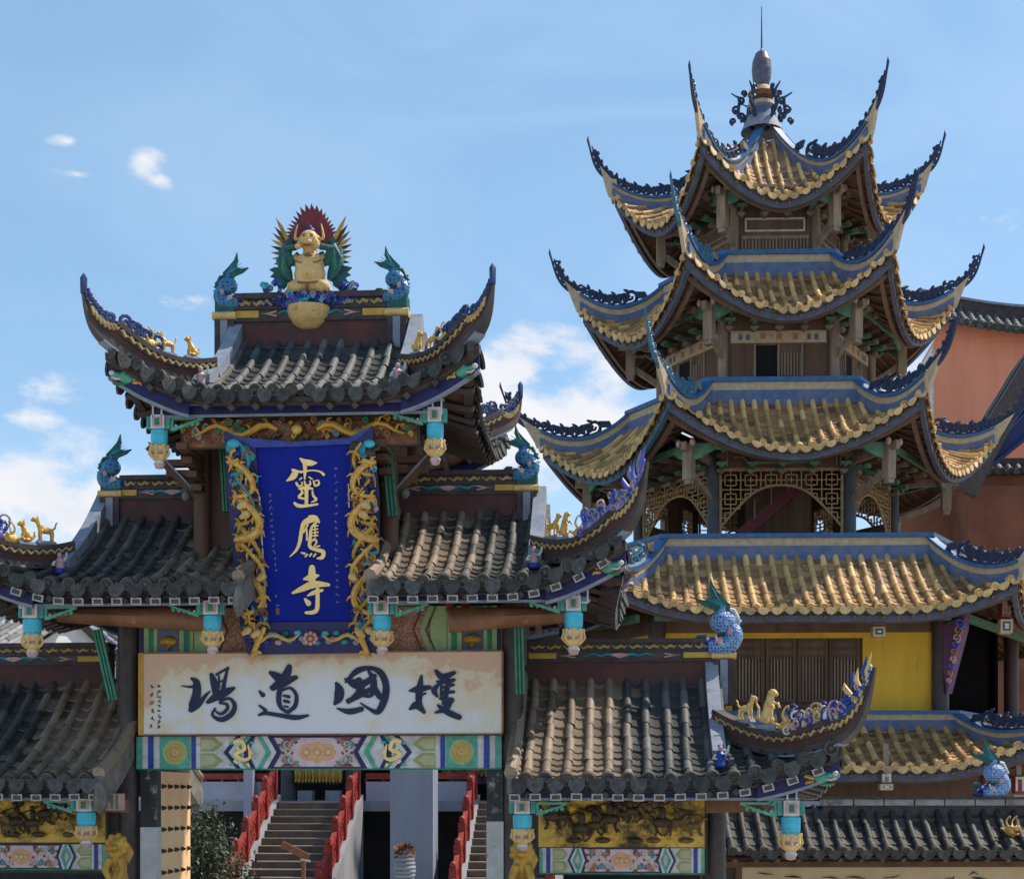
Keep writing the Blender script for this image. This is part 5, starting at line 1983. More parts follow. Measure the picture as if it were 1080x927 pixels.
for (xa, ya), (xb, yb), n in (((284.5, 522), (291, 602), 13), ((354, 494), (355.5, 635), 19), ((291.5, 628), (293, 638), 2)):
    mb = MB()
    mb.use(STEEL)
    for k in range(n):
        t = k / max(1, n - 1)
        cx_, cy_ = xa + (xb - xa) * t, ya + (yb - ya) * t
        st = []
        for q in range(3):
            ax_, ay = cx_ + rr.uniform(-1.2, 1.2), cy_ + rr.uniform(-1.3, 1.3)
            an = rr.choice((0, 1.57, .7, -.7))
            st.append([(ax_ - math.cos(an) * 1.0, ay - math.sin(an) * 1.0, .35), (ax_ + math.cos(an) * 1.0, ay + math.sin(an) * 1.0, .6)])
        strokes(mb, st, lambda x, y: Q(x, y), PN, th=.006)
    mb.build("inscription", plq)
mb = MB()
mb.use(RUST)
slab(mb, [(291, 641), (294.5, 641), (295, 648), (291.5, 648)], .006, .004, RUST)
mb.build("seal", plq)


# ------------------------------------------------------------------ figures on the gate's roofs
def on_gate(px_, py_, v=VR):
    return GF.M @ G(px_, py_, v)


# winged guardian in the middle of the top ridge
gs = empty("guardian_statue", on_gate(327, 327), -ALPHA)
tag(gs, "gilded winged guardian statue with red spiked halo on the middle of the top ridge", "statue")
K = .00197
gs.scale = (1.1, 1.0, 1.02)


def gz(x, y, d=0.0):
    return Vector(((x - 343) * K, d, (740 - y) * K))


P_ = [('e', gz(346, 505, -.05), (.205, .17, .17)), ('e', gz(346, 420, -.03), (.18, .14, .14)), ('e', gz(262, 400), (.09, .10, .09)), ('e', gz(428, 400), (.09, .10, .09)), ('e', gz(345, 395), (.17, .12, .09)), ('e', gz(346, 450, -.06), (.19, .15, .14)), ('e', gz(300, 405, -.10), (.065, .05, .055)), ('e', gz(392, 405, -.10), (.065, .05, .055)),
      ('t', [gz(343, 380), gz(342, 320, -.02)], [.09, .085]), ('e', gz(342, 268, -.05), (.125, .12, .13)), ('e', gz(290, 300, -.08), (.05, .05, .05)), ('e', gz(394, 300, -.08), (.05, .05, .05)), ('e', gz(342, 300, -.13), (.06, .07, .045)), ('e', gz(342, 272, -.16), (.025, .03, .03)),
      ('e', gz(285, 265, -.02), (.03, .03, .06)), ('e', gz(400, 265, -.02), (.03, .03, .06)),
      ('t', [gz(320, 560, -.05), gz(255, 610, -.14), gz(215, 690, -.06)], [.12, .10, .07]), ('t', [gz(370, 560, -.05), gz(440, 610, -.14), gz(490, 690, -.06)], [.12, .10, .07]),
      ('e', gz(346, 600, -.06), (.17, .13, .09)), ('t', [gz(480, 690, -.06), gz(560, 640, -.10)], [.06, .04]), ('t', [gz(215, 690, -.06), gz(135, 655, -.10)], [.06, .04])]
blob_mesh(P_, PALEGOLD, "body", gs, vox=.018)
for x in (322, 362):
    fc_ = MB()
    fc_.use(RUST, True)
    fc_.ell(gz(x, 262, -.145), (.022, .02, .016), 8, 6)
    fc_.tube([gz(x - 16, 250, -.14), gz(x, 247, -.150), gz(x + 16, 250, -.14)], [.008, .014, .008], 5)
    fc_.build("eye", gs)
fc_ = MB()
fc_.use(RUST, True)
fc_.tube([gz(318, 318, -.15), gz(342, 326, -.175), gz(366, 318, -.15)], [.008, .014, .008], 5)
fc_.build("mouth", gs)
fc_ = MB()
fc_.use(RUST, True)
fc_.ell(gz(347, 392, -.15), (.06, .03, .035), 8, 6)
fc_.build("pendant", gs)
fc_ = MB()
fc_.use(RUST, True)
fc_.tube(crom([tuple(gz(262, 425, -.15)), tuple(gz(300, 446, -.19)), tuple(gz(346, 432, -.18)), tuple(gz(392, 446, -.19)), tuple(gz(430, 425, -.15))], 4), .007, 5)
fc_.tube(crom([tuple(gz(250, 560, -.15)), tuple(gz(300, 585, -.215)), tuple(gz(346, 590, -.225)), tuple(gz(392, 585, -.215)), tuple(gz(440, 560, -.15))], 4), .012, 5)
fc_.tube([gz(346, 592, -.22), gz(340, 625, -.2), gz(346, 650, -.17)], [.02, .024, .008], 6)
fc_.ell(gz(346, 530, -.225), (.010, .008, .012), 6, 5)
fc_.build("sash", gs)
fc_ = MB()
fc_.use(GOLD, True)
for sx in (-1, 1):
    for k in range(4):
        fc_.tube([gz(346 + sx * (60 + k * 22), 585 + k * 10, -.18), gz(346 + sx * (85 + k * 22), 620 + k * 14, -.21), gz(346 + sx * (95 + k * 20), 665 + k * 8, -.15)], [.010, .014, .006], 5)
fc_.build("trouser_folds", gs)
fc_ = MB()
fc_.use(NAVY, True)
fc_.ell(gz(340, 205, -.02), (.08, .07, .06), 10, 7)
fc_.ell(gz(340, 180, -.02), (.04, .04, .04), 8, 6)
fc_.build("topknot", gs)
for sx in (-1, 1):
    hb = MB()
    hb.use(PALEGOLD, True)
    X = lambda x: 343 + sx * (x - 343)
    hb.tube(crom([tuple(gz(X(385), 250, -.03)), tuple(gz(X(430), 262, -.05)), tuple(gz(X(430), 215, -.05)), tuple(gz(X(418), 160, -.05))], 4), [.028 * (1 - i / 15) for i in range(13)], 7)
    hb.build("horn", gs)
    sl = MB()
    sl.use(DGREEN, True)
    sl.tube([gz(X(410), 380), gz(X(470), 420, -.04), gz(X(485), 340, -.12), gz(X(420), 335, -.16)], [.085, .08, .065, .045], 9)
    sl.tube([gz(X(480), 300), gz(X(520), 400, .02), gz(X(490), 500, .0), gz(X(470), 540)], [.06, .09, .075, .04], 9)
    sl.use(PALEGOLD, True)
    sl.ell(gz(X(405), 335, -.18), (.045, .04, .04), 8, 6)
    for k in range(4):
        sl.use(GREEN, True)
        sl.tube([gz(X(440 + k * 20), 300 + k * 14, -.05), gz(X(470 + k * 14), 360 + k * 30, -.07), gz(X(466 + k * 10), 430 + k * 26, -.04)], [.02, .026, .008], 6)
    sl.build("sleeve", gs)
    wg = MB()
    e1, e2 = Vector((1, 0, 0)), Z
    for k in range(12):
        a_ = R(64 - k * 10.5)
        base = gz(X(492 - k * 1), 250 + k * 19, .06)
        ln = (.31 - .014 * k) if k else .36
        d = Vector((sx * math.cos(a_), 0, math.sin(a_)))
        nn = Vector((-d.z, 0, d.x))
        wg.use((DULLGOLD, BRONZE, RUST)[k % 3], False)
        pts = [base - nn * .026, base + d * ln * .6 - nn * .028, base + d * ln, base + d * ln * .62 + nn * .02, base + nn * .026]
        wg.prism([(p.x, p.z) for p in pts], Vector((0, .06 + .008 * k, 0)), e1, e2, .007)
    wg.use(DGREEN, False)
    for k in range(5):
        a_ = R(10 - k * 22)
        base = gz(X(500), 470 + k * 10, .05)
        d = Vector((sx * math.cos(a_), 0, math.sin(a_)))
        nn = Vector((-d.z, 0, d.x))
        ln = .22 - .012 * k
        pts = [base - nn * .04, base + d * ln * .7 - nn * .045, base + d * ln, base + d * ln * .7 + nn * .035, base + nn * .04]
        wg.prism([(p.x, p.z) for p in pts], Vector((0, .04 - .005 * k, 0)), e1, e2, .022)
    wg.use(DGREEN, True)
    wg.tube([gz(X(470), 250, .05), gz(X(520), 330, .06), gz(X(515), 460, .05)], [.05, .07, .06], 8)
    wg.build("wing", gs)
ho = MB()
ho.use(MAROON, False)
c = gz(340, 235, .10)
pts = []
n = 25
for k in range(n + 1):
    a_ = R(-25 + 230 * k / n)
    q = 1 + .55 * max(0, math.sin(a_)) ** 6
    r0 = .255 * q
    pts.append((math.cos(a_ - R(3)) * r0, math.sin(a_ - R(3)) * r0))
    if k < n:
        a2 = a_ + R(4)
        pts.append((math.cos(a2) * (r0 + .085), math.sin(a2) * (r0 + .085)))
HALO = mat("halo_red", (0.20, 0.022, 0.025), 0.55, (0.11, 0.012, 0.016), 10)
ho.use(HALO)
ho.prism(pts, c, Vector((1, 0, 0)), Z, .04)
ho.build("halo", gs)
cb = MB()
rr = random.Random(3)
for k in range(90):
    x = rr.uniform(55, 645)
    edge = abs(x - 345) / 300
    y = rr.uniform(600, 735) if edge > .55 else rr.uniform(675, 742)
    cb.use(rr.choice((BLUE, BLUE, NAVY, BLUE, CRESTN)), True)
    p = gz(x, y, rr.uniform(-.16, -.02) if edge < .6 else rr.uniform(-.08, .08))
    cb.ell(p, (rr.uniform(.05, .09), .07, rr.uniform(.03, .05)), 9, 7)
for k in range(150):
    x = rr.uniform(50, 650)
    edge = abs(x - 345) / 300
    y = rr.uniform(585, 740) if edge > .55 else rr.uniform(670, 745)
    cb.use(rr.choice((BLUE, STEEL, VIOLET, BLUE, NAVY, TURQ)), True)
    p = gz(x, y, rr.uniform(-.25, -.17) if edge < .6 else rr.uniform(-.16, -.08))
    scroll(cb, p, Vector((rr.choice((-1, 1)), 0, rr.uniform(-.4, .4))).normalized(), Z, rr.uniform(.02, .045), .014, 1.4)
cb.build("cloud_base", gs)
bw = MB()
bw.use(PALEGOLD, True)
prof = crom([(.29, 0), (.275, -.07), (.225, -.19), (.14, -.28), (.06, -.305), (.001, -.31)], 4)
bw.lathe([(r, z) for r, z in prof], (0, -.06, 0), 20, [PALEGOLD])
bw.build("pedestal_bowl", gs)

# fish dragons on the ridge ends
fish_dragon("fish_dragon", on_gate(241, 325, VR - .1), 1, .56, -ALPHA, "blue fish dragon on the left end of the top ridge, tail pointing right")
fish_dragon("fish_dragon", on_gate(416, 318, VR - .1), -1, .56, -ALPHA, "blue and green fish dragon on the right end of the top ridge")
fish_dragon("fish_dragon", on_gate(118, 516, VR - .1), 1, .56, -ALPHA, "blue fish dragon left of the plaque on the end of the middle ridge")
fish_dragon("fish_dragon", on_gate(553, 506, VR - .1), -1, .56, -ALPHA, "blue fish dragon right of the plaque beside the pagoda's open storey")
fish_dragon("fish_dragon", on_gate(762, 688, VR - .1), -1, .74, -ALPHA, "bright blue scaled fish dragon on the low right roof below the tiled pagoda skirt", pale=True)


def on_hip(roof, side, i, dz=0.0):
    top, hd = HIPS[roof.name][side]
    k = int(i)
    p = top[k].lerp(top[k + 1], i - k)
    return GF.M @ (p + Z * dz), math.atan2(hd.y, hd.x) - ALPHA, top


def put(kind, roof, side, i, s, label, pose=0, m=GOLD):
    p, yaw, _ = on_hip(roof, side, i, .2 * s if kind == "b" else -.12 * s)
    if kind == "b":
        beast("roof_beast", p, yaw, pose, label, s, m)
    else:
        ridge_dragon("dragon_finial", p, yaw, s, label)


put("b", roof_top, -1, 3.2, .23, "gilded sitting animal on the top left hip ridge, nearest the fish dragon", 1)
put("b", roof_top, -1, 7.0, .22, "gilded standing animal in the middle of the top left hip ridge", 0)
put("d", roof_top, -1, 9.6, .26, "gilded horned dragon head on the top left hip ridge")
put("b", roof_top, 1, 3.2, .23, "gilded sitting animal on the top right hip ridge, nearest the fish dragon", 1)
put("b", roof_top, 1, 6.6, .22, "gilded standing animal in the middle of the top right hip ridge", 0)
put("d", roof_top, 1, 9.4, .26, "gilded horned dragon head on the top right hip ridge")
put("b", roof_ml, -1, 3.4, .27, "gilded striding animal on the middle left hip ridge, right of the sitting one", 0)
put("b", roof_ml, -1, 6.0, .25, "gilded sitting animal on the middle left hip ridge", 1)
put("d", roof_ml, -1, 8.0, .30, "gilded dragon head at the left edge on the middle hip ridge")
put("b", roof_mr, 1, 3.0, .24, "gilded standing animal on the middle right hip ridge, right of the grey slope ridge", 0)
put("b", roof_mr, 1, 5.4, .25, "gilded rearing animal on the middle right hip ridge before the pagoda", 2)
put("d", roof_mr, 1, 8.2, .28, "gilded dragon head biting the violet crest of the middle right hip ridge")
put("b", roof_lr, 1, 3.6, .26, "gilded standing animal on the low right hip ridge in front of brown doors", 0, PALEGOLD)
put("b", roof_lr, 1, 6.6, .36, "pale gilded rearing animal on the low right hip ridge in front of brown doors", 2, PALEGOLD)
put("d", roof_lr, 1, 9.0, .34, "gilded dragon head below the blue and white crest on the low right roof")


# ------------------------------------------------------------------ the hexagonal pagoda
DEL = R(-1.95)
PF = Frame(Vector((7.525, 45, 0)), DEL)
pag = empty("pagoda", PF.M.to_translation(), DEL)
tag(pag, "tall hexagonal pagoda with ochre tiled roofs and blue openwork crests behind the gate", "pagoda")
OCH = tile_mat("ochre_tile", (0.39, 0.225, 0.085), (0.58, 0.36, 0.145), (0.5, 0.4, 0.2), None, .38, (0.16, 0.10, 0.045))
OCHP = tile_mat("shaded_ochre_pan", (0.19, 0.10, 0.045), (0.34, 0.19, 0.085), (0.5, 0.4, 0.2), None, .35, (0.035, 0.025, 0.015))  # shadow in the channels is put into this darker pan colour
ODISC = mat("ochre_tile_end", (0.64, 0.425, 0.18), 0.6, (0.43, 0.27, 0.11), 9, isl=.35, bump=.3, dirt=((0.10, 0.07, 0.04), 7, .6))
PBLUE = mat("faded_blue_band", (0.06, 0.105, 0.22), 0.7, (0.13, 0.155, 0.25), 4, bump=.4, dirt=((0.15, 0.14, 0.16), 4, .55))
PBLUE2 = mat("blue_cap", (0.03, 0.13, 0.30), 0.5, (0.025, 0.08, 0.2), 5)
PCREAM = mat("cream_band", (0.50, 0.39, 0.25), 0.65, (0.38, 0.28, 0.18), 7, bump=.5, bscale=18)
PBOARD = mat("eave_board_blue_grey", (0.085, 0.095, 0.14), 0.7, (0.06, 0.06, 0.07), 3, dirt=((0.16, 0.14, 0.12), 5, .62))
PTEAL = mat("eave_board_teal", (0.03, 0.12, 0.16), 0.6, (0.05, 0.06, 0.09), 1.2)
PWOOD = mat("weathered_beam", (0.30, 0.23, 0.165), 0.75, (0.18, 0.13, 0.095), 5, streak=True, bump=.2)
PGREEN = mat("faded_green_beam", (0.12, 0.27, 0.18), 0.6, (0.07, 0.15, 0.10), 5)
PDARK = mat("dark_storey_wood", (0.17, 0.10, 0.062), 0.7, (0.10, 0.062, 0.043), 4, streak=True, dirt=((0.19, 0.13, 0.09), 4, .62))
PCOL = mat("grey_column", (0.06, 0.065, 0.075), 0.5, (0.04, 0.042, 0.05), 4)
LATT = mat("lattice_wood", (0.42, 0.28, 0.13), 0.6, (0.30, 0.19, 0.09), 8)
CRESTB = mat("crest_blue", (0.014, 0.028, 0.085), 0.55, (0.02, 0.03, 0.06), 6, dirt=((0.04, 0.07, 0.14), 9, .6))
CRESTT = mat("crest_teal", (0.05, 0.16, 0.24), 0.5, (0.03, 0.09, 0.16), 6)
TIERS = [  # corner radius, corner height, mid eave height, ring radius, ring top, band height, lift length, tip
    (4.54, 17.95, 16.40, .55, 19.25, .0, 1.0, (.68, 1.36)),
    (5.50, 14.55, 13.05, 3.05, 15.24, .62, 1.0, (.85, 1.42)),
    (6.69, 10.50, 9.10, 4.05, 11.46, .62, 1.0, (1.12, 1.52)),
    (9.85, 5.30, 4.58, 6.85, 6.77, .56, .5, (.8, .75)),
    (10.6, 1.45, .72, 7.75, 2.17, .42, .5, (.6, 1.1)),
]
SP = [.29, .30, .31, .33, .34]
hexdir = lambda k: Vector((math.sin(R(60 * k)), -math.cos(R(60 * k)), 0))
vert = lambda k: Vector((math.sin(R(60 * k - 30)), -math.cos(R(60 * k - 30)), 0))   # corner on the left of face k
PFACES = []
B30 = R(30)
for ti, (Rc, Hc, Hm, Rr, Ht, bh, clf, tip) in enumerate(TIERS):
    fl = .35
    R0 = Rc - fl
    ap = R0 * math.cos(B30)
    dm = ap - Rr * math.cos(B30)
    ztop = EYE + Ht - bh
    fcs = []
    for k in range(6):
        n = hexdir(k)
        ux = Vector((math.cos(R(60 * k)), math.sin(R(60 * k)), 0))
        f = Face(n * ap, ux, n, -R0 / 2, R0 / 2, dm, ztop - EYE - Hm, EYE + Hm, (None, B30), (None, B30), k=.42 if ti else .55, lift=Hc - Hm, cl=R0 / 2 * clf, dl=dm * 1.15, flare=fl, p=1.9)
        fcs.append(f)
    PFACES.append(fcs)
    mb = MB()
    for f in fcs:
        lay_tiles(mb, f, SP[ti], SP[ti] * .235, OCH, ODISC, drip=.14, capscale=1.3, jit=.005, seg=.36, course=.22, sag=.05, pan=OCHP)
    roof = mb.build("roof", pag)
    so = MB()
    for f in fcs:
        soffit(so, f, dm * .98, PDARK, PDARK, .18, .34, 20, 5)
    so.build("soffit", roof)
    eb = MB()
    for k, f in enumerate(fcs):
        eave_board(eb, f, PTEAL if (ti == 2 and k in (5, 0, 1) and k == 5) else PBOARD, .26, .13, .12, inset=.12, n=24)
        eave_board(eb, f, PDARK, .14, .36, .10, inset=.34, n=24)
    eb.build("eave_board", roof)
    # ring of bands at the head of the skirt
    if bh:
        rg = MB()
        zb = EYE + Ht - bh
        for r0, r1, za, zc, m in ((.12, .12, -.14, bh * .42, PBLUE), (.05, .05, bh * .42, bh * .80, PCREAM), (.13, .13, bh * .80, bh, PBLUE2)):
            rg.lathe([(Rr - .1, zb + za), (Rr + r0, zb + za), (Rr + r1, zb + zc), (Rr - .15, zb + zc)], (0, 0, 0), 6, [m])
        rg.build("ridge_band", roof)
    for k in range(6):
        f = fcs[k]
        hd = vert(k)
        base = hip_path(f, -1, dm, 18, B30)
        tc_ = tip_curve(base[-1], hd, tip[0], tip[1], 12)
        h = MB()
        hh = bh * .88 if bh else .36
        m = len(base)
        def lev(q0, q1=None):
            out = []
            for i, p in enumerate(base):
                a = i / (m - 1)
                sc_ = 1 - .25 * a
                out.append(p + Z * (hh * q0 * sc_ - (.12 if q0 == 0 else 0)))
            return out
        L0, L1, L2, L3 = lev(0), lev(.42), lev(.80), lev(1.0)
        h.use(PBLUE); h.fin(L0, L1, .24)
        h.use(PCREAM); h.fin(L1, L2, .15)
        h.use(PBLUE2); h.fin(L2, L3, .28)
        # pale wedge closing the corner
        e0, e1 = base[-1], L3[-1]
        h.use(PCREAM)
        lat = hd.cross(Z)
        h.prism([(-.18, -.06), (.10, -.12), (.17, .06), (tip[0] * .55, .80), (.03, .42), (-.12, .38)], e0, hd, Z, .11)
        h.use((CRESTB, CRESTT)[1 if ti in (2,) and k in (0,) else 0] if k in (5, 1, 2) else CRESTT if ti else CRESTB, True)
        cr = [p for p in L3[7:]] + [p + Z * .34 * (1 - i / 12) for i, p in enumerate(tc_[1:])]
        h.tube(cr, [.075 * (1 - .6 * i / len(cr)) for i in range(len(cr))], 6)
        openwork(h, cr, Z * .6 - hd * .8, .44, .20, .060, .44)
        upn = []
        for i, p in enumerate(cr):
            t = (cr[min(i + 1, len(cr) - 1)] - cr[max(i - 1, 0)]).normalized()
            nn = (Z * .6 - hd * .8) - t * t.dot(Z * .6 - hd * .8)
            upn.append(p + nn.normalized() * .26 * (1 - .75 * i / len(cr)))
        h.tube(upn, [.045 * (1 - .5 * i / len(cr)) for i in range(len(cr))], 6)
        t = (cr[-1] - cr[-2]).normalized()
        h.tube([cr[-1], cr[-1] + t * .2, cr[-1] + t * .34 - hd * .04], [.035, .04, .006], 6)
        h.smooth = False
        # block figure sitting behind the crest
        p = L3[5]
        h.use(CRESTB if k % 2 else PWOOD)
        h.obox(p + Z * .16, hd * .16, lat * .05, Z * .09 + hd * .05)
        h.build("hip_ridge", roof)

# storeys -------------------------------------------------------------
def hexwall(mb, Rw, z0, z1, m, th=.12, faces=range(6)):
    for k in faces:
        n, ux = hexdir(k), Vector((math.cos(R(60 * k)), math.sin(R(60 * k)), 0))
        c = n * (Rw * math.cos(B30) - th)
        mb.use(m)
        mb.obox(c + Z * (z0 + z1) / 2, ux * (Rw / 2 - .06), n * th / 2, Z * (z1 - z0) / 2)


def face_box(mb, k, ap, u0, u1, z0, z1, o0, o1):
    n, ux = hexdir(k), Vector((math.cos(R(60 * k)), math.sin(R(60 * k)), 0))
    mb.obox(ux * (u0 + u1) / 2 + n * (ap + (o0 + o1) / 2) + Z * (z0 + z1) / 2, ux * abs(u1 - u0) / 2, n * abs(o1 - o0) / 2, Z * (z1 - z0) / 2)


def posts(Rw, rp, zc0, zc1, zp0, zp1, rcol, mcol):
    for k in range(6):
        v = vert(k)
        mb = MB()
        mb.smooth = True
        mb.lathe([(rcol, zc0), (rcol, zc1)], v * Rw, 12, [mcol])
        mb.build("column", pag)
        b = MB()
        lat = v.cross(Z)
        b.use(PWOOD)
        b.obox(v * rp + Z * (zp0 + zp1) / 2, v * .13, lat * .13, Z * (zp1 - zp0) / 2)
        b.obox(v * rp + Z * (zp0 - .06), v * .10, lat * .10, Z * .06)
        b.beam(v * (Rw - .2) + Z * (zp1 - .22), v * (rp + .35) + Z * (zp1 - .12), .14, .22)
        b.beam(v * (Rw - .05) + Z * (zp0 - .35), v * (rp - .05) + Z * (zp0 + .25), .12, .16)
        b.use(PINK if Rw > 3 else PWOOD, True)
        for sg in (-1, 1):
            b.ell(v * (rp + .2) + lat * sg * .2 + Z * (zp1 - .02), (.08, .11, .11), 8, 6)
        b.smooth = False
        b.build("hanging_post", pag)
        # carved green brackets running from the post along both eaves
        g = MB()
        for sg, kk in ((1, k), (-1, (k - 1) % 6)):
            ux = Vector((math.cos(R(60 * kk)), math.sin(R(60 * kk)), 0)) * sg
            g.use(PGREEN)
            g.prism([(.14, .0), (1.15, .0), (1.15, -.07), (.7, -.14), (.4, -.32), (.14, -.42)], v * rp + Z * (zp1 - .02), ux, Z, .07)
        g.build("bracket", pag)
    # stepped bracket arms between wall and eave
    for k in range(6):
        n, ux = hexdir(k), Vector((math.cos(R(60 * k)), math.sin(R(60 * k)), 0))
        q = MB()
        aw = Rw * math.cos(B30)
        nb = 4 if Rw < 3 else 5
        for i in range(nb):
            u = Rw * (-.5 + (i + .5) / nb) * 1.12
            for j in range(4):
                q.use((PWOOD, PGREEN, BROWN, PWOOD)[j])
                ln = .22 + .26 * j
                zz = zp1 - .52 + .15 * j
                q.obox(n * (aw + ln / 2) + ux * u + Z * zz, n * ln / 2, ux * .05, Z * .05)
                q.obox(n * (aw + ln - .04) + ux * u + Z * (zz + .03), n * .05, ux * (.11 + .03 * j), Z * .04)
        q.build("bracket", pag)
    t = MB()
    t.use(PDARK)
    t.lathe([(rp - .06, zp1 - .16), (rp + .06, zp1 - .16), (rp + .06, zp1 + .0), (rp - .06, zp1 + .0)], (0, 0, 0), 6, [PGREEN])
    t.build("tie_beam", pag)


E_ = EYE
# top storey: boarded wall with a white framed tablet and slats
Rw = 2.3
w = MB()
hexwall(w, Rw, E_ + 14.9, E_ + 17.6, PDARK)
w.build("wall", pag)
posts(Rw, 3.1, E_ + 14.9, E_ + 17.4, E_ + 15.85, E_ + 16.95, .13, PWOOD)
ap = Rw * math.cos(B30) - .06
for k in range(6):
    d = MB()
    d.use(WHITE if k == 0 else PWOOD)
    for z_ in (16.02, 16.36):
        face_box(d, k, ap, -.82, .82, E_ + z_, E_ + z_ + .05, 0, .05)
    for u in (-.85, .80):
        face_box(d, k, ap, u, u + .05, E_ + 16.02, E_ + 16.41, 0, .05)
    d.use(PWOOD)
    face_box(d, k, ap, -.95, .95, E_ + 15.80, E_ + 15.9, 0, .07)
    for i in range(20):
        u = -.92 + i * .0968
        face_box(d, k, ap, u - .022, u + .022, E_ + 15.15, E_ + 15.8, .0, .04)
    d.build("railing", pag)
# second storey: painted board, dark doorway
Rw = 3.1
w = MB()
hexwall(w, Rw, E_ + 11.1, E_ + 13.9, PDARK)
w.build("wall", pag)
posts(Rw, 4.0, E_ + 11.0, E_ + 13.7, E_ + 12.5, E_ + 13.52, .14, PWOOD)
ap = Rw * math.cos(B30) - .06
for k in range(6):
    d = MB()
    d.use(PCREAM); face_box(d, k, ap, -1.33, 1.33, E_ + 12.66, E_ + 13.0, .0, .05)
    d.use(WHITE)
    for u in (-1.28, -1.20, 1.16, 1.24):
        face_box(d, k, ap, u, u + .04, E_ + 12.68, E_ + 12.98, .05, .06)
    d.use(ROSE)
    for u in (-.5, -.05, .4):
        face_box(d, k, ap, u, u + .14, E_ + 12.76, E_ + 12.92, .05, .065)
    d.use(SLATEBLUE)
    for u in (-1.1, -.9, .8, 1.0):
        face_box(d, k, ap, u, u + .1, E_ + 12.74, E_ + 12.9, .05, .062)
    d.build("painted_board", pag)
    d = MB()
    d.use(BROWN)
    face_box(d, k, ap, -1.32, -.66, E_ + 11.3, E_ + 12.6, .0, .05)
    face_box(d, k, ap, .72, 1.32, E_ + 11.3, E_ + 12.6, .0, .05)
    d.use(PWOOD)
    for u in (-.66, .0, .66):
        face_box(d, k, ap, u - .03, u + .03, E_ + 11.3, E_ + 12.62, .0, .07)
    for i in range(7):
        u = .08 + i * .085
        face_box(d, k, ap, u, u + .035, E_ + 11.75, E_ + 12.4, .02, .045)
    d.use(mat("dark_opening", (0.006, 0.006, 0.007), .9))  # near-black sheet painted in place of the shade inside the doorway
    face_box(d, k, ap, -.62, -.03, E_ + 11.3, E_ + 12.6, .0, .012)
    d.build("door", pag)

# third storey: open gallery with arched lattice
def lattice(k, Rw, z0, z1, wd, archz):
    ap = Rw * math.cos(B30) - .05
    n, ux = hexdir(k), Vector((math.cos(R(60 * k)), math.sin(R(60 * k)), 0))
    P = lambda u, z: ux * u + n * ap + Z * z
    mb = MB()
    mb.use(LATT)
    def arch(u):
        a = abs(u) / (wd / 2)
        return z0 + (archz - z0) * (1 - a ** 2.2) * (1 if a < .45 else 1 - .35 * (a - .45)) if a < 1 else z0
    bar = .030
    def hb(u0_, u1_, z):
        # keep only the stretches that are above the arch
        n_ = 24
        st = None
        for i in range(n_ + 1):
            u = u0_ + (u1_ - u0_) * i / n_
            ok = z >= arch(u)
            if ok and st is None:
                st = u
            if st is not None and (not ok or i == n_):
                if u - st > .02:
                    mb.obox(P((st + u) / 2, z), ux * (u - st) / 2, n * .025, Z * bar / 2)
                st = None
    def vb(u, za, zb):
        za = max(za, arch(u))
        if zb - za > .02:
            mb.obox(P(u, (za + zb) / 2), ux * bar / 2, n * .0255, Z * (zb - za) / 2)
    nx, nz = 12, 6
    cw, ch = wd / nx, (z1 - z0) / nz
    for i in range(nx + 1):
        if i % 2 == 0:
            vb(-wd / 2 + i * cw, z0, z1)
    for j in range(nz + 1):
        if j % 2 == 0:
            hb(-wd / 2, wd / 2, z0 + j * ch)
    for i in range(0, nx, 2):
        for j in range(0, nz, 2):
            uu, zz = -wd / 2 + i * cw, z0 + j * ch
            a, b = cw * .45, ch * .45
            for s_ in (0, 1):
                vb(uu + a + s_ * (2 * cw - 2 * a), zz + b, zz + 2 * ch - b)
                hb(uu + a, uu + 2 * cw - a, zz + b + s_ * (2 * ch - 2 * b))
            vb(uu + cw, zz, zz + b); vb(uu + cw, zz + 2 * ch - b, zz + 2 * ch)
            hb(uu, uu + a, zz + ch); hb(uu + 2 * cw - a, uu + 2 * cw, zz + ch)
            vb(uu + cw, zz + b + .06, zz + 2 * ch - b - .06); hb(uu + a + .05, uu + 2 * cw - a - .05, zz + ch)
    mb.use(LATT, True)
    mb.tube([P(-wd / 2 + wd * i / 40, arch(-wd / 2 + wd * i / 40)) for i in range(41)], .035, 6)
    mb.smooth = False
    for u in (-wd / 2, wd / 2):
        mb.obox(P(u, (z0 + z1) / 2 - .2), ux * .035, n * .04, Z * ((z1 - z0) / 2 + .25))
    mb.obox(P(0, z1 + .03), ux * wd / 2, n * .04, Z * .04)
    return mb.build("lattice_screen", pag, angle=20)


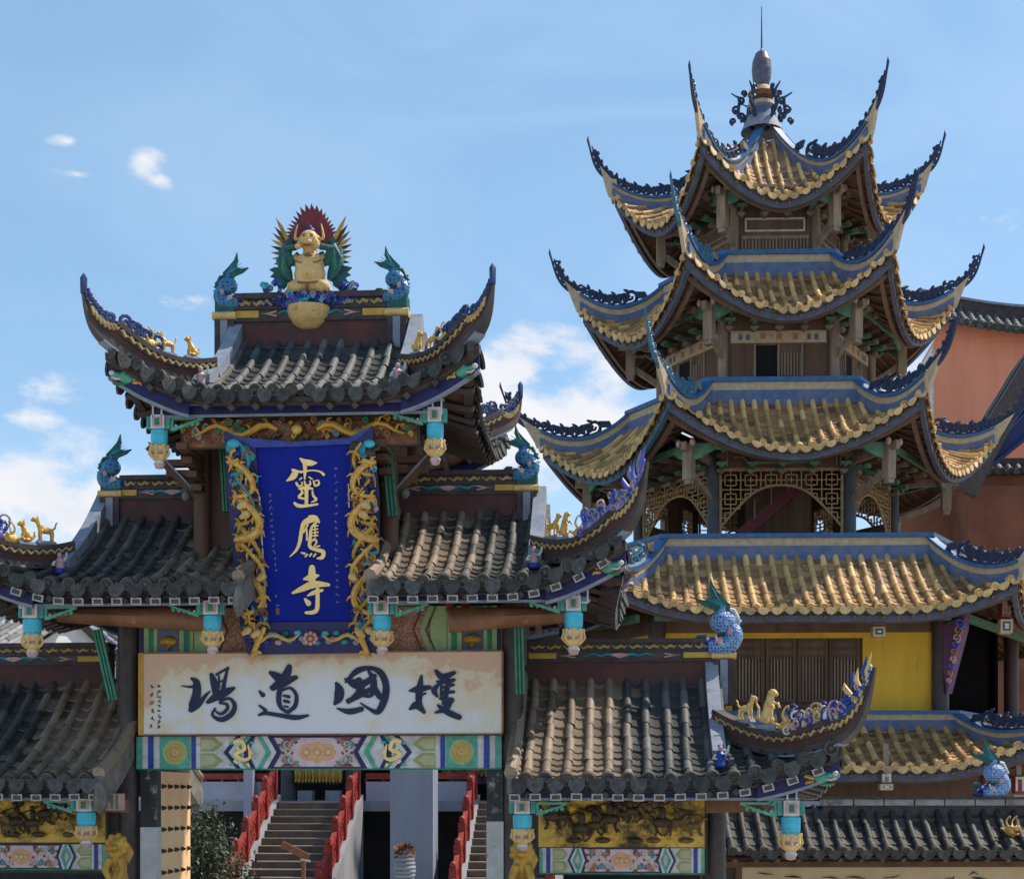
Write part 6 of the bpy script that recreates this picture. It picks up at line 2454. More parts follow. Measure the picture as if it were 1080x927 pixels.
Rw = 3.75
posts(Rw, 5.3, E_ + 6.4, E_ + 9.9, E_ + 8.45, E_ + 9.42, .17, PCOL)
ap = Rw * math.cos(B30)
for k in range(6):
    lattice(k, Rw, E_ + 7.42, E_ + 8.98, Rw - .42, E_ + 8.58)
    d = MB()
    d.use(PDARK); face_box(d, k, ap, -Rw / 2 + .1, Rw / 2 - .1, E_ + 9.04, E_ + 10.0, -.14, -.02)
    d.use(PGREEN)
    face_box(d, k, ap, -.95, .95, E_ + 9.16, E_ + 9.20, -.02, .0)
    d.use(PCREAM)
    for sg in (-1, 1):
        for sz in (-1, 1):
            n_, ux = hexdir(k), Vector((math.cos(R(60 * k)), math.sin(R(60 * k)), 0))
            c = n_ * (ap - .005)
            d.beam(c + ux * sg * 1.05 + Z * (E_ + 9.34), c + ux * sg * .92 + Z * (E_ + 9.34 + sz * .14), .02, .03)
        face_box(d, k, ap, sg * 1.05, sg * 1.3, E_ + 9.325, E_ + 9.355, -.02, .0)
        for q in (1.5, 1.6):
            face_box(d, k, ap, sg * q, sg * q + .035, E_ + 9.1, E_ + 9.6, -.02, .0)
    face_box(d, k, ap, -.92, .92, E_ + 9.19, E_ + 9.215, -.019, .004)
    d.build("painted_header", pag)
c = MB()
c.use(PDARK)
for k in (2, 3, 4):
    face_box(c, k, Rw * math.cos(B30) - .25, -Rw / 2, Rw / 2, E_ + 6.5, E_ + 8.05, -.05, .0)
    face_box(c, k, Rw * math.cos(B30) - .25, -.5, .5, E_ + 8.05, E_ + 9.0, -.05, .0)
c.build("added_dark_panel", pag)  # boards added to darken the gallery by closing off its bright back
c = MB()
c.use(PDARK)
c.lathe([(.001, E_ + 9.9), (Rw * .97, E_ + 9.9)], (0, 0, 0), 6, [PDARK])
c.lathe([(.001, E_ + 6.5), (Rw * 1.05, E_ + 6.5)], (0, 0, 0), 6, [PDARK])
c.lathe([(1.0, E_ + 6.5), (1.0, E_ + 9.9)], (.5, .9, 0), 10, [PDARK])
c.build("floor", pag)
c = MB()
STAIRRED = mat("stair_red", (0.16, 0.02, 0.03), .5, (0.1, 0.012, 0.02), 5)
c.use(STAIRRED)
p0, p1 = PF.px(780, 566, -1.6), PF.px(838, 516, -1.6)
c.beam(p0, p1, .5, .34)
c.use(PWOOD)
for t in (.25, .55, .85):
    p = p0.lerp(p1, t)
    c.beam(p + Z * .1 - Vector((0, .3, 0)), p + Z * .7 - Vector((0, .3, 0)), .04, .04)
c.build("inner_stair", pag)

# fourth storey: yellow walls and brown latticed doors
WALLY = mat("temple_yellow", (0.78, 0.46, 0.04), 0.8, (0.68, 0.385, 0.035), 2.2, dirt=((0.46, 0.27, 0.06), 4.5, .60), streak=True, bump=.2)
Rw = 7.2
ap = Rw * math.cos(B30) - .12
w = MB()
for k in (5, 0, 3, 4):
    w.use(WALLY)
    face_box(w, k, ap, -Rw / 2 + .1, -1.66, E_ + 1.2, E_ + 4.25, -.15, 0)
    face_box(w, k, ap, 1.66, Rw / 2 - .1, E_ + 1.2, E_ + 4.25, -.15, 0)
    w.use(PDARK)
    face_box(w, k, ap, -Rw / 2 + .1, Rw / 2 - .1, E_ + 4.2, E_ + 5.2, -.1, .03)
    face_box(w, k, ap, -1.7, 1.7, E_ + 1.2, E_ + 4.2, -.2, -.08)
w.use(mat("dark_room", (0.010, 0.009, 0.009), .95, spec=0.0))  # black boards without shine stand in for the shade of the open room
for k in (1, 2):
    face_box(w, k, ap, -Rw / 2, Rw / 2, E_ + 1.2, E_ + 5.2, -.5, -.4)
w.use(WALLY)
face_box(w, 0, ap, -Rw / 2 + .12, Rw / 2 - .12, E_ + 4.06, E_ + 4.2, .0, .02)
w.build("wall", pag)
for k in (5, 0, 4):
    d = MB()
    for i in range(4):
        u0_, u1_ = -1.62 + i * .81, -1.62 + (i + 1) * .81 - .03
        d.use(BROWN)
        for a_, b_ in ((u0_, u0_ + .09), (u1_ - .09, u1_)):
            face_box(d, k, ap, a_, b_, E_ + 1.3, E_ + 4.05, -.06, .02)
        for z_ in (1.3, 2.2, 2.42, 3.55, 3.75, 3.97):
            face_box(d, k, ap, u0_ + .09, u1_ - .09, E_ + z_, E_ + z_ + .08, -.058, .016)
        d.use(PDARK)
        face_box(d, k, ap, u0_ + .09, u1_ - .09, E_ + 1.38, E_ + 2.2, -.055, -.01)
        face_box(d, k, ap, u0_ + .09, u1_ - .09, E_ + 3.63, E_ + 3.97, -.055, -.01)
        d.use(PWOOD)
        for q in range(7):
            u = u0_ + .13 + q * .083
            face_box(d, k, ap, u, u + .028, E_ + 2.5, E_ + 3.55, -.045, -.012)
    d.build("door", pag)
for k in range(6):
    mb = MB()
    mb.smooth = True
    mb.lathe([(.22, E_ + .9), (.22, E_ + 4.9)], vert(k) * Rw, 14, [mat("purple_brown_column", (0.07, 0.04, 0.045), .5, (0.05, 0.03, 0.03), 5)])
    mb.build("column", pag)
# carved wedge bracket at the right corner, painted hanging blocks
cb = MB()
v = vert(1)
hdx = vert(1)
o_ = v * (Rw + .2)
cb.use(mat("plum_carving", (0.16, 0.06, 0.12), .6, (0.09, 0.05, 0.14), 9))
cb.prism([(0, 0), (.62, .2), (.60, -.15), (.30, -1.1), (.10, -1.75), (.0, -1.2)], o_ + Z * (E_ + 4.35), hdx * .75 + hexdir(1) * .3, Z, .22)
for i in range(9):
    t = i / 9
    p = o_ + Z * (E_ + 4.2 - t * 1.5) + hdx * (.42 * (1 - t) + .05) - hexdir(0).cross(Z) * .0 + Vector((-.05, -.16, 0))
    cb.use((VIOLET, ROSE, PINK)[i % 3], True)
    scroll(cb, p, Vector((1, 0, 0)), Z, .13 - .07 * t, .03, 1.3)
cb.build("bracket", pag)
for px_, py0, py1, vv, m in ((926, 642, 672, -7.6, WHITE), (1060, 628, 668, -7.2, RED), (934, 815, 833, -8.8, WHITE), (1074, 818, 850, -8.2, RED)):
    p, q = PF.px(px_, py0, vv), PF.px(px_, py1, vv)
    b = MB()
    h = p.z - q.z
    b.use(m if m is RED else PWOOD); b.box(p.x - .12, p.x + .12, p.y - .12, p.y + .12, q.z + h * .42, p.z)
    b.use(PWOOD); b.box(p.x - .06, p.x + .06, p.y - .06, p.y + .06, p.z, p.z + .7)
    b.use(WHITE)
    b.box(p.x - .10, p.x - .05, p.y - .135, p.y - .121, q.z + h * .5, p.z - .02); b.box(p.x + .05, p.x + .10, p.y - .135, p.y - .121, q.z + h * .5, p.z - .02)
    b.box(p.x - .05, p.x + .05, p.y - .134, p.y - .121, p.z - .08, p.z - .03)
    b.use(PCREAM); b.box(p.x - .15, p.x + .15, p.y - .15, p.y + .15, q.z, q.z + h * .36)
    b.use(DARK); b.box(p.x - .09, p.x + .09, p.y - .158, p.y - .151, q.z + .06, q.z + h * .36 - .06)
    b.use(WHITE); b.box(p.x - .05, p.x + .05, p.y - .166, p.y - .159, q.z + .1, q.z + h * .36 - .1)
    b.build("hanging_block", pag)
# green tie beams under the fourth skirt, right corner
g = MB()
g.use(PGREEN)
for k in (0, 1, 5):
    face_box(g, k, 8.0 * math.cos(B30), -3.7, 3.7, E_ + 4.42, E_ + 4.62, -.1, .02)
g.build("tie_beam", pag)
# fifth storey, mostly hidden behind the lower roofs
Rw = 8.6
w = MB()
hexwall(w, Rw, 0, E_ + .75, PDARK, .15)
w.use(BROWN)
for k in (0, 1, 5):
    face_box(w, k, Rw * math.cos(B30), -Rw / 2 + .2, Rw / 2 - .2, E_ - .2, E_ + .5, -.05, .04)
w.use(WALLY)
for k in (0, 1, 5):
    for u in (-3, -1, 1, 3):
        face_box(w, k, Rw * math.cos(B30), u - .8, u + .8, E_ - .9, E_ - .25, -.05, .03)
w.build("wall", pag)
# solid cores that the skirts close against
c = MB()
for ri, zt_, zb_ in ((2.6, 14.9, 11.2), (6.5, 6.5, 5.0), (7.3, 1.9, .6)):
    c.lathe([(ri, E_ + zb_), (ri, E_ + zt_), (.01, E_ + zt_)], (0, 0, 0), 6, [PDARK])
c.build("core", pag)
# finial: plinth, foliage, bulb, lightning rod
fz = lambda y: E_ + (HOR - y) / F_PX * 45
fn = MB()
FINM = mat('mottled_finial', (0.10, 0.11, 0.14), .5, (0.05, 0.055, 0.10), 7, dirt=((0.20, 0.09, 0.055), 6, .53))
fn.smooth = True
fn.lathe([(.62, fz(140)), (.45, fz(126)), (.34, fz(116)), (.42, fz(114)), (.40, fz(110)), (.30, fz(108))], (-.12, 0, 0), 16, [STEEL, PBLUE, STEEL, PCREAM, STEEL])
fn.lathe([(.30, fz(108)), (.34, fz(104)), (.42, fz(100)), (.36, fz(96)), (.22, fz(92))], (-.12, 0, 0), 16, [MAROON, RUST, PCREAM, PCREAM])
fn.lathe([(.20, fz(92)), (.27, fz(84)), (.295, fz(74)), (.27, fz(65)), (.18, fz(57)), (.05, fz(53)), (.02, fz(51))], (-.12, 0, 0), 18, [FINM])
fin_ = fn.build("finial", pag)
s_ = MB()
s_.use(DARK, True)
s_.tube([(-.12, 0, fz(54)), (-.12, 0, fz(7))], [.03, .012], 6)
s_.build("lightning_rod", fin_)
fo = MB()
for k in range(6):
    d = vert(k)
    fo.use(CRESTB, True)
    b0 = Vector((-.12, 0, fz(132))) + d * .45
    for i, (r_, z_, sz) in enumerate(((.25, .1, .26), (.42, .35, .22), (.25, .62, .2), (.55, .02, .18), (.12, .85, .16))):
        scroll(fo, b0 + d * r_ * .7 + Z * z_, d * (1 if i % 2 else -1), Z, sz * .55, .05, 1.2)
    fo.tube([b0 - d * .1, b0 + d * .25 + Z * .3, b0 + d * .2 + Z * .8, b0 + d * .45 + Z * .95], [.06, .06, .05, .02], 6)
fo.build("foliage", fin_)

# wind bells hung from the corners
def bell(loc, label):
    root = empty("wind_bell", loc)
    tag(root, label, "wind bell", "wind bells under the pagoda eaves")
    m = MB()
    m.use(DARK, True)
    m.tube([(0, 0, 0), (0, 0, -.22)], .012, 5)
    m.lathe([(.03, -.2), (.09, -.25), (.11, -.40), (.17, -.52), (.001, -.50)], (0, 0, 0), 10, [DARK])
    m.build("bell", root)
    c = MB()
    c.use(DARK, False)
    c.tube([(0, 0, -.48), (0, 0, -.66)], .010, 4)
    c.prism([(-.05, 0), (.05, 0), (.07, -.1), (0, -.16), (-.07, -.1)], Vector((0, 0, -.62)), Vector((1, 0, 0)), Z, .02)
    c.build("clapper", root)


for ti, k, side, lb in ((0, 0, -1, "small dark wind bell under the far left corner of the pagoda's topmost roof"), (1, 0, -1, "small dark wind bell under the far left corner of the pagoda's second roof"), (2, 0, -1, "small dark wind bell under the far left corner of the pagoda's third roof")):
    f = PFACES[ti][5]
    h = hip_path(f, -1, 1.25, 4, B30)
    bell(PF.M @ (h[0] - Z * .62), lb)


# ------------------------------------------------------------------ walls and halls around
BRICKRED = mat("orange_limewash", (0.74, 0.29, 0.175), 0.85, (0.64, 0.235, 0.135), 1.2, dirt=((0.52, 0.27, 0.19), 2.2, .58), bump=.15, streak=True)
WF = Frame(Vector((16.0, 62, 0)), R(-6))
hw = empty("orange_hall", WF.M.to_translation(), R(-6))
tag(hw, "tall orange limewashed hall wall under a curved grey tile coping behind the pagoda", "hall")
mb = MB()
x0 = WF.px(985, 400, 0).x
zt_ = WF.px(1040, 357, 0).z
mb.use(BRICKRED); mb.box(x0, x0 + 16, 0, 9, 0, zt_)
mb.use(WHITE); mb.box(x0 - .09, x0 - .002, -.02, 9, 0, zt_ - .3)
mb.build("wall", hw)
mb = MB()
GREYT = tile_mat("grey_coping_tile", (0.10, 0.10, 0.105), (0.20, 0.195, 0.19), TAN, None)
f = Face((x0 + 5.5, -.9, 0), (1, 0, 0), (0, -1, 0), -6.0, 10.5, 1.5, .95, zt_ - .1, (0.0, .01), (0.0, .01), k=.1, lift=.9, cl=5.2, dl=90, flare=0, p=1.6)
lay_tiles(mb, f, .36, .11, GREYT, DISC, drip=.16)
soffit(mb, f, 1.4, DARK, None)
us = [-6 + 16.5 * i / 30 for i in range(31)]
mb.use(RIDGE); mb.fin([f.pt(u, 1.5, -.2) for u in us], [f.pt(u, 1.5, .42) for u in us], .4)
mb.use(STEEL); mb.fin([f.pt(u, 1.5, .421) for u in us], [f.pt(u, 1.5, .52) for u in us], .5)
mb.build("coping", hw)
mb = MB()
mb.use(BRICKRED)
us = [u for u in [-5.45 + 15.9 * i / 30 for i in range(31)]]
mb.fin([Vector((f.pt(u, .95).x, .12, zt_ - .02)) for u in us], [Vector((f.pt(u, .95).x, .12, f.pt(u, .95).z - .08)) for u in us], .3)
mb.build("wall_head", hw)

# neighbouring hall whose dark blue gable corner cuts in at the right edge
NF = Frame(Vector((16.6, 53, 0)), R(0))
nh = empty("neighbour_hall", NF.M.to_translation(), 0)
tag(nh, "dark hall roof corner with black rim and deep blue gable board at the right edge", "hall")
npx = lambda x, y, v=0: NF.px(x, y, v)
mb = MB()
up = crom([(1006, 512), (1022, 478), (1042, 442), (1062, 410), (1086, 372), (1130, 318)], 4)
lo = crom([(1010, 514), (1030, 504), (1052, 489), (1074, 471), (1100, 452), (1130, 436)], 4)
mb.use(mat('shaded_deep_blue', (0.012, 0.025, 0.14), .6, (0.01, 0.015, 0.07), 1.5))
k = len(up)
fr_ = [npx(*p) for p in up] + [npx(*p) for p in lo[::-1]]
e1 = Vector((1, 0, 0))
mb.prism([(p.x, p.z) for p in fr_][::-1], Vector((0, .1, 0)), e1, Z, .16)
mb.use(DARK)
U = [npx(x, y, -.05) for x, y in up]
D_ = Vector((.0, .0, .0))
inn = [p + (Vector((.75, 0, -.42))) for p in U]
for pts_, m, th in (((U, inn), DARK, .4),):
    mb.use(m)
    a_ = [(p.x, p.z) for p in pts_[0]] + [(p.x, p.z) for p in pts_[1][::-1]]
    mb.prism(a_[::-1], Vector((0, .0, 0)), e1, Z, th)
L_ = [npx(x, y, -.05) for x, y in lo]
a_ = [(p.x, p.z) for p in L_] + [(p.x, p.z + .16) for p in L_[::-1]]
mb.use(NAVY); mb.prism(a_, Vector((0, -.02, 0)), e1, Z, .3)
mb.use(BLUE)
for q in (.45, .62):
    pts = [u_.lerp(l_, q) for u_, l_ in zip(U[8:], L_[8:])]
    mb.tube([p + Vector((0, .0, 0)) for p in pts], .05, 5)
mb.build("gable_board", nh)
mb = MB()
mb.use(SLATE)
U2 = [p + Vector((.05, .3, .1)) for p in U]
mb.fin([p + Vector((0, .6, -.2)) for p in U2], [p + Vector((0, .6, 0)) for p in U2], .8)
mb.build("roof", nh)
mb = MB()
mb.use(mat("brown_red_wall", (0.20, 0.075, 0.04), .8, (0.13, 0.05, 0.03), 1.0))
xw = npx(1030, 520, .3).x
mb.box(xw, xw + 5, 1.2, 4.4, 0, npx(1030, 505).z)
mb.build("wall", nh)
# brown wall below the pagoda's third roof
bw_ = empty("brown_wall", Vector((16.3, 56.5, 0)), R(-4))
tag(bw_, "brown shaded wall with small tiled coping right of the pagoda's open storey", "wall")
BF = Frame(Vector((16.3, 56.5, 0)), R(-4))
mb = MB()
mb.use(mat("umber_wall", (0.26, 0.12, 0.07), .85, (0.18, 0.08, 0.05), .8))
xa, xb = BF.px(950, 520, 0).x, BF.px(1120, 520, 0).x
zt_ = BF.px(1000, 500, 0).z
mb.box(xa, xb, 0, .5, 0, zt_)
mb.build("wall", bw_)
mb = MB()
f = Face(((xa + xb) / 2, -.35, 0), (1, 0, 0), (0, -1, 0), -(xb - xa) / 2 - .3, (xb - xa) / 2 + .3, .6, .35, zt_)
lay_tiles(mb, f, .34, .10, GREYT, DISC)
soffit(mb, f, .5, DARK)
mb.use(RIDGE); mb.box(xa - .3, xb + .3, .18, .42, zt_ + .2, zt_ + .6)
mb.build("coping", bw_)

# low wall roofed with dark tiles in front of the pagoda
LF = Frame(Vector((7.0, 27, 0)), R(2))
lw = empty("courtyard_wall", LF.M.to_translation(), R(2))
tag(lw, "low courtyard wall with mossy black tile roof and cream painted panel at lower right", "wall")
T_W = tile_mat("black_wall_tile", (0.018, 0.016, 0.014), (0.042, 0.037, 0.033), TAN, None, .5)
xa, xb = LF.px(764, 880, -.8).x, LF.px(1140, 880, -.8).x
zr, ze = LF.px(960, 851, 0).z, LF.px(960, 897, -.85).z
mb = MB()
f = Face(((xa + xb) / 2, -.85, 0), (1, 0, 0), (0, -1, 0), -(xb - xa) / 2, (xb - xa) / 2, .85, zr - ze, ze)
lay_tiles(mb, f, .27, .068, T_W, SLATE, drip=.12)
f2 = Face(((xa + xb) / 2, .85, 0), (-1, 0, 0), (0, 1, 0), -(xb - xa) / 2, (xb - xa) / 2, .85, zr - ze, ze)
lay_tiles(mb, f2, .27, .068, T_W, SLATE, drip=.12)
soffit(mb, f, .8, DARK, BROWN)
rf_ = mb.build("roof", lw)
mb = MB()
xr0, xr1 = LF.px(866, 845, 0).x, xb
mb.use(RIDGE); mb.box(xr0, xr1, -.12, .12, zr - .2, zr + .03)
mb.use(mat("grey_ridge_tile", (0.34, 0.33, 0.32), .8, (0.2, 0.19, 0.185), 3, dirt=((0.06, .06, .055), 3, .56)))
n = int((xr1 - xr0) / .5)
for i in range(n):
    u = xr0 + (xr1 - xr0) * i / n
    mb.box(u + .012, u + (xr1 - xr0) / n - .012, -.15, .15, zr + .032, zr + .14)
mb.use(SLATE); mb.box(xr0, xr1, -.18, .18, zr + .141, zr + .19)
mb.use(RIDGE); mb.box(xa, xr0 - .002, -.12, .12, zr - .3, zr - .04)
mb.build("ridge", rf_)
mb = MB()
zb_ = LF.px(960, 906, -.35).z
mb.use(MAROON); mb.box(xa + .1, xb, -.40, -.2, zb_ - .10, ze + .05)
mb.use(BROWN); mb.box(xa + .1, xb, -.44, -.2, zb_ - .13, zb_ - .03)
mb.use(DARK); mb.box(xa + .1, xb, -.2, .3, 0, zr - .2)
mb.build("wall", lw)
mb = MB()
mb.use(mat("cream_panel", (0.58, 0.43, 0.26), .7, (0.5, 0.36, 0.2), 2))
u0_ = LF.px(782, 915, -.3).x
mb.box(u0_, xb - .2, -.33, -.21, .6, zb_ - .135)
mb.use(BROWN); mb.box(u0_ - .1, u0_ - .002, -.36, -.2, .5, zb_ - .132)
mb.use(INK, True)
for k in range(40):
    u = u0_ + .3 + (k % 20) * .22 + rnd.uniform(-.05, .05)
    z_ = zb_ - .28 - .5 * rnd.random() - (0 if k % 7 else -.05)
    mb.tube([(u, -.335, z_), (u + rnd.uniform(.05, .2), -.338, z_ + rnd.uniform(-.02, .09)), (u + rnd.uniform(.15, .4), -.335, z_ + rnd.uniform(-.08, .06))], [.012, rnd.uniform(.03, .07), .01], 5, flat=.3)
mb.build("painted_panel", lw)
fd = fish_dragon("fish_dragon", LF.M @ Vector((LF.px(1050, 850, -.1).x, 0, zr + .17)), -1, .80, 0, "blue scaled fish dragon with white edges on the low courtyard wall at right", pale=True)
p = LF.M @ LF.px(1066, 882, -.6)
ridge_dragon("dragon_finial", p, R(-60), .34, "cream gilded dragon head low on the mossy courtyard wall roof at right")

# ------------------------------------------------------------------ behind the doorway: stairs, terrace, hall
SF = Frame(Vector((-4.6, 33, 0)), -ALPHA)
S = SF.px
CONC = mat("weathered_concrete", (0.30, 0.31, 0.34), 0.85, (0.20, 0.205, 0.23), 1.5, dirt=((0.11, 0.11, 0.12), 2.2, .6), bump=.2, streak=True)
STEP = mat("stone_step", (0.16, 0.135, 0.11), 0.85, (0.10, 0.085, 0.07), 2.5, dirt=((0.06, 0.055, 0.045), 4, .58), bump=.3)
NOSE = mat("worn_nosing", (0.30, 0.26, 0.21), 0.8, (0.22, 0.19, 0.15), 4)
LILAC = mat("pale_lilac_plaster", (0.36, 0.37, 0.46), 0.85, (0.30, 0.31, 0.39), 1.5, dirt=((0.2, 0.2, 0.24), 2, .62))


def staircase(u0, u1, label):
    root = empty("staircase", SF.M.to_translation(), -ALPHA)
    tag(root, label, "staircase")
    mb = MB()
    for i in range(18):
        v = (i - 9) * .3
        z = (i + 1) * .16
        mb.use(STEP); mb.box(u0, u1, v, 2.7 + .3, z - .16, z - .03)
        mb.use(NOSE); mb.box(u0, u1, v - .02, v + .30, z - .029, z)
    mb.build("steps", root)
    for s_, uu in ((-1, u0), (1, u1)):
        a_, b_ = uu + s_ * .002, uu + s_ * .26
        x0_, x1_ = min(a_, b_), max(a_, b_)
        mb = MB()
        mb.use(CONC)
        vs0, z0_ = -2.9, 0.0
        pts = [(-3.0, 0), (2.8, 0), (2.8, 3.05), (-2.8, .25), (-3.0, .25)]
        mb.prism(pts, Vector(((x0_ + x1_) / 2, 0, 0)), Vector((0, 1, 0)), Z, x1_ - x0_)
        st = mb.build("stringer", root)
        rl = MB()
        um = (x0_ + x1_) / 2
        zz = lambda v_: .25 + (v_ + 2.8) * (2.8 / 5.6)
        rl.use(RED)
        rl.beam((um, -2.8, zz(-2.8) + .62), (um, 2.7, zz(2.7) + .62), .10, .10)
        rl.beam((um, -2.8, zz(-2.8) + .12), (um, 2.7, zz(2.7) + .12), .08, .07)
        for q in range(7):
            v_ = -2.75 + q * .9
            rl.use(RED); rl.box(um - .08, um + .08, v_ - .08, v_ + .08, zz(v_) - .05, zz(v_) + .82)
            rl.use(RED, True); rl.ell((um, v_, zz(v_) + .88), (.07, .07, .09), 8, 6)
            rl.smooth = False
            if q < 6:
                for w_ in (.2, .36, .52, .68):
                    vv_ = v_ + w_
                    rl.use(RED, True)
                    rl.lathe([(.03, .1), (.055, .22), (.03, .34), (.055, .46), (.03, .6)], (um, vv_, zz(vv_)), 7, [RED])
                    rl.smooth = False
                rl.use(RED)
                c0_, c1_ = v_ + .12, v_ + .78
                rl.beam((um, c0_, zz(c0_) + .37), (um, c1_, zz(c1_) + .37), .03, .30)
        rl.build("balustrade", st)
    return root


ua, ub = S(266, 915, 0).x, S(348, 915, 0).x
staircase(ua, ub, "wide brown stone staircase between two red balustrades seen through the gate's doorway")
uc = S(494, 915, 0).x
staircase(uc, uc + 1.7, "narrow strip of brown stone staircase right of the grey pillar")
# terrace with lilac parapet and red rail
tr = empty("terrace", SF.M.to_translation(), -ALPHA)
tag(tr, "raised terrace with lilac parapet panels and red top rail behind the stairs", "terrace")
mb = MB()
mb.use(CONC); mb.box(-9, 12, 3.02, 14, 2.66, 2.9)
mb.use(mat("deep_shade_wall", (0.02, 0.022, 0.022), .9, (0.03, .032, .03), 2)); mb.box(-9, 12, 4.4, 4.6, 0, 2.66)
mb.build("slab", tr)
segs = [(-9, ua - .28), (ub + .28, uc - .28), (uc + 2.0, uc + 2.3)]
for a_, b_ in segs:
    mb = MB()
    m2 = MB()
    mb.use(LILAC); mb.box(a_, b_, 3.05, 3.17, 2.901, 3.36)
    m2.use(RED); m2.box(a_, b_, 3.03, 3.19, 3.42, 3.56)
    k = max(1, int((b_ - a_) / .4))
    for i in range(k + 1):
        x = a_ + (b_ - a_) * i / k
        m2.box(x - .03, x + .03, 3.06, 3.16, 3.355, 3.43)
    mb.build("parapet", tr)
    m2.build("rail", tr)
for px_, w_ in ((263, .22),):
    x = S(px_, 830, 2.9).x
    mb = MB()
    mb.use(LILAC); mb.box(x - w_ / 2, x + w_ / 2, 2.78, 3.0, 0, 5.6)
    mb.build("column", tr)
pl_ = empty("concrete_pillar", SF.M @ Vector((S(434, 900, -1).x, -1, 0)), -ALPHA)
tag(pl_, "broad blue grey concrete pillar between the two staircases", "pillar")
mb = MB()
hw_ = (S(457, 900, -1).x - S(412, 900, -1).x) / 2
BGREY = mat("blue_grey_concrete", (0.22, 0.25, 0.32), .85, (0.17, 0.19, 0.25), 1.2, dirt=((0.09, .09, .11), 2.5, .64), streak=True, bump=.15)
mb.use(BGREY); mb.box(-hw_, hw_, 0, hw_ * 2, 0, 4.9)
mb.build("shaft", pl_)
mb = MB()
mb.use(CONC); mb.box(-hw_ - .1, hw_ + .1, -.1, hw_ * 2 + .1, 4.901, 5.1)
mb.build("capital", pl_)
# main hall behind
mh = empty("main_hall", SF.M.to_translation(), -ALPHA)
tag(mh, "dim main hall with gilt hanging valance at the head of the stairs", "hall")
mb = MB()
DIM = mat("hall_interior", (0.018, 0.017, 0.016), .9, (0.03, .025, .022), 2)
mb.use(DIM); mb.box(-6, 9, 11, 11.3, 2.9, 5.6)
mb.use(BROWN); mb.box(-6, 9, 6.6, 6.8, 4.4, 5.6)
mb.build("wall", mh)
mb = MB()
f = Face((1.5, 5.4, 0), (1, 0, 0), (0, -1, 0), -8, 8, 3.6, 1.1, 5.3)
lay_tiles(mb, f, .34, .1, GREYT, DISC)
soffit(mb, f, 3.4, DARK)
f = Face((1.5, 12.6, 0), (-1, 0, 0), (0, 1, 0), -8, 8, 3.6, 1.1, 5.3)
lay_tiles(mb, f, .34, .1, GREYT, DISC)
soffit(mb, f, 3.4, DARK)
mb.build("roof", mh)
for x in (-5.5, S(304, 830, 6.7).x, S(372, 830, 6.7).x, 4.2, 8.6):
    mb = MB()
    mb.smooth = True
    mb.lathe([(.2, 2.9), (.19, 5.4)], (x, 6.7, 0), 14, [CONC if 0 else mat("hall_column", (0.10, 0.095, 0.1), .7, (.07, .065, .07), 3)])
    mb.build("column", mh)
mb = MB()
xa_, xb_ = S(311, 815, 6.5).x, S(361, 815, 6.5).x
zt_, zb_ = S(335, 798, 6.5).z, S(335, 824, 6.5).z
n = 14
for i in range(n):
    x = xa_ + (xb_ - xa_) * (i + .5) / n
    mb.use(GOLD if i % 2 else DULLGOLD, True)
    mb.ell((x, 6.5, (zt_ + zb_) / 2 + .05 * math.sin(i * .45)), ((xb_ - xa_) / n * .7, .09, (zt_ - zb_) * .55), 8, 8)
    mb.ell((x, 6.44, zb_ + .03), ((xb_ - xa_) / n * .5, .06, .07), 7, 5)
mb.build("gilt_valance", mh)
for px_ in (323, 352):
    mb = MB()
    mb.use(CONC)
    p = S(px_, 845, 5.5)
    mb.box(p.x - .18, p.x + .18, 5.3, 5.7, 2.901, 3.16)
    mb.build("pedestal_stone", mh)

# shrubs and pots
LEAF = mat("shrub_leaf", (0.032, 0.05, 0.016), .6, (0.016, 0.028, 0.010), 3, isl=.5)
LEAF2 = mat("yellow_green_leaf", (0.22, 0.22, 0.05), .6, (0.12, 0.15, 0.03), 3, isl=.4)
BARK = mat("bark", (0.07, 0.055, 0.04), .9, (.045, .035, .027), 6)


def shrub(loc, h, r, n, label, leaf, seed):
    root = empty("shrub", loc)
    tag(root, label, "shrub")
    rr = random.Random(seed)
    st = MB()
    st.use(BARK, True)
    lv = MB()
    lv.use(leaf, False)
    for b in range(9):
        a_ = rr.uniform(0, 6.28)
        tip = Vector((math.cos(a_) * r * rr.uniform(.3, 1), math.sin(a_) * r * rr.uniform(.3, 1), h * rr.uniform(.6, 1.05)))
        mid = Vector((tip.x * .35, tip.y * .35, tip.z * .55))
        st.tube([(0, 0, 0), mid, tip], [.035, .022, .006], 5)
        for k in range(n):
            t = rr.uniform(.15, 1)
            p = mid * 2 * t * (1 - t) + tip * t * t + Vector((rr.gauss(0, .12), rr.gauss(0, .12), rr.gauss(0, .12)))
            d = Vector((rr.gauss(0, 1), rr.gauss(0, 1), rr.gauss(.2, 1))).normalized()
            s_ = d.orthogonal().normalized()
            l = rr.uniform(.06, .13)
            lv.add([p, p + d * l * .5 + s_ * l * .25, p + d * l, p + d * l * .5 - s_ * l * .25], [(0, 1, 2, 3)])
    st.build("stem", root)
    lv.build("foliage", root)


p = SF.M @ S(222, 927, -3); p.z = 0
shrub(p, 2.9, .75, 420, "dark leafy shrub with bare twigs behind the gilt door leaf", LEAF, 4)
p = SF.M @ S(252, 927, -1.6); p.z = 0
shrub(p, 1.9, .6, 240, "dark green shrub in the shade at the foot of the left balustrade", LEAF, 9)


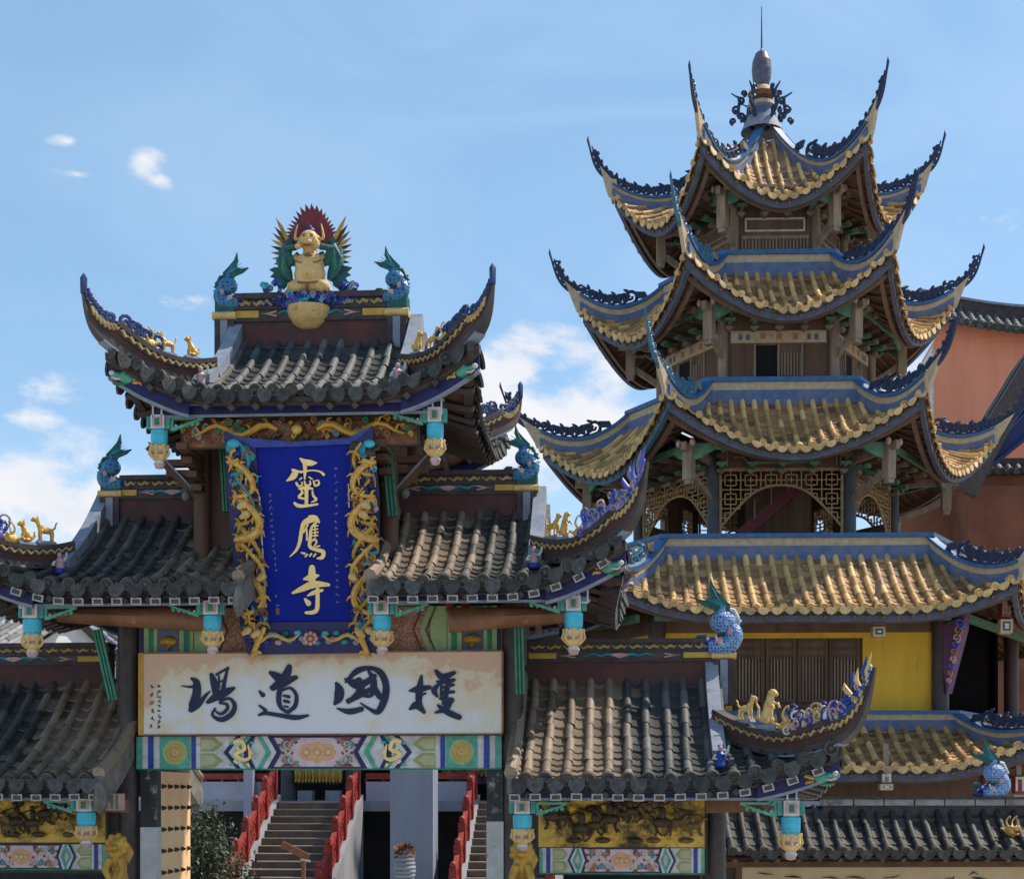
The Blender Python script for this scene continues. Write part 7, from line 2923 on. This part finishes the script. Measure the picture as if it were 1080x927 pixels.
def agave(loc, h, label, seed):
    root = empty("potted_agave", loc)
    tag(root, label, "plant")
    rr = random.Random(seed)
    lv = MB()
    for k in range(26):
        a_ = k * 2.4
        el = R(rr.uniform(25, 80))
        d = Vector((math.cos(a_) * math.cos(el), math.sin(a_) * math.cos(el), math.sin(el)))
        s_ = d.cross(Z).normalized() * .035
        L_ = h * rr.uniform(.7, 1)
        b = Vector((0, 0, 1.15))
        q = [b, b + d * L_ * .5, b + d * L_ + Vector((d.x, d.y, -.5)) * L_ * .15]
        lv.use(LEAF2)
        lv.add([q[0] - s_, q[0] + s_, q[1] + s_ * 1.2, q[1] - s_ * 1.2, q[2]], [(0, 1, 2, 3), (3, 2, 4)])
    lv.build("leaves", root)
    pt = MB()
    pt.smooth = True
    pt.lathe([(.2, .0), (.2, .7), (.17, .74), (.3, 1.1), (.33, 1.17), (.28, 1.17), (.27, 1.08), (.001, 1.08)], (0, 0, 0), 18, [CONC])
    pt.build("pot", root)


p = GF.M @ G(384, 927, 7.0); p.z = 0
agave(p, .42, "spiky yellow green agave in a stone pot before the stairs", 2)
# ribbed grey urn with a rust red bush, beside the pillar
ur = empty("flower_urn", (lambda q: (q.x, q.y, 0))(GF.M @ G(427, 927, 6.6)))
tag(ur, "grey ribbed urn filled with a rust brown bush in front of the pillar", "urn")
mb = MB()
mb.smooth = True
zz_ = lambda y: G(427, y, 6.6).z
for k in range(7):
    a_, b_ = zz_(929 - k * 4.2), zz_(929 - k * 4.2 - 4.2)
    r_ = .15 + .03 * math.sin(k * .6)
    mb.lathe([(r_, a_), (r_ + .02, (a_ + b_) / 2), (r_, b_)], (0, 0, 0), 20, [CONC if k % 2 else STEEL])
mb.lathe([(.2, 0), (.15, zz_(929))], (0, 0, 0), 16, [CONC])
mb.build("urn", ur)
mb = MB()
rr = random.Random(8)
RUSTLEAF = mat("rust_leaf", (0.20, 0.075, 0.03), .7, (0.11, 0.05, 0.02), 5, isl=.4)
mb.use(RUSTLEAF)
for k in range(500):
    d = Vector((rr.gauss(0, 1), rr.gauss(0, 1), rr.gauss(0, 1))).normalized()
    p = Vector((0, 0, zz_(898))) + Vector((d.x * .17, d.y * .17, d.z * .13)) * rr.uniform(.4, 1)
    s_ = d.orthogonal().normalized()
    t_ = d.cross(s_)
    l = rr.uniform(.04, .08)
    mb.add([p, p + d * l * .5 + s_ * l * .3, p + d * l, p + d * l * .5 - s_ * l * .3], [(0, 1, 2, 3)])
mb.build("bush", ur)
# rust coloured slanting board on a thin post
q = GF.M @ G(320, 927, 9.0)
sb_ = empty("wooden_signpost", (q.x, q.y, 0), -ALPHA)
tag(sb_, "rust red slanting board on a thin post in front of the staircase", "signpost")
mb = MB()
zt_ = G(320, 905, 9.0).z
mb.use(RUST); mb.box(-.035, .035, -.035, .035, 0, zt_)
mb.build("post", sb_)
mb = MB()
mb.use(RUST)
a_ = Vector((-.42, -.02, zt_ + .28)); b_ = Vector((.1, -.03, zt_ + .02))
mb.beam(a_, b_, .05, .13)
mb.use(PLASTER); mb.beam(Vector((-.04, -.05, zt_ - .01)), Vector((.14, -.05, zt_ - .05)), .04, .04)
mb.build("board", sb_)

# far houses seen between the left roofs
def house(loc, rz, w, d, hwall, hroof, mwall, mroof, label):
    root = empty("house", loc, rz)
    tag(root, label, "house")
    mb = MB()
    mb.use(mwall); mb.box(-w / 2, w / 2, -d / 2, d / 2, 0, hwall)
    mb.prism([(-d / 2, 0), (d / 2, 0), (0, hroof)], Vector((-w / 2 + .1, 0, hwall)), Vector((0, 1, 0)), Z, .2)
    mb.prism([(-d / 2, 0), (d / 2, 0), (0, hroof)], Vector((w / 2 - .1, 0, hwall)), Vector((0, 1, 0)), Z, .2)
    mb.build("wall", root)
    wm = MB()
    for i in range(max(2, int(w / 2.4))):
        x = -w / 2 + 1.2 + i * 2.4
        wm.use(WHITE); wm.box(x - .55, x + .55, -d / 2 - .06, -d / 2 - .002, hwall - 2.2, hwall - .7)
        wm.use(INK); wm.box(x - .46, x + .46, -d / 2 - .07, -d / 2 - .061, hwall - 2.1, hwall - .8)
    wm.build("window", root)
    rf = MB()
    for sg in (1, -1):
        f = Face((0, -sg * (d / 2 + .5), 0), (sg, 0, 0), (0, -sg, 0), -w / 2 - .4, w / 2 + .4, d / 2 + .5, hroof + .25, hwall - .15, k=.1)
        lay_tiles(rf, f, .5, .13, mroof, DISC, seg=.6, course=.4)
        soffit(rf, f, d / 2, DARK)
    rf.use(WHITE); rf.box(-w / 2 - .4, w / 2 + .4, -.2, .2, hwall + hroof, hwall + hroof + .35)
    rf.build("roof", root)


GREYT2 = tile_mat("far_grey_tile", (0.13, 0.13, 0.14), (0.24, 0.24, 0.25), TAN, None)
WHT = mat("whitewash", (0.6, 0.6, 0.58), .85, (0.5, 0.5, 0.5), 1)
hz = lambda y, D: EYE + (HOR - y) / F_PX * D
house(Vector(((75 - 540) / F_PX * 70, 72, 0)), R(38), 7, 6, hz(686, 70), hz(662, 70) - hz(686, 70), WHT, GREYT2, "far grey roofed white house between the left middle roof and low roof")
house(Vector(((-20 - 540) / F_PX * 64, 66, 0)), R(-24), 8, 6, hz(690, 64), hz(650, 64) - hz(690, 64), WHT, GREYT2, "far white walled house at the left edge behind the hanging post")
